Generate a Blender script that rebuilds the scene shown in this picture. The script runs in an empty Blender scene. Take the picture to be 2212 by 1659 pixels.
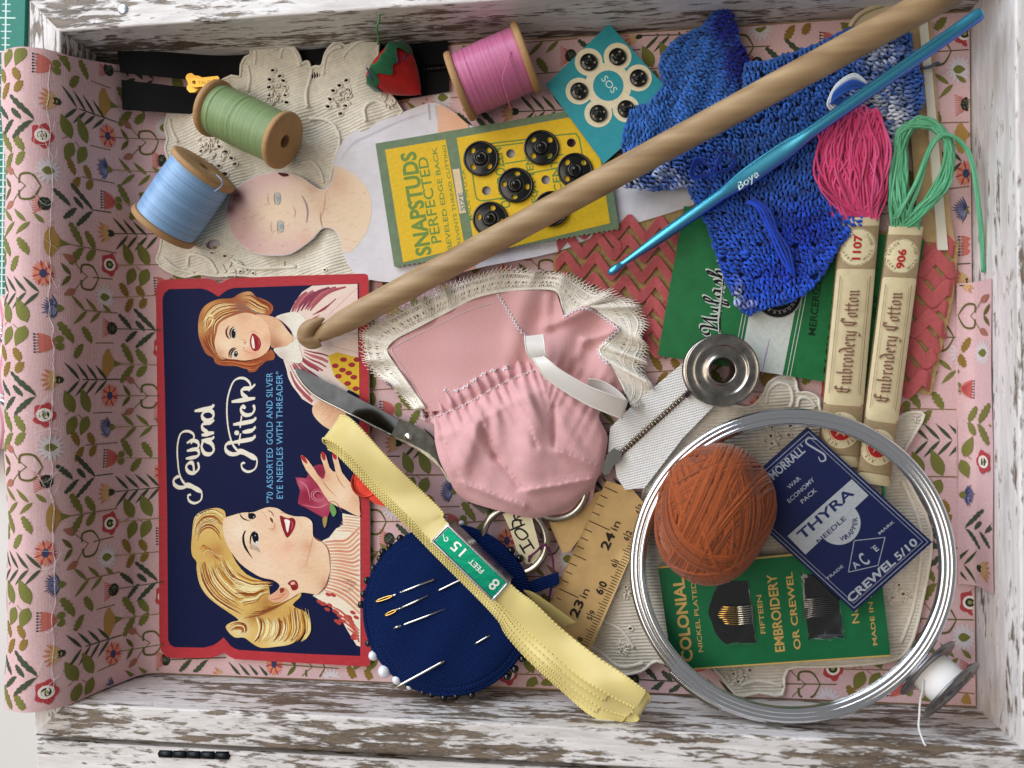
import bpy, math, random
from mathutils import Vector, Matrix, geometry
PI = math.pi
rnd = random.Random(7)
scn = bpy.context.scene
COL = scn.collection

# ---------------------------------------------------------------- camera, light, exposure
CAMLOC = Vector((185.17, 106.9, 274.4)) / 1000.0
CAMROT = (0.0002, 0.1272, -0.0085)
FPX = 1700.0                      # focal length for a picture 2212 x 1659 units large
BW, BH, BD = 302.4, 228.4, 28.6   # inside of the box, mm
cam = bpy.data.cameras.new('camera'); camo = bpy.data.objects.new('camera', cam); COL.objects.link(camo)
camo.location = CAMLOC; camo.rotation_euler = CAMROT
cam.sensor_width = 36.0; cam.lens = FPX / 2212 * 36.0
cam.clip_start = 0.005; cam.clip_end = 20
cam.dof.use_dof = True; cam.dof.focus_distance = 0.272; cam.dof.aperture_fstop = 11.0
scn.camera = camo

wd = bpy.data.worlds.new('World'); scn.world = wd; wd.use_nodes = True
wd.node_tree.nodes['Background'].inputs[0].default_value = (0.95, 0.97, 1.0, 1)
wd.node_tree.nodes['Background'].inputs[1].default_value = 0.22

def area(name, loc, target, size, size_y, power, col):
    l = bpy.data.lights.new(name, 'AREA'); l.shape = 'RECTANGLE'; l.size = size; l.size_y = size_y
    l.energy = power; l.color = col
    o = bpy.data.objects.new(name, l); COL.objects.link(o)
    o.location = loc
    o.rotation_euler = (Vector(target) - Vector(loc)).to_track_quat('-Z', 'Y').to_euler()
    return o
CEN = (0.15, 0.11, 0.01)
area('window_light', (-0.62, 0.86, 0.60), CEN, 1.1, 0.8, 17.0, (0.80, 0.88, 1.0))
area('ceiling_light', (-0.55, 0.15, 1.15), CEN, 1.0, 1.0, 9.6, (1.0, 0.89, 0.76))
scn.view_settings.view_transform = 'Standard'; scn.view_settings.look = 'None'
scn.view_settings.exposure = 0.0; scn.view_settings.gamma = 1.0
scn.view_settings.use_curve_mapping = False

# ---------------------------------------------------------------- helpers
_ROT = Matrix.Rotation(CAMROT[2], 3, 'Z') @ Matrix.Rotation(CAMROT[1], 3, 'Y') @ Matrix.Rotation(CAMROT[0], 3, 'X')
def P(u, v, h=0.0):
    """point of the place, h mm above the box floor, that the photograph shows at (u, v)"""
    d = _ROT @ Vector(((u - 1106) / FPX, -(v - 829.5) / FPX, -1.0))
    t = (h / 1000.0 - CAMLOC.z) / d.z
    return CAMLOC + d * t
def UV(p):
    """where a point of the place shows in the photograph"""
    q = _ROT.transposed() @ (Vector(p) - CAMLOC); return 1106 + FPX * q.x / -q.z, 829.5 - FPX * q.y / -q.z
def K(h=4.0): return (274.4 - h) / FPX            # mm per picture unit
def HH(h, u, v): return h(u, v) if callable(h) else h
def tilt(*pts):
    """plane of heights through three (u, v, h)"""
    A, B, C = [P(*q) for q in pts]; n = (B - A).cross(C - A); k = n.dot(A - CAMLOC)
    def f(u, v):
        d = _ROT @ Vector(((u - 1106) / FPX, -(v - 829.5) / FPX, -1.0)); return (CAMLOC.z + d.z * k / n.dot(d)) * 1000
    return f
def T(i, j, pts):                                  # picture tiles, three times enlarged
    return [(x / 3 + 737.33 * i, y / 3 + 553 * j) for x, y in pts]

def lin(c):
    if isinstance(c, str):
        c = c.lstrip('#'); c = tuple(int(c[i:i + 2], 16) / 255 for i in (0, 2, 4))
        return tuple(x / 12.92 if x <= 0.04045 else ((x + 0.055) / 1.055) ** 2.4 for x in c)
    return c
def mixc(a, b, t): 
    a, b = lin(a), lin(b)
    return tuple(a[i] * (1 - t) + b[i] * t for i in range(3))

MATS = {}
def M(name, col=None, rough=0.6, metal=0.0, var=0.0, vscale=200, bump=0.0, bscale=400, stretch=(1, 1, 1), rot=0.0,
      sheen=0.0, coat=0.0, vcol=False, spec=0.3, aniso=0.0, col2=None, trans=0.0, alpha=1.0, voro=False):
    """procedural material: base colour (or printed colour), noise variation, noise bump"""
    if name in MATS: return MATS[name]
    m = bpy.data.materials.new(name); m.use_nodes = True; MATS[name] = m
    nt = m.node_tree; N = nt.nodes; L = nt.links; b = N['Principled BSDF']
    b.inputs['Roughness'].default_value = rough; b.inputs['Metallic'].default_value = metal
    b.inputs['Specular IOR Level'].default_value = spec
    if sheen: b.inputs['Sheen Weight'].default_value = sheen; b.inputs['Sheen Roughness'].default_value = 0.4
    if coat: b.inputs['Coat Weight'].default_value = coat; b.inputs['Coat Roughness'].default_value = 0.22
    if trans: b.inputs['Transmission Weight'].default_value = trans
    if alpha < 1: b.inputs['Alpha'].default_value = alpha
    src = None
    if vcol:
        a = N.new('ShaderNodeAttribute'); a.attribute_name = 'Col'; src = a.outputs['Color']
    else:
        b.inputs['Base Color'].default_value = (*lin(col), 1)
    tc = mp = None
    if var or bump:
        tc = N.new('ShaderNodeTexCoord'); mp = N.new('ShaderNodeMapping')
        mp.inputs['Scale'].default_value = stretch; mp.inputs['Rotation'].default_value = (0, 0, rot)
        L.new(tc.outputs['Object'], mp.inputs['Vector'])
    if var:
        n = N.new('ShaderNodeTexNoise'); n.inputs['Scale'].default_value = vscale; n.inputs['Detail'].default_value = 5
        L.new(mp.outputs[0], n.inputs['Vector'])
        r = N.new('ShaderNodeMapRange'); r.inputs[1].default_value = 0.3; r.inputs[2].default_value = 0.7
        L.new(n.outputs['Fac'], r.inputs[0])
        x = N.new('ShaderNodeMix'); x.data_type = 'RGBA'; x.blend_type = 'MIX'
        if col2 is not None:
            x.inputs[6].default_value = (*lin(col), 1); x.inputs[7].default_value = (*lin(col2), 1)
            r.inputs[3].default_value = 0; r.inputs[4].default_value = var
            L.new(r.outputs[0], x.inputs[0]); src = x.outputs[2]
        else:
            r.inputs[3].default_value = 1 - var; r.inputs[4].default_value = 1 + var * 0.5
            x.blend_type = 'MULTIPLY'; x.inputs[0].default_value = 1
            if src is not None: L.new(src, x.inputs[6])
            else: x.inputs[6].default_value = (*lin(col), 1)
            L.new(r.outputs[0], x.inputs[7]); src = x.outputs[2]
    if src is not None: L.new(src, b.inputs['Base Color'])
    if bump:
        n2 = N.new('ShaderNodeTexVoronoi' if voro else 'ShaderNodeTexNoise'); n2.inputs['Scale'].default_value = bscale
        if not voro: n2.inputs['Detail'].default_value = 4
        L.new(mp.outputs[0], n2.inputs['Vector'])
        bp = N.new('ShaderNodeBump'); bp.inputs['Strength'].default_value = bump; bp.inputs['Distance'].default_value = 0.0004
        L.new(n2.outputs['Distance' if voro else 'Fac'], bp.inputs['Height']); L.new(bp.outputs[0], b.inputs['Normal'])
    return m
def add_wave(m, scale, strength, rot=(0, 0, 0), dist=0.0003, distort=0.0, darken=0.0, coord='Object', direction='X', profile='SIN'):
    """fine parallel ribs (threads, weave, cord) as relief, with a little colour in the grooves"""
    nt = m.node_tree; N = nt.nodes; L = nt.links; b = N['Principled BSDF']
    tc = N.new('ShaderNodeTexCoord'); mp = N.new('ShaderNodeMapping'); mp.inputs['Rotation'].default_value = rot
    L.new(tc.outputs[coord], mp.inputs['Vector'])
    w = N.new('ShaderNodeTexWave'); w.bands_direction = direction; w.wave_profile = profile
    w.inputs['Scale'].default_value = scale; w.inputs['Distortion'].default_value = distort; w.inputs['Detail Scale'].default_value = 3
    L.new(mp.outputs[0], w.inputs['Vector'])
    bp = N.new('ShaderNodeBump'); bp.inputs['Strength'].default_value = strength; bp.inputs['Distance'].default_value = dist
    L.new(w.outputs['Fac'], bp.inputs['Height'])
    old = b.inputs['Normal'].links
    if old: L.new(old[0].from_socket, bp.inputs['Normal'])
    L.new(bp.outputs[0], b.inputs['Normal'])
    if darken:
        x = N.new('ShaderNodeMix'); x.data_type = 'RGBA'; x.blend_type = 'MULTIPLY'; x.inputs[0].default_value = darken
        lk = b.inputs['Base Color'].links
        if lk: L.new(lk[0].from_socket, x.inputs[6])
        else: x.inputs[6].default_value = b.inputs['Base Color'].default_value
        L.new(w.outputs['Color'], x.inputs[7]); L.new(x.outputs[2], b.inputs['Base Color'])
    return m

def sp(pts, n=6, closed=True):
    """smooth curve through points (any dimension)"""
    out = []; m = len(pts)
    rng = m if closed else m - 1
    for i in range(rng):
        if closed: a, b, c, d = pts[i - 1], pts[i], pts[(i + 1) % m], pts[(i + 2) % m]
        else: a, b, c, d = pts[max(i - 1, 0)], pts[i], pts[i + 1], pts[min(i + 2, m - 1)]
        for k in range(n):
            t = k / n
            out.append(tuple(0.5 * (2 * q + (r - p) * t + (2 * p - 5 * q + 4 * r - s) * t * t + (3 * q - p - 3 * r + s) * t ** 3)
                             for p, q, r, s in zip(a, b, c, d)))
    if not closed: out.append(tuple(pts[-1]))
    return out
def inside(pt, poly):
    x, y = pt; c = False; j = len(poly) - 1
    for i in range(len(poly)):
        xi, yi = poly[i]; xj, yj = poly[j]
        if (yi > y) != (yj > y) and x < (xj - xi) * (y - yi) / (yj - yi) + xi: c = not c
        j = i
    return c
def fill(outline, holes=(), step=None):
    """triangles inside an outline (with holes); step adds an inner grid"""
    V = []; E = []
    for lp in [outline, *holes]:
        o = len(V); V += [Vector((p[0], p[1])) for p in lp]
        E += [(o + i, o + (i + 1) % len(lp)) for i in range(len(lp))]
    if step:
        xs = [p[0] for p in outline]; ys = [p[1] for p in outline]
        y = min(ys) + step * 0.5; odd = 0
        while y < max(ys):
            x = min(xs) + step * (0.5 if odd else 0.25)
            while x < max(xs):
                q = (x + rnd.uniform(-.08, .08) * step, y + rnd.uniform(-.08, .08) * step)
                if inside(q, outline) and not any(inside(q, h) for h in holes): V.append(Vector(q))
                x += step
            y += step * 0.87; odd ^= 1
    r = geometry.delaunay_2d_cdt(V, E, [], 1, 1e-7); vv = [tuple(p) for p in r[0]]; ff = [tuple(f) for f in r[2]]
    if holes:
        bx = [(min(p[0] for p in h), max(p[0] for p in h), min(p[1] for p in h), max(p[1] for p in h), h) for h in holes]; k = []
        for f in ff:
            c = (sum(vv[i][0] for i in f) / len(f), sum(vv[i][1] for i in f) / len(f))
            if not any(b[0] < c[0] < b[1] and b[2] < c[1] < b[3] and inside(c, b[4]) for b in bx): k.append(f)
        ff = k
    return vv, ff

class MB:
    def __init__(s): s.v = []; s.f = []; s.c = []; s.m = []
    def add(s, vs, fs, col=(1, 1, 1), mi=0):
        o = len(s.v); s.v += [Vector(p) for p in vs]; s.f += [tuple(i + o for i in f) for f in fs]; s.m += [mi] * len(fs)
        if col and isinstance(col, list): s.c += [lin(q) for q in col]
        else: s.c += [lin(col)] * len(vs)
    def build(s, name, mats, parent=None, smooth=True, kind=None, loc=None, auto=None, label=None, cat=None, group=None):
        if not isinstance(mats, (list, tuple)): mats = [mats]
        L = parent_world(parent) if parent is not None else (Vector(loc) if loc is not None else Vector((0, 0, 0)))
        me = bpy.data.meshes.new(name); me.from_pydata([tuple(p - L) for p in s.v], [], s.f); 
        for m in mats: me.materials.append(m)
        if len(mats) > 1: me.polygons.foreach_set('material_index', s.m)
        if any(c != (1, 1, 1) for c in s.c):
            a = me.color_attributes.new('Col', 'FLOAT_COLOR', 'POINT')
            a.data.foreach_set('color', [x for c in s.c for x in (*c, 1.0)])
        me.validate(); me.update()
        if smooth:
            if auto: me.shade_auto(auto) if hasattr(me, 'shade_auto') else None
            me.polygons.foreach_set('use_smooth', [True] * len(me.polygons))
            if auto: me.set_sharp_from_angle(angle=auto)
        o = bpy.data.objects.new(name, me); COL.objects.link(o)
        if parent is not None: o.parent = parent
        else: o.location = L
        if kind: o['kind'] = kind
        tag(o, label, cat, group)
        return o
def tag(o, label=None, cat=None, group=None):
    if label: o['label'] = label
    if cat: o['category'] = cat
    if group: o['group'] = group
def parent_world(o):
    v = Vector(o.location)
    while o.parent is not None: o = o.parent; v = v + Vector(o.location)
    return v
def thing(name, label, cat, loc, group=None):
    o = bpy.data.objects.new(name, None); o.empty_display_size = 0.005; COL.objects.link(o); o.location = loc
    tag(o, label, cat, group); return o
def copy_tree(o, delta, label=None, parent=None):
    c = o.copy(); COL.objects.link(c); c.parent = parent
    if parent is None: c.location = Vector(o.location) + Vector(delta)
    if label: c['label'] = label
    for ch in list(o.children): copy_tree(ch, (0, 0, 0), None, c)
    return c

# shapes -----------------------------------------------------------------------------------
def frames(pts, closed=False):
    n = len(pts); tg = []
    for i in range(n):
        a = pts[(i - 1) % n] if closed or i else pts[0]; b = pts[(i + 1) % n] if closed or i < n - 1 else pts[-1]
        d = (b - a); tg.append(d.normalized() if d.length > 1e-12 else Vector((1, 0, 0)))
    nr = Vector((0, 0, 1)) if abs(tg[0].z) < 0.9 else Vector((0, 1, 0)); out = []
    for t in tg:
        nr = (nr - t * nr.dot(t)); nr = nr.normalized() if nr.length > 1e-9 else t.orthogonal().normalized()
        out.append((t, nr, t.cross(nr)))
    return out
def tube(mb, pts, r, n=8, closed=False, cap=True, col=(1, 1, 1), mi=0, flat=1.0):
    """r in mm (number or list)"""
    pts = [Vector(p) for p in pts]; m = len(pts); fr = frames(pts, closed); vs = []; fs = []
    for i, (p, (t, a, b)) in enumerate(zip(pts, fr)):
        rr = (r[i] if isinstance(r, (list, tuple)) else r) / 1000
        for k in range(n):
            q = 2 * PI * k / n; vs.append(p + a * (math.cos(q) * rr * flat) + b * (math.sin(q) * rr))
    for i in range(m if closed else m - 1):
        j = (i + 1) % m
        for k in range(n):
            l = (k + 1) % n; fs.append((i * n + k, i * n + l, j * n + l, j * n + k))
    if cap and not closed: fs.append(tuple(range(n))[::-1]); fs.append(tuple((m - 1) * n + k for k in range(n)))
    cc = col
    if isinstance(col, list): cc = [c for c in col for _ in range(n)]
    mb.add(vs, fs, cc, mi)
def lathe(mb, base, axis, prof, n=32, col=(1, 1, 1), mi=0, capped=True):
    """profile [(distance along axis mm, radius mm)]"""
    ax = Vector(axis).normalized(); a = ax.orthogonal().normalized(); b = ax.cross(a); vs = []; fs = []
    for d, r in prof:
        for k in range(n):
            q = 2 * PI * k / n; vs.append(base + ax * (d / 1000) + (a * math.cos(q) + b * math.sin(q)) * (r / 1000))
    for i in range(len(prof) - 1):
        for k in range(n):
            l = (k + 1) % n; fs.append((i * n + k, i * n + l, (i + 1) * n + l, (i + 1) * n + k))
    if capped: fs.append(tuple(range(n))[::-1]); fs.append(tuple((len(prof) - 1) * n + k for k in range(n)))
    cc = col
    if isinstance(col, list): cc = [c for c in col for _ in range(n)]
    mb.add(vs, fs, cc, mi)
def ball(mb, c, r, n=12, col=(1, 1, 1), mi=0, sc=(1, 1, 1)):
    vs = []; fs = []; m = n // 2
    for i in range(m + 1):
        th = PI * i / m
        for k in range(n):
            q = 2 * PI * k / n
            vs.append(Vector(c) + Vector((math.sin(th) * math.cos(q) * sc[0], math.sin(th) * math.sin(q) * sc[1], math.cos(th) * sc[2])) * (r / 1000))
    for i in range(m):
        for k in range(n):
            l = (k + 1) % n; fs.append((i * n + k, (i + 1) * n + k, (i + 1) * n + l, i * n + l))
    mb.add(vs, fs, col, mi)
def boxm(mb, lo, hi, mi=0, col=(1, 1, 1), bev=0.0):
    x0, y0, z0 = [q / 1000 for q in lo]; x1, y1, z1 = [q / 1000 for q in hi]
    mb.add([(x0, y0, z0), (x1, y0, z0), (x1, y1, z0), (x0, y1, z0), (x0, y0, z1), (x1, y0, z1), (x1, y1, z1), (x0, y1, z1)],
           [(0, 3, 2, 1), (4, 5, 6, 7), (0, 1, 5, 4), (1, 2, 6, 5), (2, 3, 7, 6), (3, 0, 4, 7)], col, mi)
def slab(mb, outline, h, t, holes=(), step=None, col=(1, 1, 1), mi=0, side_mi=None, fn=None, side_col=None):
    """sheet of thickness t mm whose top lies h mm high (number or function)"""
    v2, f2 = fill(outline, holes, step)
    top = [P(u, v, HH(h, u, v)) for u, v in v2]; dz = Vector((0, 0, t / 1000))
    cols = [fn(u, v) for u, v in v2] if fn else col
    def ori(f):
        a, b, c = top[f[0]], top[f[1]], top[f[2]]
        return f if (b - a).cross(c - a).z > 0 else f[::-1]
    f2 = [ori(f) for f in f2]
    mb.add(top, f2, cols, mi)
    mb.add([p - dz for p in top], [f[::-1] for f in f2], cols, mi)
    for lp in [outline, *holes]:
        a = [P(u, v, HH(h, u, v)) for u, v in lp]; n = len(a)
        mb.add(a + [p - dz for p in a], [(i, (i + 1) % n, n + (i + 1) % n, n + i) for i in range(n)],
               side_col if side_col is not None else (col if not fn else fn(*lp[0])), mi if side_mi is None else side_mi)
def quadgrid(mb, fn, nu, nv, col=(1, 1, 1), mi=0, closed_u=False):
    vs = [fn(i / (nu if closed_u else nu - 1), j / (nv - 1)) for j in range(nv) for i in range(nu)]
    fs = []
    for j in range(nv - 1):
        for i in range(nu if closed_u else nu - 1):
            k = (i + 1) % nu; fs.append((j * nu + i, j * nu + k, (j + 1) * nu + k, (j + 1) * nu + i))
    mb.add(vs, fs, col, mi)
def bandpoly(pts, w, taper=(1, 1)):
    """closed outline of a flat stroke of width w along 2-D points; w number or list"""
    n = len(pts); Lf = []; Rt = []
    for i, p in enumerate(pts):
        a = pts[max(i - 1, 0)]; b = pts[min(i + 1, n - 1)]
        dx, dy = b[0] - a[0], b[1] - a[1]; l = math.hypot(dx, dy) or 1e-9
        t = i / (n - 1); ww = (w[i] if isinstance(w, (list, tuple)) else w) * 0.5
        if not isinstance(w, (list, tuple)):
            if t < 0.35: ww *= taper[0] + (1 - taper[0]) * t / 0.35
            if t > 0.65: ww *= taper[1] + (1 - taper[1]) * (1 - t) / 0.35
        Lf.append((p[0] - dy / l * ww, p[1] + dx / l * ww)); Rt.append((p[0] + dy / l * ww, p[1] - dx / l * ww))
    return Lf, Rt
_TX = {}
def glyphs(s, bold=0.0, shear=0.0, spacing=1.0):
    key = (s, bold, shear, spacing)
    if key in _TX: return _TX[key]
    cu = bpy.data.curves.new('lettering', 'FONT'); cu.body = s; cu.size = 1.0; cu.offset = bold; cu.shear = shear
    cu.space_character = spacing; cu.resolution_u = 3; cu.fill_mode = 'BOTH'; cu.dimensions = '2D'
    ob = bpy.data.objects.new('lettering', cu); me = bpy.data.meshes.new_from_object(ob)
    r = ([(v.co.x, v.co.y) for v in me.vertices], [tuple(p.vertices) for p in me.polygons])
    bpy.data.objects.remove(ob); bpy.data.meshes.remove(me); bpy.data.curves.remove(cu)
    _TX[key] = r; return r
def twidth(s, bold=0, spacing=1.0):
    v, _ = glyphs(s, bold, 0, spacing)
    return max(p[0] for p in v) - min(p[0] for p in v) if v else 0

class Dec:
    """flat print laid on a surface: F(u, v, lift in mm) -> point; every piece a hair above the one before"""
    def __init__(s, F=None, h=0.0, lift=0.05, dz=0.004, step=None):
        s.F = F or (lambda u, v, z: P(u, v, HH(h, u, v) + z)); s.mb = MB(); s.z = lift; s.dz = dz; s.step = step
    def up(s, d=0.05): s.z += d
    def raw(s, v2, f2, col):
        vs = [s.F(u, v, s.z) for u, v in v2]; ff = []
        for f in f2:
            ff.append(f)
        s.mb.add(vs, ff, col); s.z += s.dz
    def poly(s, pts, col, holes=(), n=0, step=None):
        if n: pts = sp(pts, n)
        try: v2, f2 = fill(pts, holes, step or s.step)
        except Exception: return
        s.raw(v2, f2, col)
    def grad(s, pts, fn, n=0, step=6):
        if n: pts = sp(pts, n)
        v2, f2 = fill(pts, (), step); s.raw(v2, f2, [fn(u, v) for u, v in v2])
    def stroke(s, pts, w, col, taper=(1, 1), n=0, closed=False):
        if n: 
            pts = sp(pts, n, closed)
            if closed: pts = pts + [pts[0]]
        elif closed: pts = list(pts) + [pts[0]]
        a, b = bandpoly(pts, w, taper); m = len(a)
        s.raw(a + b, [(i, i + 1, m + i + 1, m + i) for i in range(m - 1)], col)
    def circ(s, u, v, r, col, r2=None, n=20, ry=None):
        ry = ry or r
        o = [(u + r * math.cos(2 * PI * k / n), v + ry * math.sin(2 * PI * k / n)) for k in range(n)]
        if r2: s.stroke([(u + (r + r2) / 2 * math.cos(2 * PI * k / n), v + (r + r2) / 2 * math.sin(2 * PI * k / n)) for k in range(n)], abs(r - r2), col, closed=True)
        else: s.raw(o, [tuple(range(n))], col) if not s.step else s.poly(o, col)
    def text(s, body, u, v, size, ang, col, sx=1.0, bold=0.0, shear=0.0, spacing=1.0, align='L', length=None):
        """baseline starts at (u, v) and runs at ang degrees (0 = right, 90 = up in the picture)"""
        v2, f2 = glyphs(body, bold, shear, spacing)
        if not v2: return
        x0 = min(p[0] for p in v2); x1 = max(p[0] for p in v2)
        if length: sx = length / size / (x1 - x0)
        off = 0 if align == 'L' else (x1 - x0) / 2 if align == 'C' else (x1 - x0)
        c, sn = math.cos(math.radians(ang)), math.sin(math.radians(ang)); out = []
        for x, y in v2:
            a = (x - x0 - off) * size * sx; b = y * size
            out.append((u + a * c - b * sn, v - a * sn - b * c))
        s.raw(out, f2, col)
    def arctext(s, body, u, v, r, a0, a1, size, col, inward=False, bold=0.0):
        """letters on a circle from angle a0 to a1 (degrees, picture, anticlockwise from right)"""
        n = len(body)
        for i, ch in enumerate(body):
            if ch == ' ': continue
            a = a0 + (a1 - a0) * (i + 0.5) / n; q = math.radians(a)
            x, y = u + r * math.cos(q), v - r * math.sin(q)
            s.text(ch, x, y, size, (a - 90) if not inward else (a + 90), col, bold=bold, align='C')
    def build(s, name, mat, parent, kind=None): return s.mb.build(name, mat, parent, smooth=False, kind=kind)
PAPER = lambda: M('printed_card', vcol=True, rough=0.5, spec=.25, var=0.10, vscale=900, bump=0.10, bscale=2500)
# ---------------------------------------------------------------- the box
def paint_wood(name, axis, wear=0.5, seed=0.0):
    """white paint worn through to brown wood along the grain"""
    m = bpy.data.materials.new(name); m.use_nodes = True; nt = m.node_tree; N = nt.nodes; L = nt.links; b = N['Principled BSDF']
    tc = N.new('ShaderNodeTexCoord')
    def noise(scale, st, det=6, rough=0.6, off=0.0, dist=0.0):
        mp = N.new('ShaderNodeMapping'); mp.inputs['Scale'].default_value = st if axis == 'x' else (st[1], st[0], st[2])
        mp.inputs['Location'].default_value = (off + seed, off * 2 - seed, seed)
        n = N.new('ShaderNodeTexNoise'); n.inputs['Scale'].default_value = scale; n.inputs['Detail'].default_value = det
        n.inputs['Roughness'].default_value = rough; n.inputs['Distortion'].default_value = dist
        L.new(tc.outputs['Object'], mp.inputs[0]); L.new(mp.outputs[0], n.inputs[0]); return n.outputs['Fac']
    streak = noise(300, (0.11, 1, 1), 9, 0.72, 0.0, 0.3)
    fleck = noise(620, (0.22, 1, 1), 5, 0.65, 3.0, 0.4)
    patch = noise(34, (0.35, 1, 1), 4, 0.55, 7.0)
    def math_(op, a, c):
        q = N.new('ShaderNodeMath'); q.operation = op
        for i, w in enumerate((a, c)):
            if isinstance(w, (int, float)): q.inputs[i].default_value = w
            else: L.new(w, q.inputs[i])
        return q.outputs[0]
    s1 = math_('ADD', math_('MULTIPLY', streak, 0.95), math_('MULTIPLY', fleck, 0.75))
    s2 = math_('ADD', s1, math_('MULTIPLY', patch, 0.6))
    r = N.new('ShaderNodeMapRange'); r.inputs[1].default_value = 1.40 - 0.30 * wear; r.inputs[2].default_value = 1.49 - 0.30 * wear
    L.new(s2, r.inputs[0])
    brown = N.new('ShaderNodeValToRGB'); e = brown.color_ramp.elements
    e[0].position = 0.35; e[0].color = (*lin('#372c26'), 1); e[1].position = 0.65; e[1].color = (*lin('#80705f'), 1)
    L.new(fleck, brown.inputs[0])
    white = N.new('ShaderNodeValToRGB'); e = white.color_ramp.elements
    e[0].position = 0.3; e[0].color = (*lin('#c4bcb8'), 1); e[1].position = 0.6; e[1].color = (*lin('#f0ecea'), 1)
    L.new(streak, white.inputs[0])
    x = N.new('ShaderNodeMix'); x.data_type = 'RGBA'; L.new(r.outputs[0], x.inputs[0]); L.new(white.outputs[0], x.inputs[6]); L.new(brown.outputs[0], x.inputs[7])
    L.new(x.outputs[2], b.inputs['Base Color']); b.inputs['Roughness'].default_value = 0.55
    inv = math_('SUBTRACT', 1.0, r.outputs[0]); hgt = math_('ADD', inv, math_('MULTIPLY', streak, 0.8))
    bp = N.new('ShaderNodeBump'); bp.inputs['Strength'].default_value = 0.5; bp.inputs['Distance'].default_value = 0.0004
    L.new(hgt, bp.inputs['Height']); L.new(bp.outputs[0], b.inputs['Normal'])
    return m

WT = 11.5                                            # wall thickness
box = thing('wooden_box', 'open wooden box painted distressed white, holding the sewing things', 'box', (BW / 2000, BH / 2000, -0.003))
def wall(name, a, b, c, d, mat, z0=-3.0, z1=BD, e=0.6):
    """mitred wall: a-b inner edge, d-c outer edge, (x, y) mm; softly rounded top edges"""
    mb = MB()
    def ring(z, k):
        ax, ay = a; bx, by = b; cx, cy = c; dx, dy = d
        f = lambda p, q: (p[0] + (q[0] - p[0]) * k / WT, p[1] + (q[1] - p[1]) * k / WT)
        A, B, C_, D_ = f(a, d), f(b, c), f(c, b), f(d, a)
        return [Vector((q[0] / 1000, q[1] / 1000, z / 1000)) for q in (A, B, C_, D_)]
    R = [ring(z0, 0), ring(z1 - e, 0), ring(z1 - e * 0.3, e * 0.3), ring(z1, e)]
    vs = [p for r in R for p in r]; fs = []
    for i in range(3):
        for k in range(4): fs.append((i * 4 + k, i * 4 + (k + 1) % 4, (i + 1) * 4 + (k + 1) % 4, (i + 1) * 4 + k))
    fs.append((12, 13, 14, 15)); fs.append((3, 2, 1, 0)); mb.add(vs, fs)
    return mb.build(name, mat, box, smooth=False)
g = 0.05
wall('back_wall', (-g, BH), (BW + g, BH), (BW + WT - g, BH + WT), (-WT + g, BH + WT), paint_wood('worn_paint_a', 'x', 0.84, 1.3))
wall('front_wall', (BW + g, 0), (-g, 0), (-WT + g, -WT), (BW + WT - g, -WT), paint_wood('worn_paint_b', 'x', 0.9, 5.1))
wall('side_wall', (BW, BH - g), (BW, g), (BW + WT, -WT + g), (BW + WT, BH + WT - g), paint_wood('worn_paint_c', 'y', 0.62, 2.2))
wall('side_wall', (0, g), (0, BH - g), (-WT, BH + WT - g), (-WT, -WT + g), paint_wood('worn_paint_d', 'y', 0.85, 8.7))
mb = MB(); boxm(mb, (-WT + .5, -WT + .5, -5.0), (BW + WT - .5, BH + WT - .5, -0.4)); mb.build('floor_panel', M('box_floor', '#9a8166', 0.8), box, smooth=False)
mb = MB(); c = P(266, 20, BD); lathe(mb, c - Vector((0, 0, .001)), (0, 0, 1), [(0, 2.0), (0.8, 2.0), (1.3, 1.8), (1.6, 1.2), (1.7, .2)], 20)
mb.build('nail', M('nail_steel', '#c9d4dc', 0.3, 0.7), box)

# the lid lying open below, with its hinge
lid = thing('box_lid', 'distressed white box lid hinged open along the front wall', 'lid', (BW / 2000, -0.035, 0))
lm = paint_wood('worn_paint_e', 'x', 0.7, 12.0)
for nm, lo, hi in (('rim', (-WT - 1, -WT - 12.5, -3), (BW + WT, -WT - 2.4, BD - 1.6)),):
    mb = MB(); x0, y0, z0 = lo; x1, y1, z1 = hi; e = .7
    vs = [(x0, y0, z0), (x1, y0, z0), (x1, y1, z0), (x0, y1, z0), (x0, y0, z1 - e), (x1, y0, z1 - e), (x1, y1, z1 - e), (x0, y1, z1 - e),
          (x0 + e, y0 + e, z1), (x1 - e, y0 + e, z1), (x1 - e, y1 - e, z1), (x0 + e, y1 - e, z1)]
    fs = [(0, 3, 2, 1)]
    for i in (0, 4):
        for k in range(4): fs.append((i + k, i + (k + 1) % 4, i + 4 + (k + 1) % 4, i + 4 + k))
    fs.append((8, 9, 10, 11)); mb.add([Vector(q) / 1000 for q in vs], fs); mb.build(nm, lm, lid, smooth=False)
hm = M('hinge_black', '#23262a', 0.35, 0.8)
a = P(345, 1627, BD - 2.0); b = P(497, 1632, BD - 2.0); d = (b - a)
hinge = thing('hinge', 'small black metal barrel hinge between the box and its lid', 'hinge', (a + b) / 2)
for i in range(5):
    mb = MB(); lathe(mb, a + d * (i * 0.2 + 0.004), d, [(0, 1.15), (.15, 1.35), (d.length * 192 - .15, 1.35), (d.length * 192, 1.15)], 16); mb.build('knuckle', hm, hinge)
mb = MB(); lathe(mb, a - d * .012, d, [(0, .7), (d.length * 1024, .7)], 10); mb.build('pin', hm, hinge)

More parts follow.
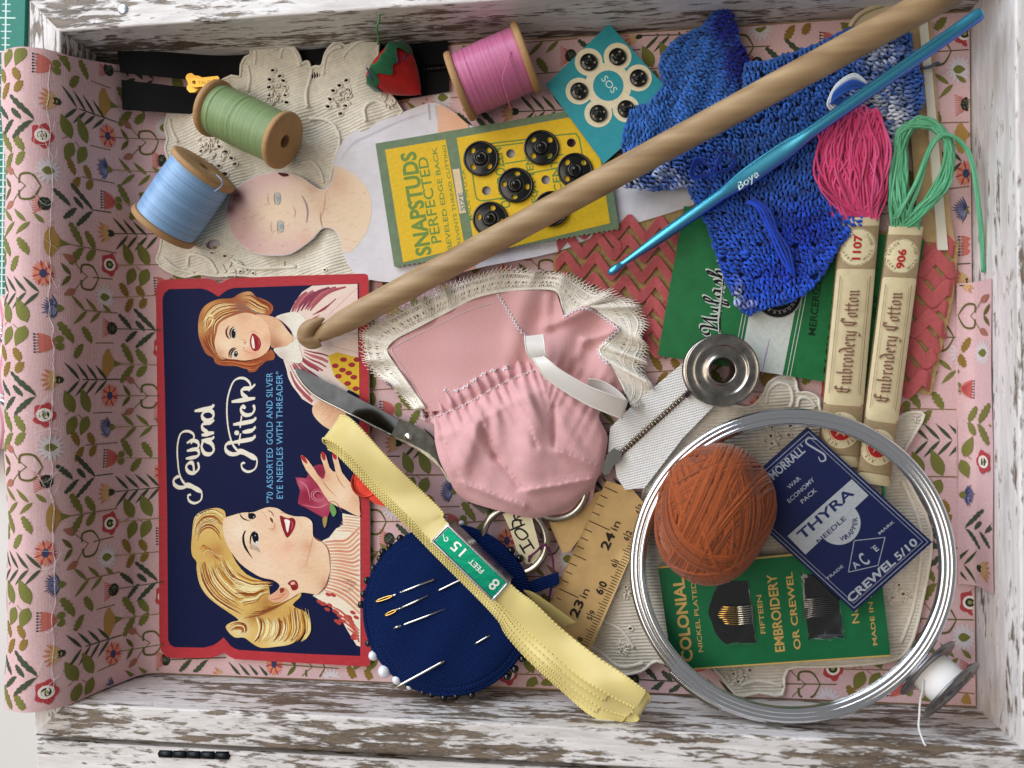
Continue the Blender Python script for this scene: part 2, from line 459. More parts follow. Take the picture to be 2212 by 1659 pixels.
# ---------------------------------------------------------------- table, cutting mat
tb = MB(); boxm(tb, (-900, -900, -30), (1200, 1100, -6)); t_ = tb.build('table', M('table_white', '#d9d6d2', 0.45, var=.05, vscale=8), None, smooth=False, kind='structure')
matm = MB(); mv = [P(-420, -260, -4), P(62, -260, -4), P(36, 640, -4), P(-420, 640, -4)]
mat_o = thing('cutting_mat', 'teal green cutting mat with white grid marks beyond the box', 'cutting mat', P(-100, 200, -6))
dz = Vector((0, 0, .002)); matm.add(mv + [p - dz for p in mv], [(3, 2, 1, 0), (4, 5, 6, 7), (0, 1, 5, 4), (1, 2, 6, 5), (2, 3, 7, 6), (3, 0, 4, 7)])
matm.build('sheet', M('mat_green', '#137a68', 0.55, var=.12, vscale=600, bump=.1, bscale=3000), mat_o, smooth=False)
dd = Dec(h=-4, lift=.06)
ww = '#cfe5df'
dd.stroke([(14, -60), (3, 640)], 3.2, ww)
y = -20.0; i = 0
while y < 640:
    l = (10, 13, 10, 10, 21)[i % 5]
    cx = 14 - (y + 60) / 700 * 11
    dd.stroke([(cx - l * .8, y), (cx + l, y + .5)], 3.0 if l > 20 else 2.2, ww); y += 14.6; i += 1
dd.stroke([(-300, 160), (14, 162)], 2.5, ww); dd.stroke([(-300, 420), (8, 422)], 2.5, ww)
dd.build('grid_marks', M('mat_print', vcol=True, rough=.6), mat_o)
# striped pink cloth scrap and steel clips by the mat
sc = thing('striped_cloth', 'pink striped cloth scrap lying left of the box', 'cloth', P(-40, 780, -4))
mb = MB()
def scf(a, b):
    u = -160 + 190 * a + 10 * math.sin(b * 9); v = 650 + 330 * b + 12 * math.sin(a * 5)
    return P(u, v, 6 * math.sin(a * 6 + b * 4) * .4 + 2)
cols = []
quadgrid(mb, scf, 60, 24); mb.c = [lin('#d98aa6') if (i % 60) % 4 < 2 else lin('#d8d2c4') for i in range(60 * 24)]
mb.build('cloth', M('scrap_cloth', vcol=True, rough=.9), sc)
for k, (a, b) in enumerate((((-30, 1330 / 3 + 265), (22, 720)), ((-40, 850), (24, 866)))):
    ct = thing('hair_clip', ('upper' if k == 0 else 'lower') + ' silver steel clip poking out beside the left edge of the pink fabric', 'clip', P(*a, 4), 'clips left of the fabric')
    mb = MB(); tube(mb, sp([P(a[0], a[1] - 6, 12), P((a[0] + b[0]) / 2, (a[1] + b[1]) / 2 - 8, 13), P(b[0], b[1] - 5, 12)], 6, False), .55, 8)
    tube(mb, sp([P(a[0], a[1] + 6, 12), P((a[0] + b[0]) / 2, (a[1] + b[1]) / 2 + 6, 13), P(b[0], b[1] + 1, 12)], 6, False), .55, 8); mb.build('wire', M('steel', '#c8ccd0', .22, 1.0), ct)
    mb = MB(); ball(mb, P(b[0] - 8, b[1] + (14 if k == 0 else 3), 12), 1.9, 12, sc=(1.5, .9, .8)); mb.build('knob', M('steel', '#c8ccd0', .22, 1.0), ct)

# ---------------------------------------------------------------- pink floral fabric
PR = [(17.6, .6), (14.0, 1.1), (11.2, 2.6), (9.2, 5.2), (7.6, 9), (6.0, 13), (4.2, 18), (2.8, 23.6), (1.4, 28.6), (-2.4, 33.4), (-7.8, 35.8), (-12.5, 35.2), (-16.4, 33.6), (-19.2, 30.8), (-21.2, 27.0), (-22.0, 22.0), (-22.3, 14.0)]
PRS = sp(PR, 5, False); ARC = [0.0]
for i in range(1, len(PRS)): ARC.append(ARC[-1] + math.hypot(PRS[i][0] - PRS[i - 1][0], PRS[i][1] - PRS[i - 1][1]))
SMAX = ARC[-1]
def prof(s):
    if s <= 0: return 17.6 - s, .6, 0.0, 1.0
    for i in range(1, len(ARC)):
        if ARC[i] >= s or i == len(ARC) - 1:
            k = min(1.0, (s - ARC[i - 1]) / (ARC[i] - ARC[i - 1])); a, b = PRS[i - 1], PRS[i]
            tx, tz = b[0] - a[0], b[1] - a[1]; l = math.hypot(tx, tz)
            return a[0] + tx * k, a[1] + tz * k, tz / l, -tx / l
YT1 = P(65, 110, 33).y * 1000; YT0 = P(255, 132, 20).y * 1000; YB1 = P(60, 1528, 33).y * 1000
def ylim(s):
    k = max(0, min(1, s / 42.0))
    return 1.0 + (YB1 - 1.0) * k, (BH - 1.0) + (YT1 - (BH - 1.0)) * min(1, k * 1.25)
def fab(s, t, z=0.0):
    """point of the cloth: s mm leftwards from the foot of the left wall, t mm from the front"""
    x, h, nx, nz = prof(s)
    wv = 0.0
    if s > 0:
        lo, hi = ylim(s); k = min(1, s / 12); wv = (0.55 * math.sin(t * .055 + s * .03) + .3 * math.sin(t * .16 + 1.0)) * k + .5 * k
    else: wv = .18 * math.sin(s * .11) * math.sin(t * .13)
    return Vector(((x + nx * (z + wv)) / 1000, t / 1000, (h + nz * (z + wv)) / 1000))
cloth = thing('floral_fabric', 'pink cotton fabric with wildflower print lining the box and folded over its left wall', 'fabric', (0.15, 0.11, 0.0))
mb = MB(); ss = [-(BW - 17.8 - .5) + i * (BW - 18.3) / 60 for i in range(60)] + [SMAX * i / 70 for i in range(71)]; nt_ = 70
vs = []
for s in ss:
    lo, hi = ylim(s)
    for j in range(nt_): vs.append(fab(s, lo + (hi - lo) * j / (nt_ - 1)))
mb.add(vs, [(i * nt_ + j, i * nt_ + j + 1, (i + 1) * nt_ + j + 1, (i + 1) * nt_ + j) for i in range(len(ss) - 1) for j in range(nt_ - 1)])
fm = M('pink_cotton', '#deb9ba', 0.85, var=.10, vscale=1500, bump=.25, bscale=4000, sheen=.15)
add_wave(fm, 900, .35, dist=.0001); add_wave(fm, 900, .35, direction='Y', dist=.0001)
mb.build('cloth', fm, cloth)
# folded strip climbing the right wall
mb = MB(); sx = [(296.5, 1.5), (299.0, 1.9), (300.8, 3.2), (301.4, 6), (301.7, 10), (301.8, 13.5)]; sxx = sp(sx, 4, False)
y0, y1 = P(2120, 1265, 3).y * 1000, P(2112, 610, 3).y * 1000
quadgrid(mb, lambda a, b: Vector((sxx[min(len(sxx) - 1, round(a * (len(sxx) - 1)))][0] / 1000 - .0002 * math.sin(b * 11), (y0 + (y1 - y0) * b) / 1000, sxx[min(len(sxx) - 1, round(a * (len(sxx) - 1)))][1] / 1000)), len(sxx), 30)
quadgrid(mb, lambda a, b: Vector((.2965 + .0006 * 0, (y0 + (y1 - y0) * b) / 1000, (.6 + .9 * a) / 1000)), 2, 30)
mb.build('folded_edge', fm, cloth)

OL, OD, BR_, DG, RD, CR, OR, MU, NV, WHT = '#77783a', '#64612f', '#8c7550', '#444f3a', '#b9484c', '#c87064', '#cba574', '#b08a4a', '#42466a', '#d8cfd2'
def motif(d, kind, s0, t0, sc=1.0, rot=0.0, r=None):
    """one printed flower; head at the origin, stem towards the right (minus s)"""
    r = r or rnd; cr_, sr_ = math.cos(rot), math.sin(rot)
    f = [.76]
    def q(pts): return [(s0 - (x * cr_ - y * sr_) * sc * f[0], t0 + (x * sr_ + y * cr_) * sc * f[0]) for x, y in pts]
    def poly(pts, c): d.poly(q(pts), c)
    def st(pts, w, c, tp=(1, 1)):
        if pts[-1][0] > 15: f[0] = 1.0; pts = [(pts[0][0] - 1.0, pts[0][1])] + list(pts[1:])
        d.stroke(q(pts), w * sc, c, tp)
    def leaf(x, y, a, l, w, c, vein=None):
        if f[0] == 1.0: l *= 1.28; w *= 1.15
        ca, sa = math.cos(a), math.sin(a); o = []
        for k in range(7): t = k / 6; o.append((t * l, w * math.sin(PI * t ** .8)))
        for k in range(5, 0, -1): t = k / 6; o.append((t * l, -w * math.sin(PI * t ** .8)))
        poly([(x + p * ca - e * sa, y + p * sa + e * ca) for p, e in o], c)
    def jag(x, y, a, l, w, c):
        l *= 1.28; w *= 1.1
        ca, sa = math.cos(a), math.sin(a); o = []; n = 5
        for k in range(n): t = k / n; o += [(t * l, w * (.35 + .3 * math.sin(PI * t))), ((t + .13) * l, w * math.sin(PI * (t * .8 + .15)))]
        o.append((l, 0)); o += [(p, -e) for p, e in reversed(o[1:-1])]
        poly([(x + p * ca - e * sa, y + p * sa + e * ca) for p, e in o], c)
    L = 18.5
    if kind == 0:      # cornflower
        for k in range(13):
            a = PI + (k - 6) * .2; l = 4.6 + r.uniform(-.6, .5)
            leaf(2.2, 0, a, l, .42, NV); leaf(2.0, 0, a, l * .8, .2, '#8c90b4')
        leaf(1.5, 0, 0, 2.6, 1.25, OL); st([(3.5, 0), (L, .3)], .3, BR_)
        for x, sg, l in ((5.6, 1, 4.2), (6.4, -1, 4.6), (9.5, 1, 3.8), (10.5, -1, 3.8), (13.5, 1, 2.6)): leaf(x + 3, 0.1, PI - sg * .75, l, .5, OL)
    elif kind == 1:    # thistle with stamens
        poly([(-1.6, 3.4), (.4, 2.9), (2.0, 2.0), (3.0, .6), (3.0, -.6), (2.0, -2), (.4, -2.9), (-1.6, -3.4), (-1.2, -1.8), (-1.6, 0), (-1.2, 1.8)], CR)
        for k in range(7):
            y = (k - 3) * .95; st([(2.6, y * .2), (-1.4, y)], .16, RD); st([(-1.2, y), (-2.3, y * 1.05)], .16, '#2a2530'); d.circ(*q([(-2.4, y * 1.05)])[0], .26 * sc, '#2a2530', n=6)
        st([(3, 0), (L, .2)], .28, BR_)
        for x, sg, l in ((6.6, 1, 5), (9.0, -1, 3.6), (12, 1, 4), (3.8, 1, 1.6), (3.8, -1, 1.6)): jag(x, 0, PI - sg * 1.0, l, 1.1, OL)
    elif kind == 2:    # orange tulip on dark fern
        for k in range(5):
            a = PI + (k - 2) * .36; leaf(2.6, 0, a, 5.6, .95, OR); leaf(-.6 + .3 * abs(k - 2), (k - 2) * -1.0, a, 2.4, .32, CR)
        poly([(1.2, 1.0), (2.2, 1.3), (3.4, .9), (3.8, 0), (3.4, -.9), (2.2, -1.3), (1.2, -1.0), (1.6, 0)], '#2f3a2c')
        st([(3.6, 0), (L + .5, .2)], .3, DG)
        for k in range(4):
            x = 6.8 + k * 2.8
            for sg in (1, -1): leaf(x + .2, 0, PI - sg * .82, 4.9 - k * .2, .38, DG)
    elif kind == 3:    # red anemone
        o = []
        for k in range(30):
            a = 2 * PI * k / 30; rr = 1 + .12 * math.cos(5 * a + .4) + .03 * math.sin(11 * a); o.append((math.cos(a) * 3.1 * rr, math.sin(a) * 3.9 * rr))
        poly(o, RD)
        for k in range(14):
            a = 2 * PI * k / 14; st([(math.cos(a) * 1.5, math.sin(a) * 1.9), (math.cos(a) * 2.7, math.sin(a) * 3.4)], .14, '#a92832')
        d.circ(*q([(0, 0)])[0], 1.7 * sc, '#efe6dd', n=14); d.circ(*q([(0, 0)])[0], 1.1 * sc, '#2f3326', n=12); d.circ(*q([(0, 0)])[0], .55 * sc, '#8a9a52', n=8)
        st([(3, 0), (L, .6)], .3, BR_); st([(4.5, 0), (6.5, 1.4)], .2, BR_); st([(8, .2), (9.6, -1.2)], .2, BR_)
        for x, sg, l in ((6.8, 1, 5), (11.6, 1, 5.6), (7.4, -1, 4.2), (11.2, -1, 4.4)): leaf(x, .1 + sg * .4, PI - sg * 1.15, l, 1.35, OL)
    elif kind == 4:    # daisy
        for k in range(15):
            a = 2 * PI * k / 15; leaf(math.cos(a) * .8, math.sin(a) * 1.0, a, 3.4 + .5 * abs(math.sin(a)), .55, WHT)
        leaf(-2.0, 0, 0, 4.0, 1.45, OL); st([(3.0, 0), (L, .5)], .3, BR_)
        for x, sg, l in ((7, 1, 3.6), (8.2, -1, 3.6), (11.6, 1, 3.0), (12, -1, 2.6)): jag(x, .1, PI - sg * 1.05, l, 1.1, '#8a6f30')
    elif kind == 5:    # dark scabious
        for k in range(9): a = PI + (k - 4) * .2; st([(-.6, (k - 4) * -.5), (-3.2, (k - 4) * -.85)], .34, CR, (1, .6))
        d.poly(q([(1.9 * math.cos(2 * PI * k / 18) * (1 + .08 * (k % 2)) + .5, 2.2 * math.sin(2 * PI * k / 18) * (1 + .08 * (k % 2))) for k in range(18)]), '#2b2f28')
        for k in range(14):
            a = r.uniform(0, 6.28); rr = r.uniform(.2, 1.5); d.circ(*q([(math.cos(a) * rr + .5, math.sin(a) * rr)])[0], .22 * sc, '#5d6350', n=6)
        st([(2.4, 0), (L, .5)], .3, DG)
        for x, sg, l in ((6.6, 1, 4.6), (8.2, -1, 4), (13.5, 1, 7.0), (13.0, -1, 5.6), (10.4, 1, 3)): jag(x, .1, PI - sg * .75, l, .75, DG)
    elif kind == 6:    # mustard fan
        poly([(-1.6, 0), (-1.4, 2.4), (-.4, 4.6), (.8, 5.2), (1.6, 3.4), (3.2, 1.2), (3.6, 0), (3.2, -1.2), (1.6, -3.4), (.8, -5.2), (-.4, -4.6), (-1.4, -2.4)], MU)
        poly([(2.6, 1.6), (3.2, 1.2), (5.4, .4), (6.4, 0), (5.4, -.4), (3.2, -1.2), (2.6, -1.6), (3.0, 0)], OL); st([(5, 0), (L, .3)], .3, BR_)
        for x, sg, l in ((8.4, 1, 5.4), (8.4, -1, 5.0), (12.2, 1, 4.2), (12, -1, 3.2)): jag(x, .1, PI - sg * .95, l, 1.15, OL)
    else:              # coral aster
        for k in range(22):
            a = 2 * PI * k / 22; leaf(math.cos(a) * .9, math.sin(a) * 1.3, a, 2.5 + .7 * abs(math.sin(a)), .45, '#dc8d70' if k % 3 else RD)
        d.poly(q([(1.05 * math.cos(2 * PI * k / 12), 1.5 * math.sin(2 * PI * k / 12)) for k in range(12)]), NV)
        st([(3, 0), (L, .2)], .28, OD)
        for sg in (1, -1):
            st(sp([(14.5, .1), (12.6, sg * 3), (9.6, sg * 3), (9.2, sg * .9)], 5, False), .55, OD, (.4, 1)); leaf(6.2, 0, PI - sg * .9, 3, .5, OD)
            st(sp([(11, .1), (8.5, sg * 2.2), (7, sg * 4)], 4, False), .2, OD); leaf(7.4, sg * 3.6, PI - sg * .5, 2.8, .8, '#a8705c')
class ClipF(Dec):
    def raw(s_, v2, f2, col):
        def ok(p):
            lo, hi = ylim(max(0, p[0])); return -(BW - 18.4) < p[0] < SMAX - .5 and lo + .2 < p[1] < hi - .2
        g = [ok(p) for p in v2]; keep = [f for f in f2 if all(g[i] for i in f)]
        if keep: Dec.raw(s_, v2, keep, col)
fd = ClipF(F=fab, lift=.10, dz=.0012, step=1.2)
cp, tp_ = 21.5, 11.6
for ci in range(-15, 4):
    for k in range(-2, 22):
        s0 = 19.0 + ci * cp + (1.2 if k % 2 else -.6); t0 = 12.0 + k * tp_ + (ci % 2) * 5.5 + rnd.uniform(-.6, .6)
        lo, hi = ylim(max(0, s0)); kd = (7 - k + ci * 3) % 8
        if lo - 4 < t0 < hi + 4 and -(BW - 10) < s0 < SMAX + 3:
            fd.z = .10
            motif(fd, kd, s0, t0, 1.32, rnd.uniform(-.06, .06))
fpm = fd.build('floral_print', M('cloth_print', vcol=True, rough=.85, var=.12, vscale=1800, bump=.15, bscale=4000), cloth, kind='stuff')
def stripF(s, t, z=0.0):
    x, h = s, 1.5
    k = max(0, min(1, s / 14.0)) * (len(sxx) - 1); i = min(len(sxx) - 2, int(k)); f = k - i; a, b = sxx[i], sxx[i + 1]; tx, tz = b[0] - a[0], b[1] - a[1]; l = math.hypot(tx, tz)
    return Vector(((a[0] + tx * f - tz / l * z) / 1000, t / 1000, (a[1] + tz * f + tx / l * z) / 1000))
sd_ = Dec(F=lambda s, t, z: stripF(14 - s if False else s, t, z), lift=.25, dz=.0012, step=1.2)
class Clip(Dec):
    def raw(s_, v2, f2, col):
        keep = [f for f in f2 if all(.2 < v2[i][0] < 13.8 and y0 + .5 < v2[i][1] < y1 - .5 for i in f)]
        if keep: Dec.raw(s_, v2, keep, col)
cd_ = Clip(F=stripF, lift=.25, dz=.0012, step=1.0)
for k in range(9): 
    cd_.z = .25; motif(cd_, (k * 3 + 2) % 8, (10, 18, 4)[k % 3], y0 + 6 + k * 11.5, 1.2, .05)
cd_.build('floral_print', M('cloth_print', vcol=True), cloth, kind='stuff')
# frayed threads along the fold
mb = MB(); pts = []
for k in range(60):
    t = 6 + k * 3.55; pts.append(fab(39.5 + .5 * math.sin(k * .37) + rnd.uniform(-.5, .5), t, .2))
tube(mb, sp(pts, 3, False), .07, 5)
tube(mb, sp([p + Vector((rnd.uniform(-.5, .5) / 1000, .0008, .0002)) for p in pts[4:40]], 3, False), .06, 5)
for k in range(26):
    t = rnd.uniform(8, 215); s = 38 + rnd.uniform(-1, 1); a = fab(s, t, .3); b = fab(s + rnd.uniform(1, 6), t + rnd.uniform(-5, 5), 1.0); c = fab(s + rnd.uniform(2, 9), t + rnd.uniform(-6, 6), .5)
    tube(mb, sp([a, b, c], 5, False), .06, 4)
mb.build('frayed_threads', M('thread_white', '#e9dcdc', .8), cloth, kind='stuff')
# ---------------------------------------------------------------- needle book card "Sew and Stitch"
Z1 = lambda pts: [(329.1 + x * .2232, 576 + y * .2232) for x, y in pts]
Z2 = lambda pts: [(329.1 + x * .248, 1042.2 + y * .248) for x, y in pts]
CH = tilt((340, 620, 3.2), (795, 600, 3.4), (350, 1410, 2.6))
card = thing('needle_book', 'large red and navy card needle book lettered Sew and Stitch with two women', 'needle book', P(570, 1010, 1))
out_ = [(337, 660), (336, 628), (340, 614), (350, 606), (363, 603.5), (447, 601), (461, 605), (475, 613), (488, 605), (500, 601), (619, 596), (788, 591), (794, 594), (796, 603), (797, 1000), (800, 1425), (798, 1437), (792, 1440), (508, 1424), (497, 1419), (484, 1409), (470, 1417), (455, 1421), (374, 1422), (358, 1418), (348, 1406), (344, 1382), (343, 1141), (340, 900)]
mb = MB(); slab(mb, out_, CH, 1.3, mi=0, side_mi=1)
mb.build('card', [M('card_red', '#b02c36', .5, spec=.15, var=.22, vscale=420, bump=.25, bscale=900, stretch=(1, 2.5, 1), col2='#c4555a'), M('card_edge', '#cdbfa6', .8)], card, smooth=False)
kd = Dec(h=CH, lift=.04, dz=.0008)
NVY = '#121a40'
kd.poly([(351, 660), (351.5, 643), (355, 633), (365, 624.5), (434, 623), (446, 626), (458, 632), (472, 641), (484, 631), (494, 625), (505, 622), (673, 616), (775, 612.5), (776, 900), (778, 1417), (651, 1412), (517, 1404), (507, 1401), (498, 1395), (483, 1377), (470, 1388), (460, 1394), (441, 1399), (376, 1398), (367, 1392), (363, 1382), (361, 1092), (356, 850)], NVY)
CRM = '#efe4cf'
def S_(pts, w, c='#efe8d6', tp=(1, 1), n=6):
    q = sp(pts, n, False); m = len(q); f = w / 21.0 if w > 16 else .62; nx, ny = 4.6, 13.0; A = []; B = []
    for i, (x, y) in enumerate(q):
        e = min(1, .45 + min(i, m - 1 - i) / 5); A.append((x - nx * f * e, y + ny * f * e)); B.append((x + nx * f * e, y - ny * f * e))
    kd.raw(T(0, 1, A) + T(0, 1, B), [(i, i + 1, m + i + 1, m + i) for i in range(m - 1)], c)
    kd.stroke(T(0, 1, q), 9.5 * f / 3 + 1.2, c)
# -- lettering
S_([(1238, 1218), (1258, 1165), (1222, 1136), (1172, 1150), (1150, 1230), (1152, 1330), (1168, 1430), (1215, 1492), (1268, 1500), (1305, 1530), (1302, 1580), (1262, 1602), (1225, 1585), (1218, 1552), (1238, 1548)], 15)
S_([(1205, 1475), (1250, 1497), (1300, 1530)], 22, tp=(.3, .5)); S_([(1165, 1428), (1132, 1440), (1126, 1475), (1160, 1500), (1212, 1496)], 20, tp=(.5, .8))
S_([(1258, 1402), (1250, 1345), (1222, 1342), (1206, 1372), (1226, 1402), (1262, 1405), (1288, 1376), (1282, 1338)], 20)
S_([(1205, 1312), (1275, 1300), (1290, 1272), (1270, 1252), (1212, 1262)], 20); S_([(1265, 1255), (1288, 1232), (1278, 1204), (1240, 1196), (1212, 1212)], 19)
S_([(1318, 1196), (1306, 1240), (1328, 1280), (1368, 1282), (1386, 1250), (1366, 1212), (1318, 1196)], 21); S_([(1306, 1196), (1368, 1188), (1386, 1170)], 22)
S_([(1308, 1160), (1386, 1146)], 26); S_([(1352, 1146), (1312, 1118), (1316, 1088), (1366, 1080), (1386, 1062)], 20)
S_([(1322, 1010), (1308, 1040), (1334, 1066), (1372, 1056), (1384, 1022), (1358, 1000), (1322, 1010)], 21); S_([(1262, 1004), (1366, 984), (1384, 962)], 24)
S_([(1612, 876), (1622, 830), (1580, 792), (1518, 808), (1480, 900), (1470, 1000), (1480, 1120), (1508, 1220), (1560, 1275), (1625, 1285), (1664, 1320), (1655, 1375), (1612, 1398), (1572, 1380), (1566, 1345), (1588, 1342)], 15)
S_([(1545, 1256), (1600, 1282), (1655, 1318)], 24, tp=(.3, .5)); S_([(1510, 1210), (1470, 1216), (1462, 1256), (1500, 1284), (1560, 1278)], 21, tp=(.5, .8))
S_([(1505, 1208), (1632, 1186), (1652, 1162)], 24); S_([(1548, 1226), (1558, 1150)], 14)
S_([(1572, 1140), (1634, 1130), (1654, 1106)], 24); kd.circ(1534 / 3, 553 + 1146 / 3, 5.2, '#efe8d6')
S_([(1512, 1092), (1636, 1070), (1656, 1046)], 24); S_([(1556, 1112), (1566, 1034)], 14)
S_([(1592, 985), (1568, 975), (1562, 1004), (1590, 1030), (1632, 1024), (1650, 990), (1640, 968)], 20)
S_([(1502, 944), (1652, 922)], 26); S_([(1612, 926), (1570, 894), (1572, 862), (1626, 856), (1652, 832)], 21)
SKY = '#6fb2dd'
kd.text('"70 ASSORTED GOLD AND SILVER', 589.5, 1086, 19.5, 90.2, SKY, length=281, spacing=1.05)
kd.text('EYE NEEDLES WITH THREADER"', 611, 1077, 19.5, 90.2, SKY, length=274, spacing=1.05)
# -- hair helper: strokes swept between two guide curves
def locks(Z, a, b, n, cols, w, tp=(.25, .15), jit=3):
    A, B = sp(a, 5, False), sp(b, 5, False)
    for i in range(n):
        t = min(1, max(0, (i + rnd.uniform(-.35, .35)) / max(1, n - 1))); m = min(len(A), len(B)); l0 = rnd.uniform(0, .25); l1 = rnd.uniform(.75, 1)
        pts = [(A[k][0] * (1 - t) + B[k][0] * t + rnd.uniform(-jit, jit) * .4, A[k][1] * (1 - t) + B[k][1] * t + rnd.uniform(-jit, jit) * .4) for k in range(int(l0 * m), max(int(l0 * m) + 3, int(l1 * m)))]
        kd.stroke(Z(pts), w * rnd.uniform(.5, 1.3), rnd.choice(cols), tp)
def blob(base, spots):
    """printed shading: base tint with soft spots (u, v, radius, colour, amount)"""
    b0 = lin(base)
    sp_ = [(u, v, r, lin(c), a) for u, v, r, c, a in spots]
    def f(u, v):
        c = b0
        for x, y, r, k, a in sp_:
            g = a * math.exp(-((u - x) ** 2 + (v - y) ** 2) / (r * r)); c = tuple(c[i] * (1 - g) + k[i] * g for i in range(3))
        return c
    return f
def zb(Z, base, spots, s): return blob(base, [(*Z([(x, y)])[0], r * s, c, a) for x, y, r, c, a in spots])
# -- woman in the striped dress
s1 = .2232
kd.poly(Z1([(1335, 430), (1380, 340), (1450, 245), (1545, 185), (1800, 172), (1985, 168), (1990, 560), (2000, 1240), (1900, 1190), (1780, 1300), (1600, 1330), (1555, 1345), (1450, 1280), (1370, 1170), (1310, 1030), (1268, 900), (1330, 760), (1370, 640)]), '#e8d3c6')
dk = ['#96424f', '#a9555d', '#8c3f52', '#b56a6e']
locks(Z1, [(1340, 440), (1390, 345), (1460, 260), (1560, 195)], [(1500, 480), (1560, 380), (1700, 250), (1900, 190)], 7, dk, 9, (.4, .5))
locks(Z1, [(1490, 500), (1600, 440), (1700, 380), (1790, 300)], [(1500, 560), (1640, 530), (1740, 480), (1800, 440)], 4, dk, 8, (.3, .6))
locks(Z1, [(1450, 800), (1560, 830), (1660, 850), (1730, 880)], [(1300, 900), (1370, 1100), (1480, 1240), (1560, 1320)], 11, dk, 7.5, (.3, .7))
locks(Z1, [(1440, 940), (1560, 1000), (1700, 1100), (1800, 1200)], [(1290, 920), (1330, 1080), (1400, 1200), (1500, 1300)], 8, ['#f1e2d6', '#7e3447', '#96424f'], 5.5, (.3, .5))
kd.poly(Z1([(1480, 600), (1900, 200), (1985, 180), (1990, 560), (1985, 860), (1700, 770), (1560, 700)]), '#e6cfc2', n=0)
for a, b in (((1700, 470), (1990, 200)), ((1690, 600), (1860, 640)), ((1700, 690), (1990, 640)), ((1720, 760), (1980, 830))): kd.stroke(Z1([a, b]), 1.6, '#b98782', (.5, .5))
kd.poly(Z1([(1870, 640), (1990, 655), (1992, 660), (1890, 640)]), '#4a2748')
kd.poly(Z1([(1700, 860), (1790, 830), (2000, 880), (2004, 1246), (1890, 1180), (1760, 1060)]), '#dcb536')
for x, y in ((1850, 900), (1930, 950), (1840, 1000), (1950, 1070), (1890, 1130), (1970, 1180), (1770, 960), (1980, 900), (1800, 1060), (1900, 1030)):
    kd.poly(Z1([(x + 34 * math.cos(a / 2.0 * PI / 2.5) * (1 + .1 * math.sin(a * 3)), y + 24 * math.sin(a / 2.0 * PI / 2.5)) for a in range(10)]), '#9c3038')
hf = zb(Z1, '#eac39f', [(1700, 1400, 150, '#d99f7c', .6), (1600, 1480, 80, '#f3d6b4', .7)], s1)
kd.grad(Z1([(1558, 1345), (1640, 1290), (1740, 1300), (1870, 1410), (1840, 1520), (1760, 1580), (1690, 1562), (1610, 1500), (1552, 1420)]), hf, 4)
for a in ([(1640, 1330), (1600, 1390)], [(1700, 1360), (1620, 1450)], [(1760, 1390), (1680, 1480)], [(1800, 1430), (1740, 1510)]): kd.stroke(Z1(a), 1.3, '#a85f48', (.3, .2))
# hair behind
hair1 = Z1([(446, 520), (470, 432), (530, 362), (640, 315), (770, 305), (830, 268), (900, 242), (960, 246), (1005, 290), (1085, 318), (1148, 358), (1170, 402), (1150, 452), (1105, 474), (1000, 480), (900, 560), (800, 800), (1000, 860), (1120, 820), (1150, 800), (1185, 850), (1172, 900), (1110, 912), (1050, 952), (1000, 1012), (935, 1020), (915, 990), (850, 962), (760, 962), (660, 955), (608, 930), (588, 882), (520, 842), (470, 742), (446, 650)])
kd.grad(hair1, zb(Z1, '#a8603a', [(560, 400, 110, '#d9a462', .8), (460, 600, 80, '#d3a262', .8), (930, 280, 70, '#d9ad74', .8), (1090, 400, 80, '#a8593a', .6), (900, 930, 130, '#8f4028', .8), (1050, 900, 100, '#a14b30', .8), (700, 920, 80, '#a0522f', .6), (860, 400, 60, '#7e6a68', .5)], s1), 3, 5)
hc = ['#e0b873', '#bf7a48', '#7e361f', '#ecd6a2', '#934a2a', '#7a3420']
locks(Z1, [(480, 640), (500, 480), (600, 370), (740, 340), (880, 350)], [(600, 650), (610, 560), (680, 490), (780, 450), (900, 430)], 17, hc, 2.6)
locks(Z1, [(470, 560), (540, 470), (580, 480), (560, 560), (480, 640)], [(520, 540), (560, 510), (600, 520), (590, 560), (520, 660)], 6, ['#f2dfa0', '#a4573e', '#e8c88a'], 3)
locks(Z1, [(480, 660), (520, 760), (580, 840), (640, 890), (760, 940)], [(590, 640), (580, 720), (610, 800), (660, 880), (800, 900)], 12, hc, 2.5)
locks(Z1, [(880, 270), (960, 270), (1060, 330), (1140, 380), (1130, 450)], [(850, 380), (920, 400), (980, 440), (1060, 460), (1080, 465)], 16, hc + ['#9a7b68'], 2.3)
locks(Z1, [(640, 900), (760, 905), (900, 915), (1040, 890), (1160, 830)], [(660, 945), (780, 950), (920, 990), (990, 990), (1130, 900)], 14, ['#7b2f1d', '#b35f36', '#d98d4f', '#8f4028'], 2.5)
nk = zb(Z1, '#e3b58f', [(1150, 740, 110, '#b9785a', .7), (1300, 640, 90, '#efceaa', .8), (1200, 770, 60, '#8f5038', .5)], s1)
kd.grad(Z1([(1000, 468), (1100, 470), (1190, 495), (1250, 540), (1310, 620), (1366, 700), (1300, 772), (1220, 786), (1150, 778), (1120, 660), (1080, 560)]), nk, 3)
fc = zb(Z1, '#efc7a2', [(720, 760, 110, '#f8dfc0', .8), (960, 560, 110, '#f2c3a0', .6), (1000, 860, 70, '#dd9a74', .6), (640, 860, 70, '#c98a66', .7), (1120, 700, 50, '#d79c78', .6), (900, 760, 40, '#f9e2c6', .7), (880, 480, 70, '#dfa884', .6), (930, 830, 50, '#e8a98a', .5)], s1)
kd.grad(Z1([(622, 640), (640, 565), (700, 512), (800, 470), (900, 445), (1000, 468), (1080, 520), (1122, 590), (1142, 680), (1140, 760), (1108, 830), (1050, 872), (960, 900), (880, 908), (800, 898), (700, 892), (650, 880), (618, 820), (602, 730)]), fc, 3, 3.5)
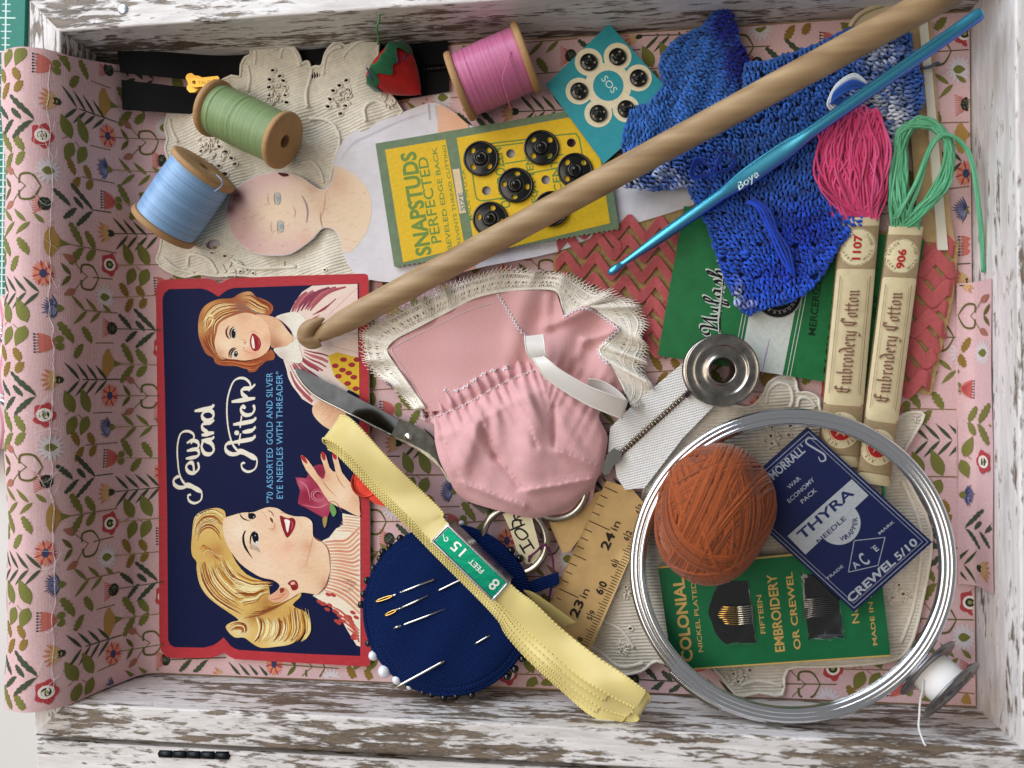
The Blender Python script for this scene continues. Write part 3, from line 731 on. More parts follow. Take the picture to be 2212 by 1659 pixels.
kd.stroke(Z1(sp([(640, 870), (760, 900), (880, 912), (980, 898), (1060, 868), (1130, 800)], 4, False)), 1.6, '#5b2416', (.5, .2))
# features
F_ = lambda pts, w, c, tp=(.3, .2): kd.stroke(Z1(sp(pts, 4, False)), w, c, tp)
F_([(748, 702), (722, 668), (716, 620), (742, 570)], 4.2, '#5a2f26'); F_([(742, 880), (746, 830), (772, 796), (806, 782)], 4.0, '#4c241e')
kd.poly(Z1([(758, 640), (770, 600), (800, 585), (815, 620), (812, 690), (785, 700), (765, 680)]), '#d7c8b8', n=3); kd.poly(Z1([(764, 650), (772, 612), (798, 602), (806, 640), (800, 684), (775, 690)]), '#171a28', n=3); kd.circ(*Z1([(798, 618)])[0], 1.6, '#f5efe2')
F_([(762, 692), (750, 650), (762, 605), (790, 578)], 3.4, '#3a2420')
kd.poly(Z1([(768, 850), (790, 808), (815, 800), (832, 830), (822, 880), (790, 890)]), '#d9cbbb', n=3); kd.poly(Z1([(790, 848), (800, 820), (822, 822), (828, 852), (812, 872), (795, 868)]), '#1f1d28', n=3); kd.circ(*Z1([(812, 834)])[0], 1.2, '#f2ece0')
F_([(762, 888), (762, 846), (785, 808), (816, 790)], 3.6, '#31191a')
F_([(860, 700), (900, 715), (905, 740), (885, 762)], 1.6, '#bf7e62'); kd.circ(*Z1([(890, 738)])[0], 1.9, '#7b3a30', ry=1.2); kd.circ(*Z1([(888, 786)])[0], 1.6, '#7b3a30', ry=1.1)
F_([(870, 800), (930, 830), (990, 838)], 1.5, '#cf8a70'); F_([(930, 640), (985, 625), (1040, 660)], 1.3, '#d79a7c')
kd.poly(Z1([(972, 645), (1010, 665), (1042, 705), (1052, 755), (1030, 805), (990, 818), (962, 795), (945, 750), (948, 690)]), '#a12a33', n=3)
kd.poly(Z1([(972, 668), (985, 720), (990, 790), (972, 785), (960, 740), (962, 695)]), '#f3ece0', n=3); F_([(985, 680), (1005, 740), (1000, 800)], 1.6, '#6b1420'); F_([(1030, 710), (1036, 760)], 1.6, '#d1646a')
# collar
for pts in ([(1190, 490), (1280, 452), (1390, 440), (1465, 490), (1500, 560), (1470, 622), (1380, 692), (1330, 600), (1260, 532)], [(1178, 792), (1300, 768), (1398, 702), (1430, 800), (1452, 880), (1440, 928), (1370, 930), (1255, 890), (1200, 842)]):
    kd.grad(Z1(pts), zb(Z1, '#e9e3d4', [(1250, 860, 70, '#c9b7ac', .7), (1440, 560, 60, '#f4f0e6', .7), (1260, 500, 40, '#cdbcb0', .6)], s1), 3)
F_([(1190, 492), (1260, 535), (1330, 605), (1380, 695)], 1.3, '#9a5a4a')
# -- blonde woman
s2 = .248
kd.poly(Z2([(1470, 512), (1540, 480), (1600, 402), (1660, 372), (1655, 268), (1810, 300), (1812, 1430), (1780, 1420), (1700, 1290), (1640, 1182), (1560, 1085), (1450, 1020), (1395, 985), (1480, 950), (1540, 830), (1550, 700), (1530, 585)]), '#f0e2cb')
for i in range(17):
    a = i / 16; x0 = 1500 + 60 * math.sin(a * PI); y0 = 520 + a * 420
    kd.stroke(Z2(sp([(x0, y0), (x0 + 90, y0 - 10 + a * 40), (x0 + 190, y0 - 20 + a * 110), (1805, y0 - 130 + a * 330)], 4, False)), 5.2, '#dda582' if i % 3 else '#d58f72', (.5, .8))
for i in range(6): kd.stroke(Z2([(1610 + i * 12, 420 - i * 24), (1700, 420 - i * 24), (1805, 440 - i * 26)]), 3, '#dca98a', (.5, .8))
for i in range(26):
    x = rnd.uniform(1430, 1790); y = 900 + (x - 1430) * .95 + rnd.uniform(-70, 160)
    if y < 1010 + (x - 1400) * 1.02: kd.poly(Z2([(x + 26 * math.cos(k), y + 17 * math.sin(k) + 8 * math.cos(k)) for k in (0, .9, 1.8, 2.7, 3.6, 4.5, 5.4)]), '#b4453f')
for i in range(5): kd.stroke(Z2(sp([(1560 + i * 45, 1080 + i * 62), (1640 + i * 34, 1120 + i * 60), (1720 + i * 18, 1200 + i * 42), (1800, 1290 + i * 26)], 3, False)), 4, '#c25a4e', (.4, .6))
for i in range(14): kd.stroke(Z2([(1640 + rnd.uniform(0, 120), 830 + rnd.uniform(-8, 8) + i * 9), (1700 + rnd.uniform(0, 80), 850 + i * 8)]), 3, rnd.choice(['#8c3328', '#a8463a', '#6d2820']), (.2, .2))
hair2 = Z2([(365, 310), (400, 268), (470, 236), (560, 222), (618, 240), (638, 282), (640, 420), (700, 640), (820, 800), (1000, 880), (1040, 1000), (1200, 990), (1290, 962), (1286, 1000), (1225, 1060), (1255, 1092), (1335, 1130), (1360, 1190), (1332, 1290), (1290, 1352), (1200, 1410), (1080, 1430), (950, 1440), (870, 1402), (800, 1352), (720, 1350), (662, 1302), (640, 1252), (690, 1216), (750, 1196), (650, 1122), (560, 1060), (470, 980), (410, 880), (386, 760), (384, 690), (348, 640), (338, 560), (344, 480), (350, 400)])
kd.grad(hair2, zb(Z2, '#dcb768', [(450, 300, 110, '#efdc9c', .8), (480, 900, 130, '#e9cf88', .8), (560, 600, 80, '#b9793f', .7), (1000, 1060, 110, '#a5652f', .7), (1200, 1180, 100, '#c68f4b', .6), (760, 1280, 90, '#f2e6b6', .7), (1100, 1390, 110, '#efe0a6', .7), (880, 1180, 60, '#9c5a2c', .6)], s2), 3, 5)
hb = ['#f6eab8', '#e8cb7c', '#a4602c', '#7c3c1e', '#c8903f', '#f0dc9a', '#8e4a24']
locks(Z2, [(635, 290), (540, 235), (430, 262), (365, 350), (348, 480)], [(610, 520), (540, 420), (480, 400), (420, 440), (380, 560)], 34, hb, 2.7)
locks(Z2, [(400, 560), (440, 540), (520, 600), (560, 660), (620, 690)], [(440, 640), (480, 600), (540, 620), (590, 640), (625, 630)], 9, ['#8e4a28', '#c98a44', '#f4e4a6', '#74381f'], 2.6)
locks(Z2, [(400, 700), (430, 860), (520, 1000), (640, 1090), (780, 1170)], [(640, 660), (700, 760), (780, 830), (860, 900), (980, 940)], 52, hb, 2.9)
locks(Z2, [(640, 720), (760, 800), (860, 850), (960, 860), (1070, 870)], [(760, 1100), (820, 1060), (900, 1040), (960, 980), (1040, 960)], 34, hb, 2.8)
locks(Z2, [(800, 1180), (920, 1160), (1040, 1110), (1160, 1040), (1270, 975)], [(1000, 1060), (1060, 1060), (1130, 1040), (1200, 1010), (1285, 968)], 10, ['#9a5a2b', '#dcb668', '#c08a45', '#7d4322'], 2.6)
for k in range(9):
    x = 900 + k * 52; locks(Z2, [(x, 1170 + 4 * k - 90 * (k > 4)), (x + 30, 1260), (x + 10, 1340), (x - 40, 1400)], [(x + 44, 1165 - 90 * (k > 4)), (x + 64, 1250), (x + 44, 1330), (x - 10, 1395)], 8, hb, 2.8)
locks(Z2, [(660, 1260), (720, 1220), (800, 1230), (820, 1290), (780, 1330)], [(690, 1300), (730, 1280), (770, 1280), (780, 1300), (760, 1320)], 8, ['#b8743a', '#f6eab8', '#8e4a28', '#f2e6b6'], 2.6)
for k in range(12): a = 365 + rnd.uniform(0, 180); kd.stroke(Z2([(a, 300 - (a - 365) * .42), (a - 20, 270 - (a - 365) * .3)]), 1.2, '#14183a', (.8, .1))
face2 = Z2([(622, 320), (700, 286), (780, 264), (880, 258), (940, 236), (1010, 216), (1090, 226), (1160, 270), (1240, 295), (1330, 300), (1388, 340), (1396, 400), (1402, 470), (1445, 508), (1505, 535), (1540, 620), (1548, 740), (1532, 850), (1492, 930), (1432, 976), (1380, 968), (1290, 960), (1210, 1008), (1130, 1042), (1050, 1040), (1008, 1000), (1080, 945), (1108, 895), (1050, 850), (960, 830), (880, 790), (760, 700), (660, 560), (618, 440)])
kd.grad(face2, zb(Z2, '#efcfae', [(760, 420, 120, '#f9e5cb', .8), (1090, 620, 140, '#f3c9a8', .8), (1190, 560, 60, '#e9b091', .7), (1350, 560, 70, '#d9a27e', .75), (1450, 800, 130, '#e6bd95', .7), (1330, 720, 70, '#dfae88', .5), (960, 720, 110, '#f5dbc0', .6), (1080, 990, 60, '#d99b78', .7), (1520, 900, 60, '#bb7a56', .7), (930, 330, 50, '#f0c4a2', .6), (1060, 400, 36, '#e2a483', .6), (1380, 350, 40, '#f6dcc2', .6)], s2), 3, 3.5)
G_ = lambda pts, w, c, tp=(.3, .2): kd.stroke(Z2(sp(pts, 4, False)), w, c, tp)
G_([(812, 418), (792, 470), (800, 540), (830, 600), (875, 665)], 5.2, '#1c1614', (.5, .1)); G_([(760, 268), (776, 300), (806, 322), (850, 334)], 3.2, '#3c2620')
kd.poly(Z2([(868, 440), (905, 428), (930, 470), (925, 540), (905, 560), (876, 520)]), '#d9d3cc', n=3); kd.poly(Z2([(868, 450), (890, 432), (918, 445), (926, 495), (905, 528), (878, 510)]), '#0e0f1c', n=3)
G_([(852, 540), (856, 480), (872, 440), (900, 425)], 3.4, '#100c14', (.6, .3))
for k in range(8): G_([(872 + k * 7, 530 + k * 5), (850 + k * 12, 560 + k * 6), (862 + k * 10, 580 + k * 4)], 1.0, '#120e14')
kd.circ(*Z2([(908, 520)])[0], 2.0, '#f4f0ea'); kd.circ(*Z2([(896, 462)])[0], 1.1, '#cfd4e4')
kd.poly(Z2([(838, 275), (870, 265), (898, 280), (900, 305), (870, 320), (842, 305)]), '#10111c', n=3); G_([(830, 235), (842, 262), (838, 300), (862, 330)], 2.2, '#120e12'); kd.circ(*Z2([(884, 300)])[0], 1.1, '#e9e4dc')
G_([(1000, 240), (1040, 262), (1060, 300)], 2.2, '#9a5040'); kd.poly(Z2([(1022, 305), (1046, 318), (1052, 352), (1034, 340)]), '#7c3a2e', n=3); G_([(1010, 400), (1048, 408), (1068, 380), (1060, 340)], 1.6, '#c98468'); G_([(940, 240), (985, 290), (1000, 340)], 1.2, '#d9a283')
kd.poly(Z2([(1110, 290), (1145, 300), (1180, 312), (1225, 308), (1248, 345), (1232, 410), (1178, 482), (1148, 440), (1124, 370)]), '#8e1f2b', n=3)
kd.poly(Z2([(1150, 322), (1196, 332), (1192, 380), (1180, 436), (1166, 410), (1158, 360)]), '#f6f1e6', n=3); G_([(1210, 330), (1222, 370), (1206, 420)], 2.6, '#c4545a')
G_([(1110, 270), (1130, 262), (1160, 275)], 1.4, '#d69a7c'); G_([(1240, 300), (1290, 360), (1300, 420)], 1.2, '#e2b391')
kd.poly(Z2([(1010, 1010), (1070, 960), (1110, 920), (1160, 915), (1190, 950), (1180, 1000), (1120, 1040), (1050, 1040)]), '#e2a987', n=3); kd.poly(Z2([(1110, 925), (1145, 920), (1150, 945), (1118, 965)]), '#8c3a2a', n=3); G_([(1030, 1020), (1100, 1010), (1160, 970)], 1.6, '#a85a44'); G_([(1090, 980), (1140, 975), (1175, 930)], 1.4, '#c17a5e')
kd.poly(Z2([(1178, 880), (1215, 850), (1250, 856), (1270, 890), (1262, 930), (1220, 940), (1200, 900)]), '#8a2423', n=3); kd.poly(Z2([(1205, 872), (1235, 864), (1240, 885), (1210, 892)]), '#e9b4a2', n=3); G_([(1240, 870), (1256, 900)], 1.4, '#d0756a')
G_([(1400, 470), (1480, 520), (1530, 590), (1546, 720)], 1.5, '#a8654a'); G_([(1540, 800), (1510, 900), (1440, 975)], 1.8, '#8f4e38'); G_([(1330, 740), (1380, 560), (1396, 480)], 2.0, '#d39c78', (.1, .3))
# rose and hand
rose = T(0, 1, [(1915, 1435), (1985, 1440), (2010, 1380), (2070, 1350), (2120, 1370), (2160, 1430), (2190, 1540), (2150, 1620), (2120, 1700), (2085, 1690), (2050, 1670), (1980, 1630), (1930, 1600), (1945, 1520)])
kd.grad(rose, blob('#a83a56', [(663, 1070, 22, '#8a1f3c', .8), (690, 1020, 18, '#7c1e38', .8), (650, 1045, 12, '#c86a80', .7), (700, 1085, 14, '#c76a7c', .6)]), 2, 4)
for c, rr in ((0, 44), (1, 30), (2, 17)): kd.stroke(T(0, 1, [(2060 + rr * math.cos(a * .5 + c), 1550 + rr * .9 * math.sin(a * .5 + c)) for a in range(11)]), 1.5, ['#d98a98', '#e2a0a8', '#5e1228'][c], (.2, .2))
for a in ([(1930, 1450), (1990, 1500), (2010, 1590)], [(2000, 1390), (2080, 1440), (2150, 1520)], [(1960, 1610), (2060, 1630), (2130, 1600)]): kd.stroke(T(0, 1, sp(a, 4, False)), 2, '#d58494', (.2, .2))
kd.poly(T(0, 1, [(2140, 1600), (2165, 1620), (2180, 1660), (2160, 1690), (2140, 1650)]), '#6fa05a', n=3); kd.poly(T(0, 1, [(2090, 1700), (2120, 1690), (2115, 1740), (2100, 1760)]), '#a58d52', n=3)
hand = T(0, 1, [(1948, 1300), (1975, 1300), (2030, 1370), (2085, 1450), (2110, 1400), (2080, 1310), (2085, 1272), (2110, 1285), (2135, 1370), (2175, 1400), (2155, 1310), (2158, 1275), (2185, 1290), (2215, 1400), (2280, 1480), (2325, 1560), (2330, 1640), (2328, 1690), (2230, 1640), (2130, 1590), (2060, 1480), (1985, 1390)])
kd.grad(hand, blob('#ecc7a2', [(700, 1030, 16, '#d69b76', .7), (740, 1070, 22, '#f5dcc0', .7), (715, 1000, 10, '#dba57f', .6), (770, 1080, 16, '#d9a47e', .6)]), 2, 4)
for q in ([(1946, 1296), (1975, 1300), (1992, 1345), (1965, 1330)], [(2083, 1268), (2108, 1282), (2108, 1325), (2086, 1310)], [(2156, 1270), (2180, 1286), (2180, 1320), (2158, 1306)]): kd.poly(T(0, 1, q), '#b02f34', n=3)
for a in ([(2085, 1450), (2120, 1500), (2180, 1560)], [(2175, 1400), (2200, 1460), (2240, 1510)], [(2130, 1590), (2180, 1600), (2215, 1660)]): kd.stroke(T(0, 1, sp(a, 4, False)), 1.5, '#a5604a', (.2, .2))
pr = kd.build('printed_picture', PAPER(), card)
pr.data.materials[0] = M('glossy_print', vcol=True, rough=.5, spec=.07, var=.08, vscale=700, bump=.15, bscale=800, stretch=(1, 2.4, 1))
# red foil seal under the ribbon
seal = thing('foil_seal', 'round red foil seal stuck by the right edge of the needle book card', 'seal', P(788, 1045, 4))
mb = MB(); c = P(789, 1043, 4.0); n = 40; R_ = 33 * K(4)
lathe(mb, c, (0, 0, 1), [(0, R_), (.4, R_), (.55, R_ * .93), (.35, R_ * .88), (.3, R_ * .6), (.42, R_ * .3), (.45, .05)], 40); mb.build('disc', M('red_foil', '#a93226', .3, .7, bump=.15, bscale=1500), seal)
mb = MB(); slab(mb, sp([(800, 1066), (826, 1070), (842, 1084), (838, 1094), (812, 1088), (798, 1078)], 3), 4.2, .3); mb.build('tail', M('red_foil', '#d3452f', .25, .75), seal)
dd = Dec(h=4.55, lift=.02)
dd.text('S', 781, 1040, 26, 60, '#a8281c', align='C', bold=.02); dd.circ(789, 1043, 24, '#b83424', 23)
dd.build('stamp', M('red_foil_print', vcol=True, rough=.3, metal=.5), seal)
# ---------------------------------------------------------------- black zip with gold slider
zb_ = thing('black_zip', 'black zip fastener with a gold slider along the back wall', 'zip', P(600, 150, 1))
def zh(u, v): 
    k = max(0.0, min(1.0, (500 - u) / 260)); return 2.2 + 9.5 * k * k * (3 - 2 * k) + .5 * math.sin(u * .02)
btape = M('black_tape', '#0c0d10', .8, var=.3, vscale=900, bump=.3, bscale=2500, sheen=.05, spec=.2); add_wave(btape, 500, .5, dist=.0001)
mb = MB(); slab(mb, sp([(250, 90), (330, 97), (420, 113), (470, 110), (560, 104), (700, 96), (850, 84), (966, 74)], 5, False) + sp([(968, 140), (700, 166), (480, 174), (405, 170), (330, 163), (260, 156)], 4, False), zh, .7, step=16); mb.build('tape', btape, zb_)
mb = MB(); slab(mb, sp([(262, 172), (330, 180), (410, 188), (480, 182), (700, 172), (968, 146)], 4, False) + sp([(970, 196), (860, 215), (700, 232), (560, 250), (420, 246), (330, 240), (264, 236)], 4, False), zh, .7, step=16); mb.build('tape', btape, zb_)
mb = MB()
for k in range(90):
    u = 480 + k * 5.4; v = 178 - (u - 480) * .068; h = zh(u, v) + .6
    tube(mb, [P(u, v - 7, h), P(u + 1, v, h + .3), P(u, v + 7, h)], .33, 5)
mb.build('teeth', M('black_teeth', '#15161a', .35, .3), zb_, kind='stuff')
gold = M('gold_metal', '#b98d3e', .36, 1.0)
sl = MB(); so = sp([(401, 168), (405, 160), (414, 158), (421, 163), (430, 164), (440, 172), (438, 186), (428, 192), (420, 199), (409, 199), (403, 190), (406, 180)], 3)
slab(sl, so, 9.6, 1.2); sl_o = sl.build('slider', gold, zb_, auto=.6)
sl = MB(); slab(sl, [(412, 171), (422, 169), (470, 164), (473, 167), (473, 180), (470, 184), (424, 188), (413, 187)], 10.9, .7, holes=[[(419 + 4 * math.cos(a * .785), 178 + 4.5 * math.sin(a * .785)) for a in range(8)], [(461, 171), (466, 171), (466, 178), (461, 178)]]); sl.build('pull_tab', gold, sl_o, auto=.6)
dd = Dec(h=10.92, lift=.02); dd.text('TALON', 428, 183, 11, 5, '#8a6a1e', bold=.01); dd.build('stamped_letters', M('gold_print', vcol=True, rough=.35, metal=.8), sl_o)
mb = MB(); tube(mb, sp([P(253, 91, 12), P(240, 80, 16), P(226, 66, 21), P(214, 55, 25), P(206, 50, 28), P(204, 51, 28.6)], 5, False), [.3] * 26, 6); mb.build('loose_thread', M('black_thread', '#1d2133', .8), zb_)

# ---------------------------------------------------------------- cream eyelet lace, upper left
Z5 = lambda pts: [(301.7 + x * .248, 43.9 + y * .248) for x, y in pts]
lacem = M('cream_lace', '#eae2d0', .9, var=.14, vscale=500, bump=.4, bscale=2600)
add_wave(lacem, 290, .55, rot=(0, 0, math.radians(73)), dist=.0004, darken=.10, distort=.6)
emb = M('embroidery_cream', '#efe8d8', .85, var=.12, vscale=1500, bump=.6, bscale=3000)
def lace(name, label, outline, holes, motifs, hfn, cords=(), mat=lacem, m2=emb, step=15, hr=1.0, group=None, cen=None):
    c = cen or (sum(p[0] for p in outline) / len(outline), sum(p[1] for p in outline) / len(outline))
    o = thing(name, label, 'lace', P(*c, 0), group)
    hl = [[(x + rx * math.cos(2 * PI * k / 9) * math.cos(a) - ry * math.sin(2 * PI * k / 9) * math.sin(a), y + rx * math.cos(2 * PI * k / 9) * math.sin(a) + ry * math.sin(2 * PI * k / 9) * math.cos(a)) for k in range(9)] for x, y, rx, ry, a in holes]
    mb = MB(); slab(mb, outline, hfn, .5, holes=hl, step=step); mb.build('cloth', mat, o)
    mb = MB()
    for lp in hl: cx_ = sum(p[0] for p in lp) / 9; cy_ = sum(p[1] for p in lp) / 9; tube(mb, [P(cx_ + (u - cx_) * 1.45, cy_ + (v - cy_) * 1.45, HH(hfn, u, v) + .1) for u, v in lp], .27 * hr, 6, closed=True)
    tube(mb, [P(u, v, HH(hfn, u, v) + .05) for u, v in outline], .5, 7, closed=True)
    for cd in cords: 
        q = sp(cd, 6, False); tube(mb, [P(u, v, HH(hfn, u, v) + .15) for u, v in q], .62, 7, flat=.8)
    for u, v, r, n in motifs:                       # satin-stitch clusters
        for k in range(n):
            a = rnd.uniform(0, 6.28); d = r * math.sqrt(rnd.uniform(0, 1)); x, y = u + d * math.cos(a), v + d * math.sin(a); b = rnd.uniform(0, 6.28); l = rnd.uniform(3, 7)
            tube(mb, [P(x - l * math.cos(b), y - l * math.sin(b), HH(hfn, x, y)), P(x, y, HH(hfn, x, y) + .5), P(x + l * math.cos(b), y + l * math.sin(b), HH(hfn, x, y))], .3, 5)
    mb.build('embroidery', m2, o, kind='stuff'); return o
lo = [(362, 246), (420, 246), (470, 200), (482, 172), (500, 164), (519, 166)] + sp([(521, 140), (530, 124), (541, 118), (546, 92), (565, 76), (588, 82), (604, 103)], 4, False) + sp([(612, 98), (629, 97), (645, 117), (652, 138)], 4, False) + sp([(660, 133), (667, 134), (671, 147)], 3, False) + sp([(682, 143), (695, 142), (703, 116), (716, 98), (731, 91), (746, 99)], 4, False) + sp([(757, 97), (770, 84), (790, 75), (812, 77), (818, 95)], 4, False) + [(815, 140), (840, 200), (852, 215), (870, 240), (830, 300), (760, 420), (790, 560), (780, 600)] + sp([(620, 600), (600, 596), (560, 598), (505, 594), (470, 597), (430, 592), (400, 599), (368, 588), (346, 574), (339, 560), (346, 540), (352, 500)], 3, False) + sp([(356, 440), (351, 420), (356, 396), (354, 380), (364, 350), (357, 320), (362, 300), (356, 275)], 3, False)
eye = lambda z, r=1.0, a=.0: [(*Z5([(x, y)])[0], 4.4 * r, 3.3 * r, a + rnd.uniform(-.5, .5)) for x, y in z]
lh = eye([(1160, 435), (1220, 485), (1132, 515), (1252, 525), (1128, 582), (1270, 582), (1130, 650), (1272, 650), (1280, 715), (1158, 706), (1800, 522), (1740, 567), (1686, 612), (1658, 686), (1640, 750), (1818, 606), (1816, 666), (1792, 745), (1750, 812), (550, 1096), (612, 1090), (690, 1100), (560, 1215), (622, 1262), (540, 1140), (800, 1200), (830, 1252), (690, 1270)]) + [(487, 329, 6, 5, .3), (486, 376, 6, 4, 0), (460, 528, 16, 11, -.2), (458, 545, 4, 3, 0), (486, 553, 4, 3, 0), (520, 586, 3, 2.4, 0), (535, 583, 3, 2.4, 0), (547, 590, 3, 2.4, 0), (702, 583, 3, 2.4, 0)]
lhf = lambda u, v: 2.0 + 2.6 / (1 + math.exp((v - 262) / 14)) + .9 * math.sin(u * .035 + v * .02) * math.sin(v * .03) + .4 * math.sin(u * .09) + max(0, (110 - v) * .06) - max(0, (u - 760) * .006)
cords = [Z5(c) for c in ([(1000, 390), (1010, 300), (1000, 220), (1060, 150), (1140, 190), (1200, 250)], [(1220, 330), (1250, 240), (1330, 250), (1380, 330), (1395, 400)], [(1600, 480), (1620, 330), (1680, 250), (1760, 230)], [(1770, 330), (1800, 280), (1900, 190), (2040, 150)], [(1460, 760), (1450, 640), (1480, 520), (1500, 430)], [(1730, 960), (1740, 1080), (1700, 1200), (1660, 1400)], [(1480, 860), (1600, 860), (1700, 920), (1730, 1020)], [(260, 860), (280, 960), (330, 1060)], [(940, 620), (960, 500), (940, 400)], [(1400, 1250), (1500, 1230), (1580, 1330), (1600, 1420)], [(1970, 880), (1960, 760), (2050, 700), (2150, 740)])] + [[(352, 556), (380, 580), (420, 590)], [(405, 575), (412, 550), (450, 560), (470, 590)], [(500, 560), (520, 575), (560, 580), (640, 576)]]
lace('eyelet_lace', 'cream ribbed eyelet lace with scalloped edge under the green and blue spools', lo, lh, [(599, 205, 22, 26), (740, 215, 24, 26), (450, 330, 40, 40), (836, 215, 18, 14), (500, 575, 22, 16)], lhf, cords)

# ---------------------------------------------------------------- thread spools
woodm = M('spool_wood', '#b08a5e', .6, var=.3, vscale=260, bump=.3, bscale=700, stretch=(1, 1, 4), col2='#8d6844')
hole_m = M('spool_hole', '#3a2416', .9)
def spool(name, label, A, B, R, rt, col, col2, loose=()):
    a, b = P(*A), P(*B); ax = (b - a); L = ax.length * 1000; ax = ax.normalized()
    o = thing(name, label, 'thread spool', (a + b) / 2 - Vector((0, 0, R / 1000)), 'wooden thread spools')
    for p, d in ((a, ax), (b, -ax)):
        mb = MB(); lathe(mb, p, d, [(6, 2.3), (.3, 2.3), (0, 2.7), (0, R - .7), (.25, R - .2), (.7, R), (1.7, R), (2.3, R - .35), (2.9, R * .82), (3.1, R * .6)], 44, capped=False); f = mb.build('flange', woodm, o, auto=.7)
        mb = MB(); lathe(mb, p + d * .003, d, [(0, 2.25), (.1, .01)], 16, capped=False); mb.build('bore', hole_m, f)
    pr = []; n = 84
    for k in range(n * 4 + 1):
        t = k / (n * 4); x = 2.2 + (L - 4.4) * t; e = min(t, 1 - t)
        rr = rt + .25 * math.sin(t * PI) - max(0, .03 - e) * 12 + .12 * abs(math.sin(PI * k / 4)) + .015 * math.sin(t * 23 + L)
        pr.append((x, rr))
    ring_ = [rnd.uniform(.84, 1.14) for _ in range(n + 2)]
    mb = MB(); lathe(mb, a, ax, pr, 56, col=[tuple(c_ * ring_[i // 4] for c_ in mixc(col, col2, .5)) for i in range(len(pr))], capped=False)
    mb.build('thread', M('silk_' + name + str(len(MATS)), vcol=True, rough=.34, spec=.6, sheen=.2, var=.06, vscale=2500), o)
    side = ax.cross(Vector((0, 0, 1))).normalized(); up = side.cross(ax)
    mb = MB()
    for k in range(2):
        pts = []; x0 = rnd.uniform(.15, .85); sk = rnd.uniform(-.09, .09)
        for q in range(14):
            an = -1.6 + q * .25; pts.append(a + ax * ((L * (x0 + sk * q / 14)) / 1000) + (side * math.sin(an) + up * math.cos(an)) * ((rt + .42) / 1000))
        tube(mb, pts, .08, 5)
    for pts in loose: tube(mb, sp([P(*q) for q in pts], 6, False), .17, 6)
    mb.build('loose_strands', M('strand_' + name + str(len(MATS)), mixc(col, col2, .6), .5), o, kind='stuff')
    return o
spool('green_spool', 'wooden spool wound with sage green thread by the gold zip slider', (459, 232, 11.2), (617, 306, 13.6), 10.2, 8.9, '#93aa78', '#84a06a')
spool('blue_spool', 'wooden spool wound with pale blue thread left of the paper doll', (350, 494, 10.5), (444, 361, 13), 11.9, 10.9, '#8fb4da', '#7ba4d0', [[(468, 378, 22), (479, 390, 24), (478, 402, 23), (463, 414, 22)]])
spool('pink_spool', 'wooden spool wound with glossy rose pink thread beside the back wall', (987, 190, 11.5), (1143, 122, 12), 11.9, 10.6, '#d27ba6', '#c4648f', [[(1103, 110, 22.8), (1094, 140, 24.6), (1086, 170, 24), (1094, 205, 20), (1104, 238, 14)]])

# ---------------------------------------------------------------- strawberry pincushion
st_o = thing('strawberry_pincushion', 'small red felt strawberry pincushion with green cap and hanging thread', 'pincushion', P(870, 180, 0))
a, b = P(*T(1, 0, [(262, 385)])[0], 9.5), P(*T(1, 0, [(556, 648)])[0], 5.0); ax = b - a; L = ax.length * 1000; an_ = ax.normalized(); sd = an_.cross(Vector((0, 0, 1))).normalized(); up_ = sd.cross(an_)
RS = 8.4
def sr(t): return RS * max(0.0, (math.sin(PI * min(1, (t + .17) / 1.02) ** .62)) ** .75) * (1 - .18 * t) if t < .985 else .3
mb = MB()
quadgrid(mb, lambda f, t: a + an_ * (t * L / 1000) + (sd * math.cos(2 * PI * f) * 1.12 + up_ * math.sin(2 * PI * f)) * ((sr(t) * (1 + .04 * math.sin(4 * PI * f + 3 * t) - .05 * math.exp(-((f - .30) * 16) ** 2))) / 1000), 40, 26, closed_u=True)
mb.build('body', M('red_felt', '#b01d1c', .85, var=.2, vscale=300, bump=.4, bscale=1800, sheen=.3), st_o)
mb = MB()
def capf(f, t):
    lim = .30 + .07 * math.sin(5 * 2 * PI * f + .5) + .05 * math.sin(11 * 2 * PI * f); tt = t * lim - .02
    r = sr(max(0, tt)) + .7 + .3 * math.sin(f * 40) * t if t > .02 else .2
    r = r * min(1, t * 3.0) if t < .34 else r
    return a + an_ * (tt * L / 1000 - .0012 * (1 - t)) + (sd * math.cos(2 * PI * f) * 1.1 + up_ * math.sin(2 * PI * f)) * (r / 1000)
quadgrid(mb, capf, 60, 14, closed_u=True); mb.build('leaf_cap', M('green_felt', '#1d5a38', .9, var=.25, vscale=400, bump=.5, bscale=2000, sheen=.3), st_o)
mb = MB(); tube(mb, sp([P(816, 96, 16), P(818, 80, 19), P(814, 60, 24), P(819, 45, 27), P(820, 30, 29.5)], 6, False), .35, 6); mb.build('hanging_thread', M('green_thread', '#4c8a55', .8), st_o)
mb = MB()
for q in ([(165, 440, 17), (185, 480, 18), (208, 522, 17.5)], [(345, 345, 18), (362, 370, 19), (366, 408, 18.5)], [(402, 395, 16), (412, 370, 17), (432, 350, 14)]): tube(mb, sp([P(*T(1, 0, [(x, y)])[0], h) for x, y, h in q], 4, False), .28, 6)
mb.build('stitching', M('navy_thread', '#2b2750', .8), st_o)

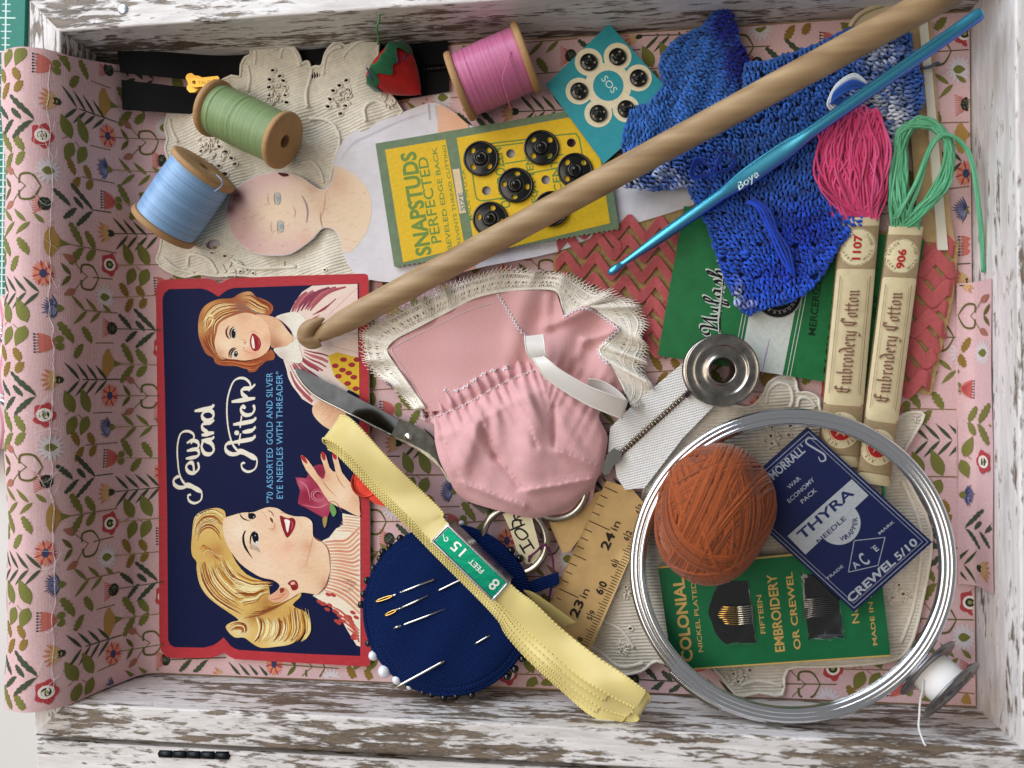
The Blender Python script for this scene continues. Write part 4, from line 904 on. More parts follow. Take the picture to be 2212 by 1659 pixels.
# ---------------------------------------------------------------- paper doll
Z3 = lambda pts: [(471.7 + x * .248, 208.4 + y * .248) for x, y in pts]
doll = thing('paper_doll', 'hand drawn paper doll in a white dress lying under the snap card', 'paper doll', P(700, 440, 2))
DH = lambda u, v: 3.3 + .9 * math.exp(-((u - 620) / 90) ** 2)
do = sp(Z3([(64, 1000), (95, 860), (180, 772), (300, 702), (480, 655), (600, 660), (720, 700), (820, 770), (885, 806), (940, 798), (978, 755), (1000, 660), (1006, 580), (1040, 470), (1100, 372), (1190, 300), (1330, 232)]), 3, False) + sp([(820, 262), (897, 232), (930, 222), (952, 226), (985, 245), (1014, 270), (1100, 300), (1300, 352), (1490, 392), (1500, 430), (1490, 446), (1300, 505), (1200, 545), (1050, 575), (950, 600), (880, 608), (832, 609), (800, 604)], 3, False) + sp(Z3([(1310, 1602), (1215, 1568), (1160, 1508), (1110, 1430), (1082, 1350), (1052, 1240), (1005, 1162), (930, 1145), (885, 1168), (820, 1242), (700, 1332), (600, 1380), (420, 1386), (310, 1362), (200, 1300), (112, 1190), (70, 1070)]), 3, False)
mb = MB(); slab(mb, do, DH, .35, step=22); mb.build('paper', M('drawing_paper', '#d8d4d8', .75, var=.08, vscale=250), doll)
pd_ = Dec(h=DH, lift=.05, dz=.0012, step=10)
head = sp(Z3([(70, 1000), (100, 862), (184, 778), (302, 708), (480, 661), (598, 666), (716, 706), (816, 776), (884, 812), (942, 806), (985, 760), (1005, 664), (1008, 602), (1120, 640), (1230, 720), (1310, 830), (1338, 980), (1310, 1130), (1260, 1230), (1170, 1340), (1090, 1355), (1058, 1240), (1008, 1156), (930, 1140), (880, 1164), (816, 1238), (698, 1326), (600, 1374), (420, 1380), (314, 1357), (206, 1295), (118, 1186), (76, 1070)]), 2)
pd_.grad(head, zb(Z3, '#e8cfb4', [(120, 950, 300, '#d3a8ab', .9), (260, 1290, 260, '#d8b0b0', .85), (450, 690, 230, '#dcb6b6', .85), (620, 1370, 190, '#d9b2ab', .85), (165, 870, 70, '#5a2020', .95), (100, 980, 50, '#6a3030', .8), (480, 1010, 190, '#ead2b2', .85), (1150, 980, 200, '#e6cba9', .7), (1050, 760, 100, '#ddb190', .6), (900, 960, 80, '#dcae90', .5), (820, 800, 60, '#cfa08e', .5), (760, 1250, 80, '#d8a892', .5)], .248), 0, 6)
PD = lambda pts, w, c, tp=(.3, .3): pd_.stroke(Z3(sp(pts, 4, False)), w, c, tp)
for k in range(200):
    x, y = rnd.uniform(90, 1300), rnd.uniform(680, 1370); l = rnd.uniform(20, 60); q = rnd.uniform(-.4, .6)
    u, v = Z3([(x, y)])[0]
    if inside((u, v), head) and inside(Z3([(x + l, y - l * q)])[0], head):
        PD([(x, y), (x + l * .5, y - l * q * .4), (x + l, y - l * q)], rnd.uniform(.5, 1.0), rnd.choice(['#efdcc4', '#e2c2a8', '#f3e6d4', '#dfbba8']) if x > 330 else rnd.choice(['#c79c9c', '#e6cccb', '#d0a6a6', '#bf908f']))
pd_.poly(Z3([(520, 662), (600, 670), (610, 690), (570, 698), (535, 684)]), '#4f2222', n=2)
for (x, y) in ((518, 888), (545, 1132)):
    pd_.poly(Z3([(x - 16, y - 52), (x + 14, y - 46), (x + 24, y), (x + 12, y + 44), (x - 14, y + 50), (x - 26, y)]), '#b4b4a8', n=2); pd_.poly(Z3([(x - 4, y - 22), (x + 18, y - 14), (x + 20, y + 12), (x, y + 24), (x - 10, y)]), '#93a3a0', n=2)
    PD([(x - 28, y - 55), (x - 34, y), (x - 24, y + 60)], 1.4, '#b09a90'); PD([(x - 80, y - 50), (x - 92, y + 8), (x - 74, y + 60)], 1.2, '#d0b09a')
PD([(725, 862), (760, 930), (775, 1010), (764, 1100)], 2.8, '#b29a9e'); PD([(738, 880), (772, 980), (770, 1080)], 1.0, '#8f7c86'); PD([(650, 960), (668, 1010), (655, 1060)], 1.2, '#caa287')
PD([(885, 1000), (890, 1080), (905, 1142)], 1.3, '#a87c66'); PD([(930, 830), (920, 950), (890, 1060)], 1.0, '#d3a88c')
# dress shading and sleeve seams
for k in range(170):
    u, v = rnd.uniform(735, 1010), rnd.uniform(240, 600)
    if inside((u, v), do) and not inside((u, v), head) and inside((u + 20, v), do): pd_.stroke([(u, v), (u + rnd.uniform(5, 16), v + rnd.uniform(-10, 6))], rnd.uniform(.8, 2.2), rnd.choice(['#cbc8d2', '#e3e0e2', '#d0ccd6', '#e6e4e4']), (.2, .2))
pd_.stroke(sp([(735, 345), (760, 310), (800, 290), (860, 262), (925, 240)], 4, False), 1.2, '#b6b2c0', (.3, .3)); pd_.stroke([(925, 224), (928, 258)], 1.2, '#8d8a9a'); pd_.stroke([(941, 226), (944, 256)], 1.0, '#a9a5b2')
pd_.grad([(944, 227), (952, 227), (985, 246), (1010, 268), (1020, 300), (946, 300)], blob('#e2b496', [(990, 260, 20, '#d79f7c', .6)]), 0, 8)
pd_.grad([(960, 580), (1010, 560), (1030, 580), (1000, 588), (965, 598)], blob('#dca486', []), 0, 8)
pd_.build('drawing', M('pencil', vcol=True, rough=.8, var=.05, vscale=1200, bump=.15, bscale=2500), doll)

# ---------------------------------------------------------------- snap fasteners
blackm = M('black_enamel', '#08090a', .16, .35, coat=.6)
darkm = M('dark_nickel', '#3c3d3c', .22, 1.0)
def snap(parent, u, v, h, R, mat, rot=.4, n=28):
    k = K(h); c = P(u, v, h); pl = MB()
    o = [(u + R * math.cos(2 * PI * i / n), v + R * math.sin(2 * PI * i / n)) for i in range(n)]; hl = []
    for i in range(4):
        a = rot + i * PI / 2; r = R * .68; cx, cy = u + r * math.cos(a), v + r * math.sin(a)
        hl.append([(cx + R * .16 * math.cos(2 * PI * q / 8) * math.cos(a) - R * .19 * math.sin(2 * PI * q / 8) * math.sin(a), cy + R * .16 * math.cos(2 * PI * q / 8) * math.sin(a) + R * .19 * math.sin(2 * PI * q / 8) * math.cos(a)) for q in range(8)])
    slab(pl, o, lambda x, y: h + .25 + .5 * (1 - abs(math.hypot(x - u, y - v) / R - .5) * 2) * .6, .3, holes=hl, step=R * .18)
    s = pl.build('snap_fastener', mat, parent)
    mb = MB(); tube(mb, [P(u + R * .98 * math.cos(2 * PI * i / 36), v + R * .98 * math.sin(2 * PI * i / 36), h + .35) for i in range(36)], R * k * .075, 8, closed=True); mb.build('rim', mat, s)
    mb = MB(); rr = R * k; lathe(mb, c + Vector((0, 0, .0004)), (0, 0, 1), [(0, rr * .46), (rr * .10, rr * .44), (rr * .2, rr * .36), (rr * .14, rr * .28), (rr * .14, rr * .22), (rr * .34, rr * .18), (rr * .42, rr * .1), (rr * .44, .01)], 24, capped=False); mb.build('stud', mat, s)
    return s
Z6 = lambda pts: [(795.4 + x * .2645, 208.4 + y * .2645) for x, y in pts]
SH = tilt((830, 440, 5.2), (1250, 240, 5.8), (1250, 500, 5.4))
sc_ = thing('snap_card', 'yellow and green card of black snap fasteners lettered SNAPSTUDS PERFECTED', 'snap card', P(1050, 420, 4))
c4 = [(811, 310), (1296, 228), (1338, 494), (852, 577)]
hp = T(1, 0, [(1097, 995), (1490, 925), (940, 1235), (1325, 1165)])
ci = lambda u, v, r, n=18: [(u + r * math.cos(2 * PI * k / n), v + r * math.sin(2 * PI * k / n)) for k in range(n)]
mb = MB(); bot = [(852 + (1338 - 852) * t + (1.5 if i % 2 else -1.5) * .4, 577 - 83 * t + (1.6 if i % 2 else -1.6)) for i, t in enumerate([1 - k / 90 for k in range(91)])]
slab(mb, [(811, 310), (1296, 228)] + bot, SH, .8, holes=[ci(u, v, 9.6) for u, v in hp], side_mi=1)
mb.build('card', [M('snap_card_green', '#6b7f60', .6, var=.15, vscale=500, bump=.1, bscale=2000), M('card_edge', '#cdbfa6', .8)], sc_, smooth=False)
d = Dec(h=SH, lift=.05, dz=.002); YE, GT = '#dcb41f', '#6c8838'
d.poly(Z6([(138, 435), (632, 350), (790, 1230), (285, 1355)]), YE)
e1 = (1296 - 811) / 485; 
rp = [Z6([(722, 338)])[0], (1281, 244), (1318, 482), Z6([(880, 1300)])[0]]
d.poly(rp, YE, holes=[ci(u, v, 9.8) for u, v in hp])
AG = 98.9
d.text('SNAPSTUDS', *Z6([(515, 1290)])[0], 46, AG, GT, length=226, bold=.035)
for a, b in (((300, 1310), (212, 470)),): pass
d.text('PERFECTED', *Z6([(598, 1190)])[0], 31, AG + .6, GT, length=188, bold=.012)
d.text('BEVELED EDGE BACK', *Z6([(688, 1250)])[0], 14.5, AG, GT, length=224, bold=.015)
d.text('PREVENTS THREAD CUTTING', *Z6([(764, 1240)])[0], 10.5, AG, GT, length=226, bold=.015)
d.poly(Z6([(688, 596), (745, 588), (800, 948), (745, 958)]), '#d8c09a'); d.text('SIZE', *Z6([(796, 930)])[0], 14.5, AG, '#5f7f7c', length=40, bold=.02)
d.text('MADE IN U.S.A', *Z6([(852, 1012)])[0], 10.5, AG, GT, length=112, bold=.015)
fr_ = lambda a, b, w: d.stroke([a, b], w, GT)
q0 = T(1, 0, [(840, 940), (1500, 870), (1550, 1120), (900, 1300)])
d.stroke(sp(T(1, 0, [(845, 1000), (845, 960), (900, 940), (1180, 905), (1480, 868), (1530, 880), (1550, 940), (1600, 1250), (1580, 1290)]), 5, False), 3.2, GT); d.stroke(sp(T(1, 0, [(845, 1090), (870, 1260), (890, 1295), (930, 1300), (1030, 1285), (1280, 1240)]), 5, False), 3.2, GT)
fr_(*T(1, 0, [(985, 950), (1180, 925)]), 3); fr_(*T(1, 0, [(1060, 1060), (1440, 1000)]), 3); fr_(*T(1, 0, [(1080, 1150), (1420, 1085)]), 3)
d.text('ONE DOZEN', *T(1, 0, [(1098, 1345)])[0], 30, AG, GT, length=132, bold=.02); d.text('FOR TEN', *T(1, 0, [(1280, 1310)])[0], 22, AG, GT, length=100, bold=.02); d.text('CENTS', *T(1, 0, [(1432, 1240)])[0], 24, AG, GT, length=84, bold=.02)
d.build('printing', PAPER(), sc_)
for i, (x, y) in enumerate([(905, 1027), (1297, 957), (1130, 1200), (1515, 1105), (965, 1420), (1362, 1352)]):
    u, v = T(1, 0, [(x, y)])[0]; snap(sc_, u, v, SH(u, v) + .35, 36.5, blackm, (.75, .8, .12, .8, .2, .5)[i])
# teal card with flower of snaps
tc_ = thing('teal_snap_card', 'teal card with six small snaps on a cream flower lettered SOS', 'snap card', P(1305, 200, 5))
TH = tilt((1315, 50, 6.2), (1180, 182, 7.2), (1304, 353, 7.4))
mb = MB(); slab(mb, [(1315.6, 51), (1440, 190), (1420, 250), (1304, 353), (1179, 183)], TH, .5); mb.build('card', M('teal_card', '#2f929c', .5, var=.08, vscale=500), tc_, smooth=False)
d = Dec(h=TH, lift=.05, dz=.002); C6 = T(1, 0, [(1603, 402), (1790, 367), (1925, 505), (1845, 705), (1665, 735), (1540, 590)]); cc_ = T(1, 0, [(1730, 555)])[0]
CRE = '#e3d6b4'
d.circ(*cc_, 50, CRE, n=40)
for i, (u, v) in enumerate(C6): d.circ(u, v, 30 if i not in (2, 3, 5) else 29, CRE, n=28)
for i in range(6):
    (x0, y0), (x1, y1) = C6[i], C6[(i + 1) % 6]; mx, my = (x0 + x1) / 2, (y0 + y1) / 2; dx, dy = mx - cc_[0], my - cc_[1]; l = math.hypot(dx, dy)
d.circ(*cc_, 33, '#2f929c', n=32); d.text('SOS', cc_[0] - 16, cc_[1] - 14, 22, -52, '#cfe2d8', length=40, bold=.0)
d.build('printing', PAPER(), tc_)
for i, (u, v) in enumerate(C6): snap(tc_, u, v, TH(u, v) + .3, 18, darkm, .3 * i, 20)
# ---------------------------------------------------------------- rickrack card with green label
Z7 = lambda pts: [(1179.4 + x * .2645, 384 + y * .2645) for x, y in pts]
Z8 = lambda pts: [(1333 + x * .2315, y * .2315) for x, y in pts]
Z9 = lambda pts: [(1673 + x * .2435, y * .2435) for x, y in pts]
def nib(d, strokes, F, nv, col):
    """broad-pen strokes: F maps letter units to the picture, nv is the pen edge in letter units"""
    for s in strokes:
        a = [F(x - nv[0], y - nv[1]) for x, y in s]; b = [F(x + nv[0], y + nv[1]) for x, y in s]; m = len(a)
        d.raw(a + b, [(i, i + 1, m + i + 1, m + i) for i in range(m - 1)], col)
mi_ = lambda x: [(x - .10, .84), (x + .02, 1), (x + .12, .86), (x + .12, .14), (x + .22, 0), (x + .34, .14)]
BLK = {'m': ([mi_(.1), mi_(.5), mi_(.9)], 1.35), 'n': ([mi_(.1), mi_(.5)], .95), 'i': ([mi_(.1), [(.16, 1.32), (.28, 1.44)]], .52), 'r': ([mi_(.1), [(.22, .84), (.42, 1.02), (.54, .86)]], .66),
       'o': ([[(.1, .16), (.1, .84), (.36, 1.02), (.52, .86), (.52, .16), (.3, 0), (.1, .16)]], .74), 'b': ([[(.02, 1.62), (.12, 1.7), (.12, .16), (.32, 0), (.54, .16), (.54, .84), (.36, 1.0), (.12, .84)]], .76),
       'd': ([[(.0, 1.62), (.3, 1.5), (.54, 1.0), (.54, .16), (.32, 0), (.1, .16), (.1, .84), (.36, 1.0), (.54, .9)]], .76), 'e': ([[(.12, .5), (.52, .66), (.48, .88), (.32, 1.0), (.1, .84), (.1, .16), (.32, 0), (.54, .18)]], .66),
       'y': ([[(-.02, .86), (.1, 1), (.12, .16), (.32, 0), (.54, .16)], [(.54, 1.0), (.54, -.15), (.3, -.5), (.02, -.4)]], .76), 't': ([[(.2, 1.4), (.2, .16), (.36, 0), (.52, .14)], [(-.02, 1.0), (.5, 1.0)]], .58), 'a': ([[(.1, .8), (.3, 1), (.5, .85), (.5, .16), (.6, 0), (.7, .1)], [(.5, .6), (.14, .45), (.1, .15), (.28, 0), (.5, .2)]], .78),
       'E': ([[(.86, 1.52), (.55, 1.72), (.12, 1.42), (.16, .9), (.12, .34), (.46, 0), (.92, .3)], [(.14, .92), (.5, 1.04), (.8, .92)], [(.5, 1.66), (.5, .1)]], 1.08), 'C': ([[(.9, 1.52), (.58, 1.72), (.12, 1.34), (.12, .4), (.48, 0), (.94, .32)], [(.48, 1.62), (.48, .14)], [(.9, 1.7), (.9, 1.3)]], 1.12)}
SCR = {'N': ([sp([(.55, .9), (.25, .8), (.1, 1.2), (.35, 1.75), (.75, 1.7), (.8, 1.0), (.72, 0)], 5, False), sp([(.72, 0), (1.1, .9), (1.45, 1.75)], 4, False), sp([(1.45, 1.75), (1.42, .7), (1.5, .05), (1.8, .2)], 4, False)], 1.75),
       'u': ([sp([(0, .85), (.05, .25), (.25, 0), (.55, .35), (.62, .9)], 4, False), sp([(.62, .9), (.62, .2), (.8, 0), (1.0, .25)], 4, False)], .92), 'f': ([sp([(.0, .2), (.45, 1.0), (.65, 1.75), (.45, 1.9), (.32, 1.3), (.28, 0), (.2, -.7), (.42, -.75), (.5, -.2), (.8, .15)], 4, False)], .72),
       'a': ([sp([(.62, .8), (.35, .95), (.08, .55), (.2, .05), (.5, .25), (.62, .9), (.62, .25), (.8, 0), (1.0, .25)], 4, False)], .92), 's': ([sp([(0, .1), (.3, .55), (.42, 1.05), (.58, .5), (.4, 0), (.1, .08)], 4, False), [(.4, .02), (.75, .2)]], .72), 'h': ([sp([(0, .2), (.4, 1.1), (.55, 1.8), (.4, 1.9), (.28, 1.2), (.22, 0)], 4, False), sp([(.22, .2), (.45, .9), (.66, .85), (.66, .2), (.85, 0), (1.0, .25)], 4, False)], .95),
       'o': ([sp([(.4, .95), (.08, .6), (.15, .05), (.45, .05), (.6, .5), (.42, .95), (.5, .75), (.85, .8)], 4, False)], .8), 'n': ([[(.1, .95), (.1, 0)], sp([(.1, .2), (.4, .95), (.6, .8), (.6, .2), (.8, 0), (1.0, .25)], 4, False)], .95), 'd': ([sp([(.6, .8), (.3, .95), (.08, .5), (.25, .03), (.55, .3), (.62, 1.8), (.62, .2), (.85, 0)], 4, False)], .9)}
def letters(d, body, font, u, v, ang, size, col, nv, length=None):
    tot = sum(font[c][1] if c in font else .6 for c in body); sx = (length / (tot * size)) if length else 1.0
    ca, sa = math.cos(math.radians(ang)), math.sin(math.radians(ang)); x = 0.0
    for c in body:
        if c in font:
            F = lambda a, b, x=x: (u + (x + a) * sx * size * ca - b * size * sa, v - (x + a) * sx * size * sa - b * size * ca)
            nib(d, font[c][0], F, nv, col); x += font[c][1]
        else: x += .6

rc = thing('rickrack_card', 'tan card wound with coral rickrack braid behind the green label', 'rickrack', P(1600, 640, 1))
RH = tilt((1200, 500, 2.6), (2060, 560, 2.8), (1420, 760, 2.2))
mb = MB(); slab(mb, [(1300, 412), (1480, 440), (2072, 522), (2060, 640), (2012, 852), (1950, 848), (1420, 768), (1390, 757), (1190, 700), (1196, 560), (1208, 470)], RH, 1.0); mb.build('board', M('tan_board', '#a98d5c', .85, var=.25, vscale=700, bump=.3, bscale=1500), rc, smooth=False)
rm = M('coral_braid', '#bb5d5f', .9, var=.14, vscale=900, bump=.3, bscale=2500, sheen=.2)
def rickrack(u0, u1, v0, sl, ph, z, wid=27, amp=16, per=66, droop=0):
    mb = MB(); n = int((u1 - u0) / 2.6); m = 15; pts = []
    for i in range(n + 1):
        u = u0 + (u1 - u0) * i / n; q = 2 * PI * (u - 1200) / per + ph
        tri = math.asin(.93 * math.sin(q)) / 1.19; pts.append((u, v0 + sl * (u - 1200) + amp * tri + .8 * math.sin(u * .031 + ph)))
    vs = []
    for i, (u, v) in enumerate(pts):
        a = pts[max(0, i - 1)]; b = pts[min(n, i + 1)]; dx, dy = b[0] - a[0], b[1] - a[1]; l = math.hypot(dx, dy); nx, ny = -dy / l * .45, 1.0
        edge = min(i, n - i) * 2.6
        for k in range(m):
            t = k / (m - 1) - .5; h = RH(u, v) + z + .42 * abs(math.sin(PI * (k * .5))) + .22 * math.cos(2 * PI * (u - 1200) / per + ph) + .3 - max(0, 9 - edge) * .25
            vs.append(P(u + nx * t * wid * .55, v + ny * t * wid, h))
    mb.add(vs, [(i * m + k, i * m + k + 1, (i + 1) * m + k + 1, (i + 1) * m + k) for i in range(n) for k in range(m - 1)]); return mb.build('rickrack_row', rm, rc)
rows = [(1206, 484, 2.0), (1380, 505, 4.2), (1196, 526, 2.3), (1290, 552, 4.6), (1196, 570, 2.7), (1200, 596, 5.0), (1210, 615, 3.0), (1250, 641, 5.3), (1260, 660, 3.4), (1300, 690, 5.6), (1330, 708, 3.6), (1340, 732, 5.8)]
for i, (u0, v0, ph) in enumerate(rows):
    if i % 2 == 0 or i > 6: rickrack(u0, 1500, v0, .055, ph, (.75 if i % 2 == 0 else .0) + .03 * i, wid=25, amp=18)
rickrack(1300, 1352, 424, .75, 1.0, .9, 20, 5)
for i in range(10): rickrack(1935, 2068 - max(0, i - 2) * 8, 490 + i * 33, .055, 1.9 * i, (.7 if i % 2 else .1) + .04 * i, wid=34, amp=15)
lb = thing('green_braid_label', 'green paper braid label lettered Nufashond with a white stripe and black seal', 'label', P(1700, 640, 4))
LH = lambda u, v: tilt((1478, 445, 5.4), (2000, 520, 5.6), (1420, 768, 5.0))(u, v) + .4 * math.sin((u - 1420) * .01)
LQ = [(1478, 445), (1998, 520), (1930, 848), (1420.6, 767.5)]
mb = MB(); slab(mb, LQ, LH, .3, step=40); mb.build('paper', M('label_green', '#1f6e3c', .55, var=.14, vscale=300, bump=.1, bscale=900), lb, smooth=True)
d = Dec(h=LH, lift=.06, dz=.002, step=30)
def lq(a, b):                                   # a across 0..1, b down 0..1
    x0 = LQ[0][0] + (LQ[1][0] - LQ[0][0]) * a; y0 = LQ[0][1] + (LQ[1][1] - LQ[0][1]) * a; x1 = LQ[3][0] + (LQ[2][0] - LQ[3][0]) * a; y1 = LQ[3][1] + (LQ[2][1] - LQ[3][1]) * a
    return (x0 + (x1 - x0) * b, y0 + (y1 - y0) * b)
WH = '#c9cec6'
d.poly([lq(.345, .0), lq(.53, .0), lq(.53, 1.0), lq(.345, 1.0)], WH)
for a in (.318, .332, .548, .562): d.stroke([lq(a, 0), lq(a, 1)], 1.6, WH)
d.stroke(sp(T(2, 1, [(565, 530), (545, 620), (530, 680), (515, 770)]), 4, False), 3.2, '#a98fb4', (.3, .4))
d.circ(1681, 636, 52, '#a9aaa2', n=40); d.circ(1681, 636, 49.5, '#15171a', n=40); d.circ(1681, 636, 36, '#8f8f88', 35); d.arctext('NUFASHOND', 1681, 636, 42, 200, 350, 9, '#b9b9b0', inward=True); d.text('S', 1664, 668, 26, 60, '#c4c4ba', align='C')
letters(d, 'Nufashond', SCR, *Z7([(1392, 1300)])[0], 82, 20.5, WH, (.22, .2), 214); d.up(.03)
letters(d, 'Nufashond', SCR, *Z7([(1392, 1300)])[0], 82, 20.5, '#141614', (.10, .09), 214)
d.stroke(sp(Z7([(1405, 1170), (1420, 1290), (1412, 1150), (1430, 1000), (1450, 800)]), 4, False), 5.5, WH, (.1, .6)); d.stroke(sp(Z7([(1412, 1180), (1420, 1270), (1420, 1150), (1436, 1000), (1450, 820)]), 4, False), 3.4, '#141614', (.1, .6))
d.text('TRADE MARK REG', *Z7([(1420, 1150)])[0], 5.5, 83, WH, length=72)
d.text('MERCERIZED', *T(2, 1, [(858, 515)])[0], 22, 83.5, '#12301c', length=138, bold=.01)
d.text('RICK RACK', *T(2, 1, [(1010, 765)])[0], 46, 83.5, '#0c120d', length=190, bold=.03)
d.text('Size 30', 1891, 690, 17, 83, '#0f2415', shear=.2); d.text('Full 3 Yards', 1882, 820, 15, 83, '#0f2415', shear=.2)
d.build('printing', PAPER(), lb)

# ---------------------------------------------------------------- tan card and cream strip, cream edge at the back
tcd = thing('elastic_card', 'tan card holding a cream strip along the right wall beside the crochet dress', 'card', P(2010, 300, 1))
mb = MB(); slab(mb, [(1950, 60), (2012, 40), (2030, 300), (2064, 530), (1985, 520)], tilt((1960, 60, 3), (2012, 40, 3), (2064, 530, 3.4)), .8); mb.build('card', M('tan_card2', '#bd9f74', .8, var=.12, vscale=400), tcd, smooth=False)
mb = MB(); slab(mb, [(1985, 46), (2004, 44), (2023, 256), (2048, 540), (2026, 540), (2004, 256)], tilt((1960, 60, 4), (2012, 40, 4), (2064, 530, 4.2)), .9); mb.build('strip', M('cream_strip', '#dcd6c6', .5), tcd, smooth=False)
mb = MB(); tube(mb, sp([P(1978, 143, 4.4), P(1996, 147, 5.2), P(2012, 143, 5.0), P(2024, 136, 4), P(2031, 140, 3)], 5, False), .5, 6); mb.build('thread_tie', M('grey_thread', '#5d6070', .8), tcd)
cdk = thing('cream_cotton_edge', 'rounded cream cotton edge peeking out behind the wooden crochet hook', 'cloth', P(1890, 40, 1))
mb = MB(); slab(mb, sp([(1838, 56), (1848, 40), (1866, 26), (1895, 14), (1930, 6), (1970, 2), (1975, 40), (1900, 70), (1850, 72)], 4), 6, 1.2); mb.build('cloth', M('cream_cotton', '#cdbb98', .85, bump=.3, bscale=1500), cdk)
mb = MB(); tube(mb, sp([P(1836, 58, 6.3), P(1848, 39, 6.6), P(1866, 25, 6.6), P(1895, 13, 6.6), P(1930, 5, 6.6), P(1970, 1, 6.3)], 5, False), .8, 7); mb.build('rolled_hem', M('cream_cotton', '#cdbb98'), cdk)

# ---------------------------------------------------------------- crochet doll clothes
def crochet(name, label, outline, hfn, colfn, du, dv, flow, ties=(), r=.42, loft=1.0, openw=False):
    c = (sum(p[0] for p in outline) / len(outline), sum(p[1] for p in outline) / len(outline))
    o = thing(name, label, 'doll clothes', P(*c, 1), 'blue crochet doll clothes'); mb = MB()
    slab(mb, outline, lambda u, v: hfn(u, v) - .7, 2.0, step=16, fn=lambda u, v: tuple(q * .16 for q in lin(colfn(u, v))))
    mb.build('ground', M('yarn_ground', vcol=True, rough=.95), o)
    mb = MB(); us = [p[0] for p in outline]; vs_ = [p[1] for p in outline]; v = min(vs_); row = 0
    while v < max(vs_):
        u = min(us) + (row % 2) * du * .5
        while u < max(us):
            x, y = u + rnd.uniform(-.3, .3) * du, v + rnd.uniform(-.28, .28) * dv
            if inside((x, y), outline) and not (openw and row % 3 == 1 and int(u / du) % 3 == 0):
                a = flow(x, y) + rnd.uniform(-.45, .45); ca, sa = math.cos(a), math.sin(a); h = hfn(x, y); cl = lin(colfn(x, y)); br = rnd.uniform(.6, 1.45); cl = tuple(min(1, q * br) for q in cl)
                for sg in (-1, 1):
                    loc = [(-.55 * dv, 0, -.5), (-.2 * dv, sg * du * .34, .15), (.25 * dv, sg * du * .42, .45), (.62 * dv, sg * du * .16, -.15)]
                    tube(mb, [P(x + p * ca - q * sa, y + p * sa + q * ca, h + z * loft) for p, q, z in loc], [r * .8, r, r, r * .7], 5, cap=False, col=cl)
            u += du
        v += dv * .8; row += 1
    n = len(outline)
    for i in range(n):
        (x, y), (x2, y2) = outline[i], outline[(i + 1) % n]; l = math.hypot(x2 - x, y2 - y); k = max(1, int(l / 7))
        for q in range(k):
            t = q / k; px, py = x + (x2 - x) * t, y + (y2 - y) * t; nx, ny = (y2 - y) / l, -(x2 - x) / l; cl = tuple(c_ * rnd.uniform(.7, 1.2) for c_ in lin(colfn(px, py)))
            tube(mb, [P(px - nx * 3, py - ny * 3, hfn(px, py) - .3), P(px + nx * 2 + rnd.uniform(-2, 2), py + ny * 2, hfn(px, py) + .1), P(px + (x2 - x) / l * 6, py + (y2 - y) / l * 6, hfn(px, py) - .5)], r, 5, cap=False, col=cl)
    for _ in range(len(outline) * 6):                # fuzz
        i = rnd.randrange(n); x, y = outline[i]; a = rnd.uniform(0, 6.28)
    mb.build('stitches', M('wool_yarn', vcol=True, rough=.8, sheen=.35, bump=.4, bscale=5000), o, kind='stuff')
    for nm, strands, cl in ties:
        mb = MB()
        for s in strands:
            br = rnd.uniform(.7, 1.7); tube(mb, sp([P(*q) for q in s], 6, False), .36, 6, col=tuple(min(.9, c_ * br) for c_ in lin(cl)))
        mb.build(nm, M('wool_yarn', vcol=True), o)
    return o
def smooth(u, v, pts):
    w = 0.0; 
    for x, y, rx, ry, a in pts: w = max(w, a * math.exp(-((u - x) / rx) ** 2 - ((v - y) / ry) ** 2))
    return w
A_o = sp(Z8([(68, 1430), (74, 1250), (110, 1100), (180, 1000), (280, 978), (360, 902), (440, 782), (402, 640), (430, 520), (510, 420), (640, 330), (780, 262), (845, 205), (880, 150), (950, 102), (1020, 96), (1080, 140), (1110, 260), (1140, 400), (1200, 510), (1216, 620), (1170, 760), (1080, 900), (900, 1100), (640, 1300), (400, 1480), (200, 1560)]), 2)
def A_c(u, v):
    w = smooth(u, v, [(1570, 55, 34, 40, 1), (1592, 130, 30, 50, 1)]); m = mixc('#2d63b0', '#08197c', min(1, w * 1.5))
    t = smooth(u, v, [(1382, 372, 34, 26, .9), (1440, 352, 30, 22, .9)]); return mixc(m, '#c9cdd4', t)
def A_h(u, v): return 7.5 + 2.2 * math.exp(-((u - 1480) / 90) ** 2 - ((v - 170) / 110) ** 2) + 5.5 * math.exp(-((u - 1572) / 36) ** 2 - ((v - 50) / 60) ** 2) + .7 * math.sin((u + v * .3) * .09)
def A_flow(u, v): return math.atan2(v - 60, u - 1330)
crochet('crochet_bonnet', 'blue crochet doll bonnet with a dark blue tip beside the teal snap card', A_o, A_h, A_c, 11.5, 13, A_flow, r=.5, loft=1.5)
B_o = sp([(1612, 140), (1641, 137), (1680, 127), (1761, 100), (1830, 66), (1900, 50), (1950, 48), (1963, 61), (1970, 107), (1980, 146), (1992, 175), (1990, 219), (1977, 256), (1958, 275), (1945, 330), (1900, 430), (1840, 500), (1800, 545), (1768, 603), (1708, 650), (1655, 663), (1621, 675), (1600, 668), (1585, 636), (1572, 612), (1560, 580), (1531, 490), (1518, 458), (1497, 429), (1484, 402), (1440, 408), (1380, 404), (1346, 398), (1400, 370), (1500, 320), (1580, 250), (1606, 190)], 3)
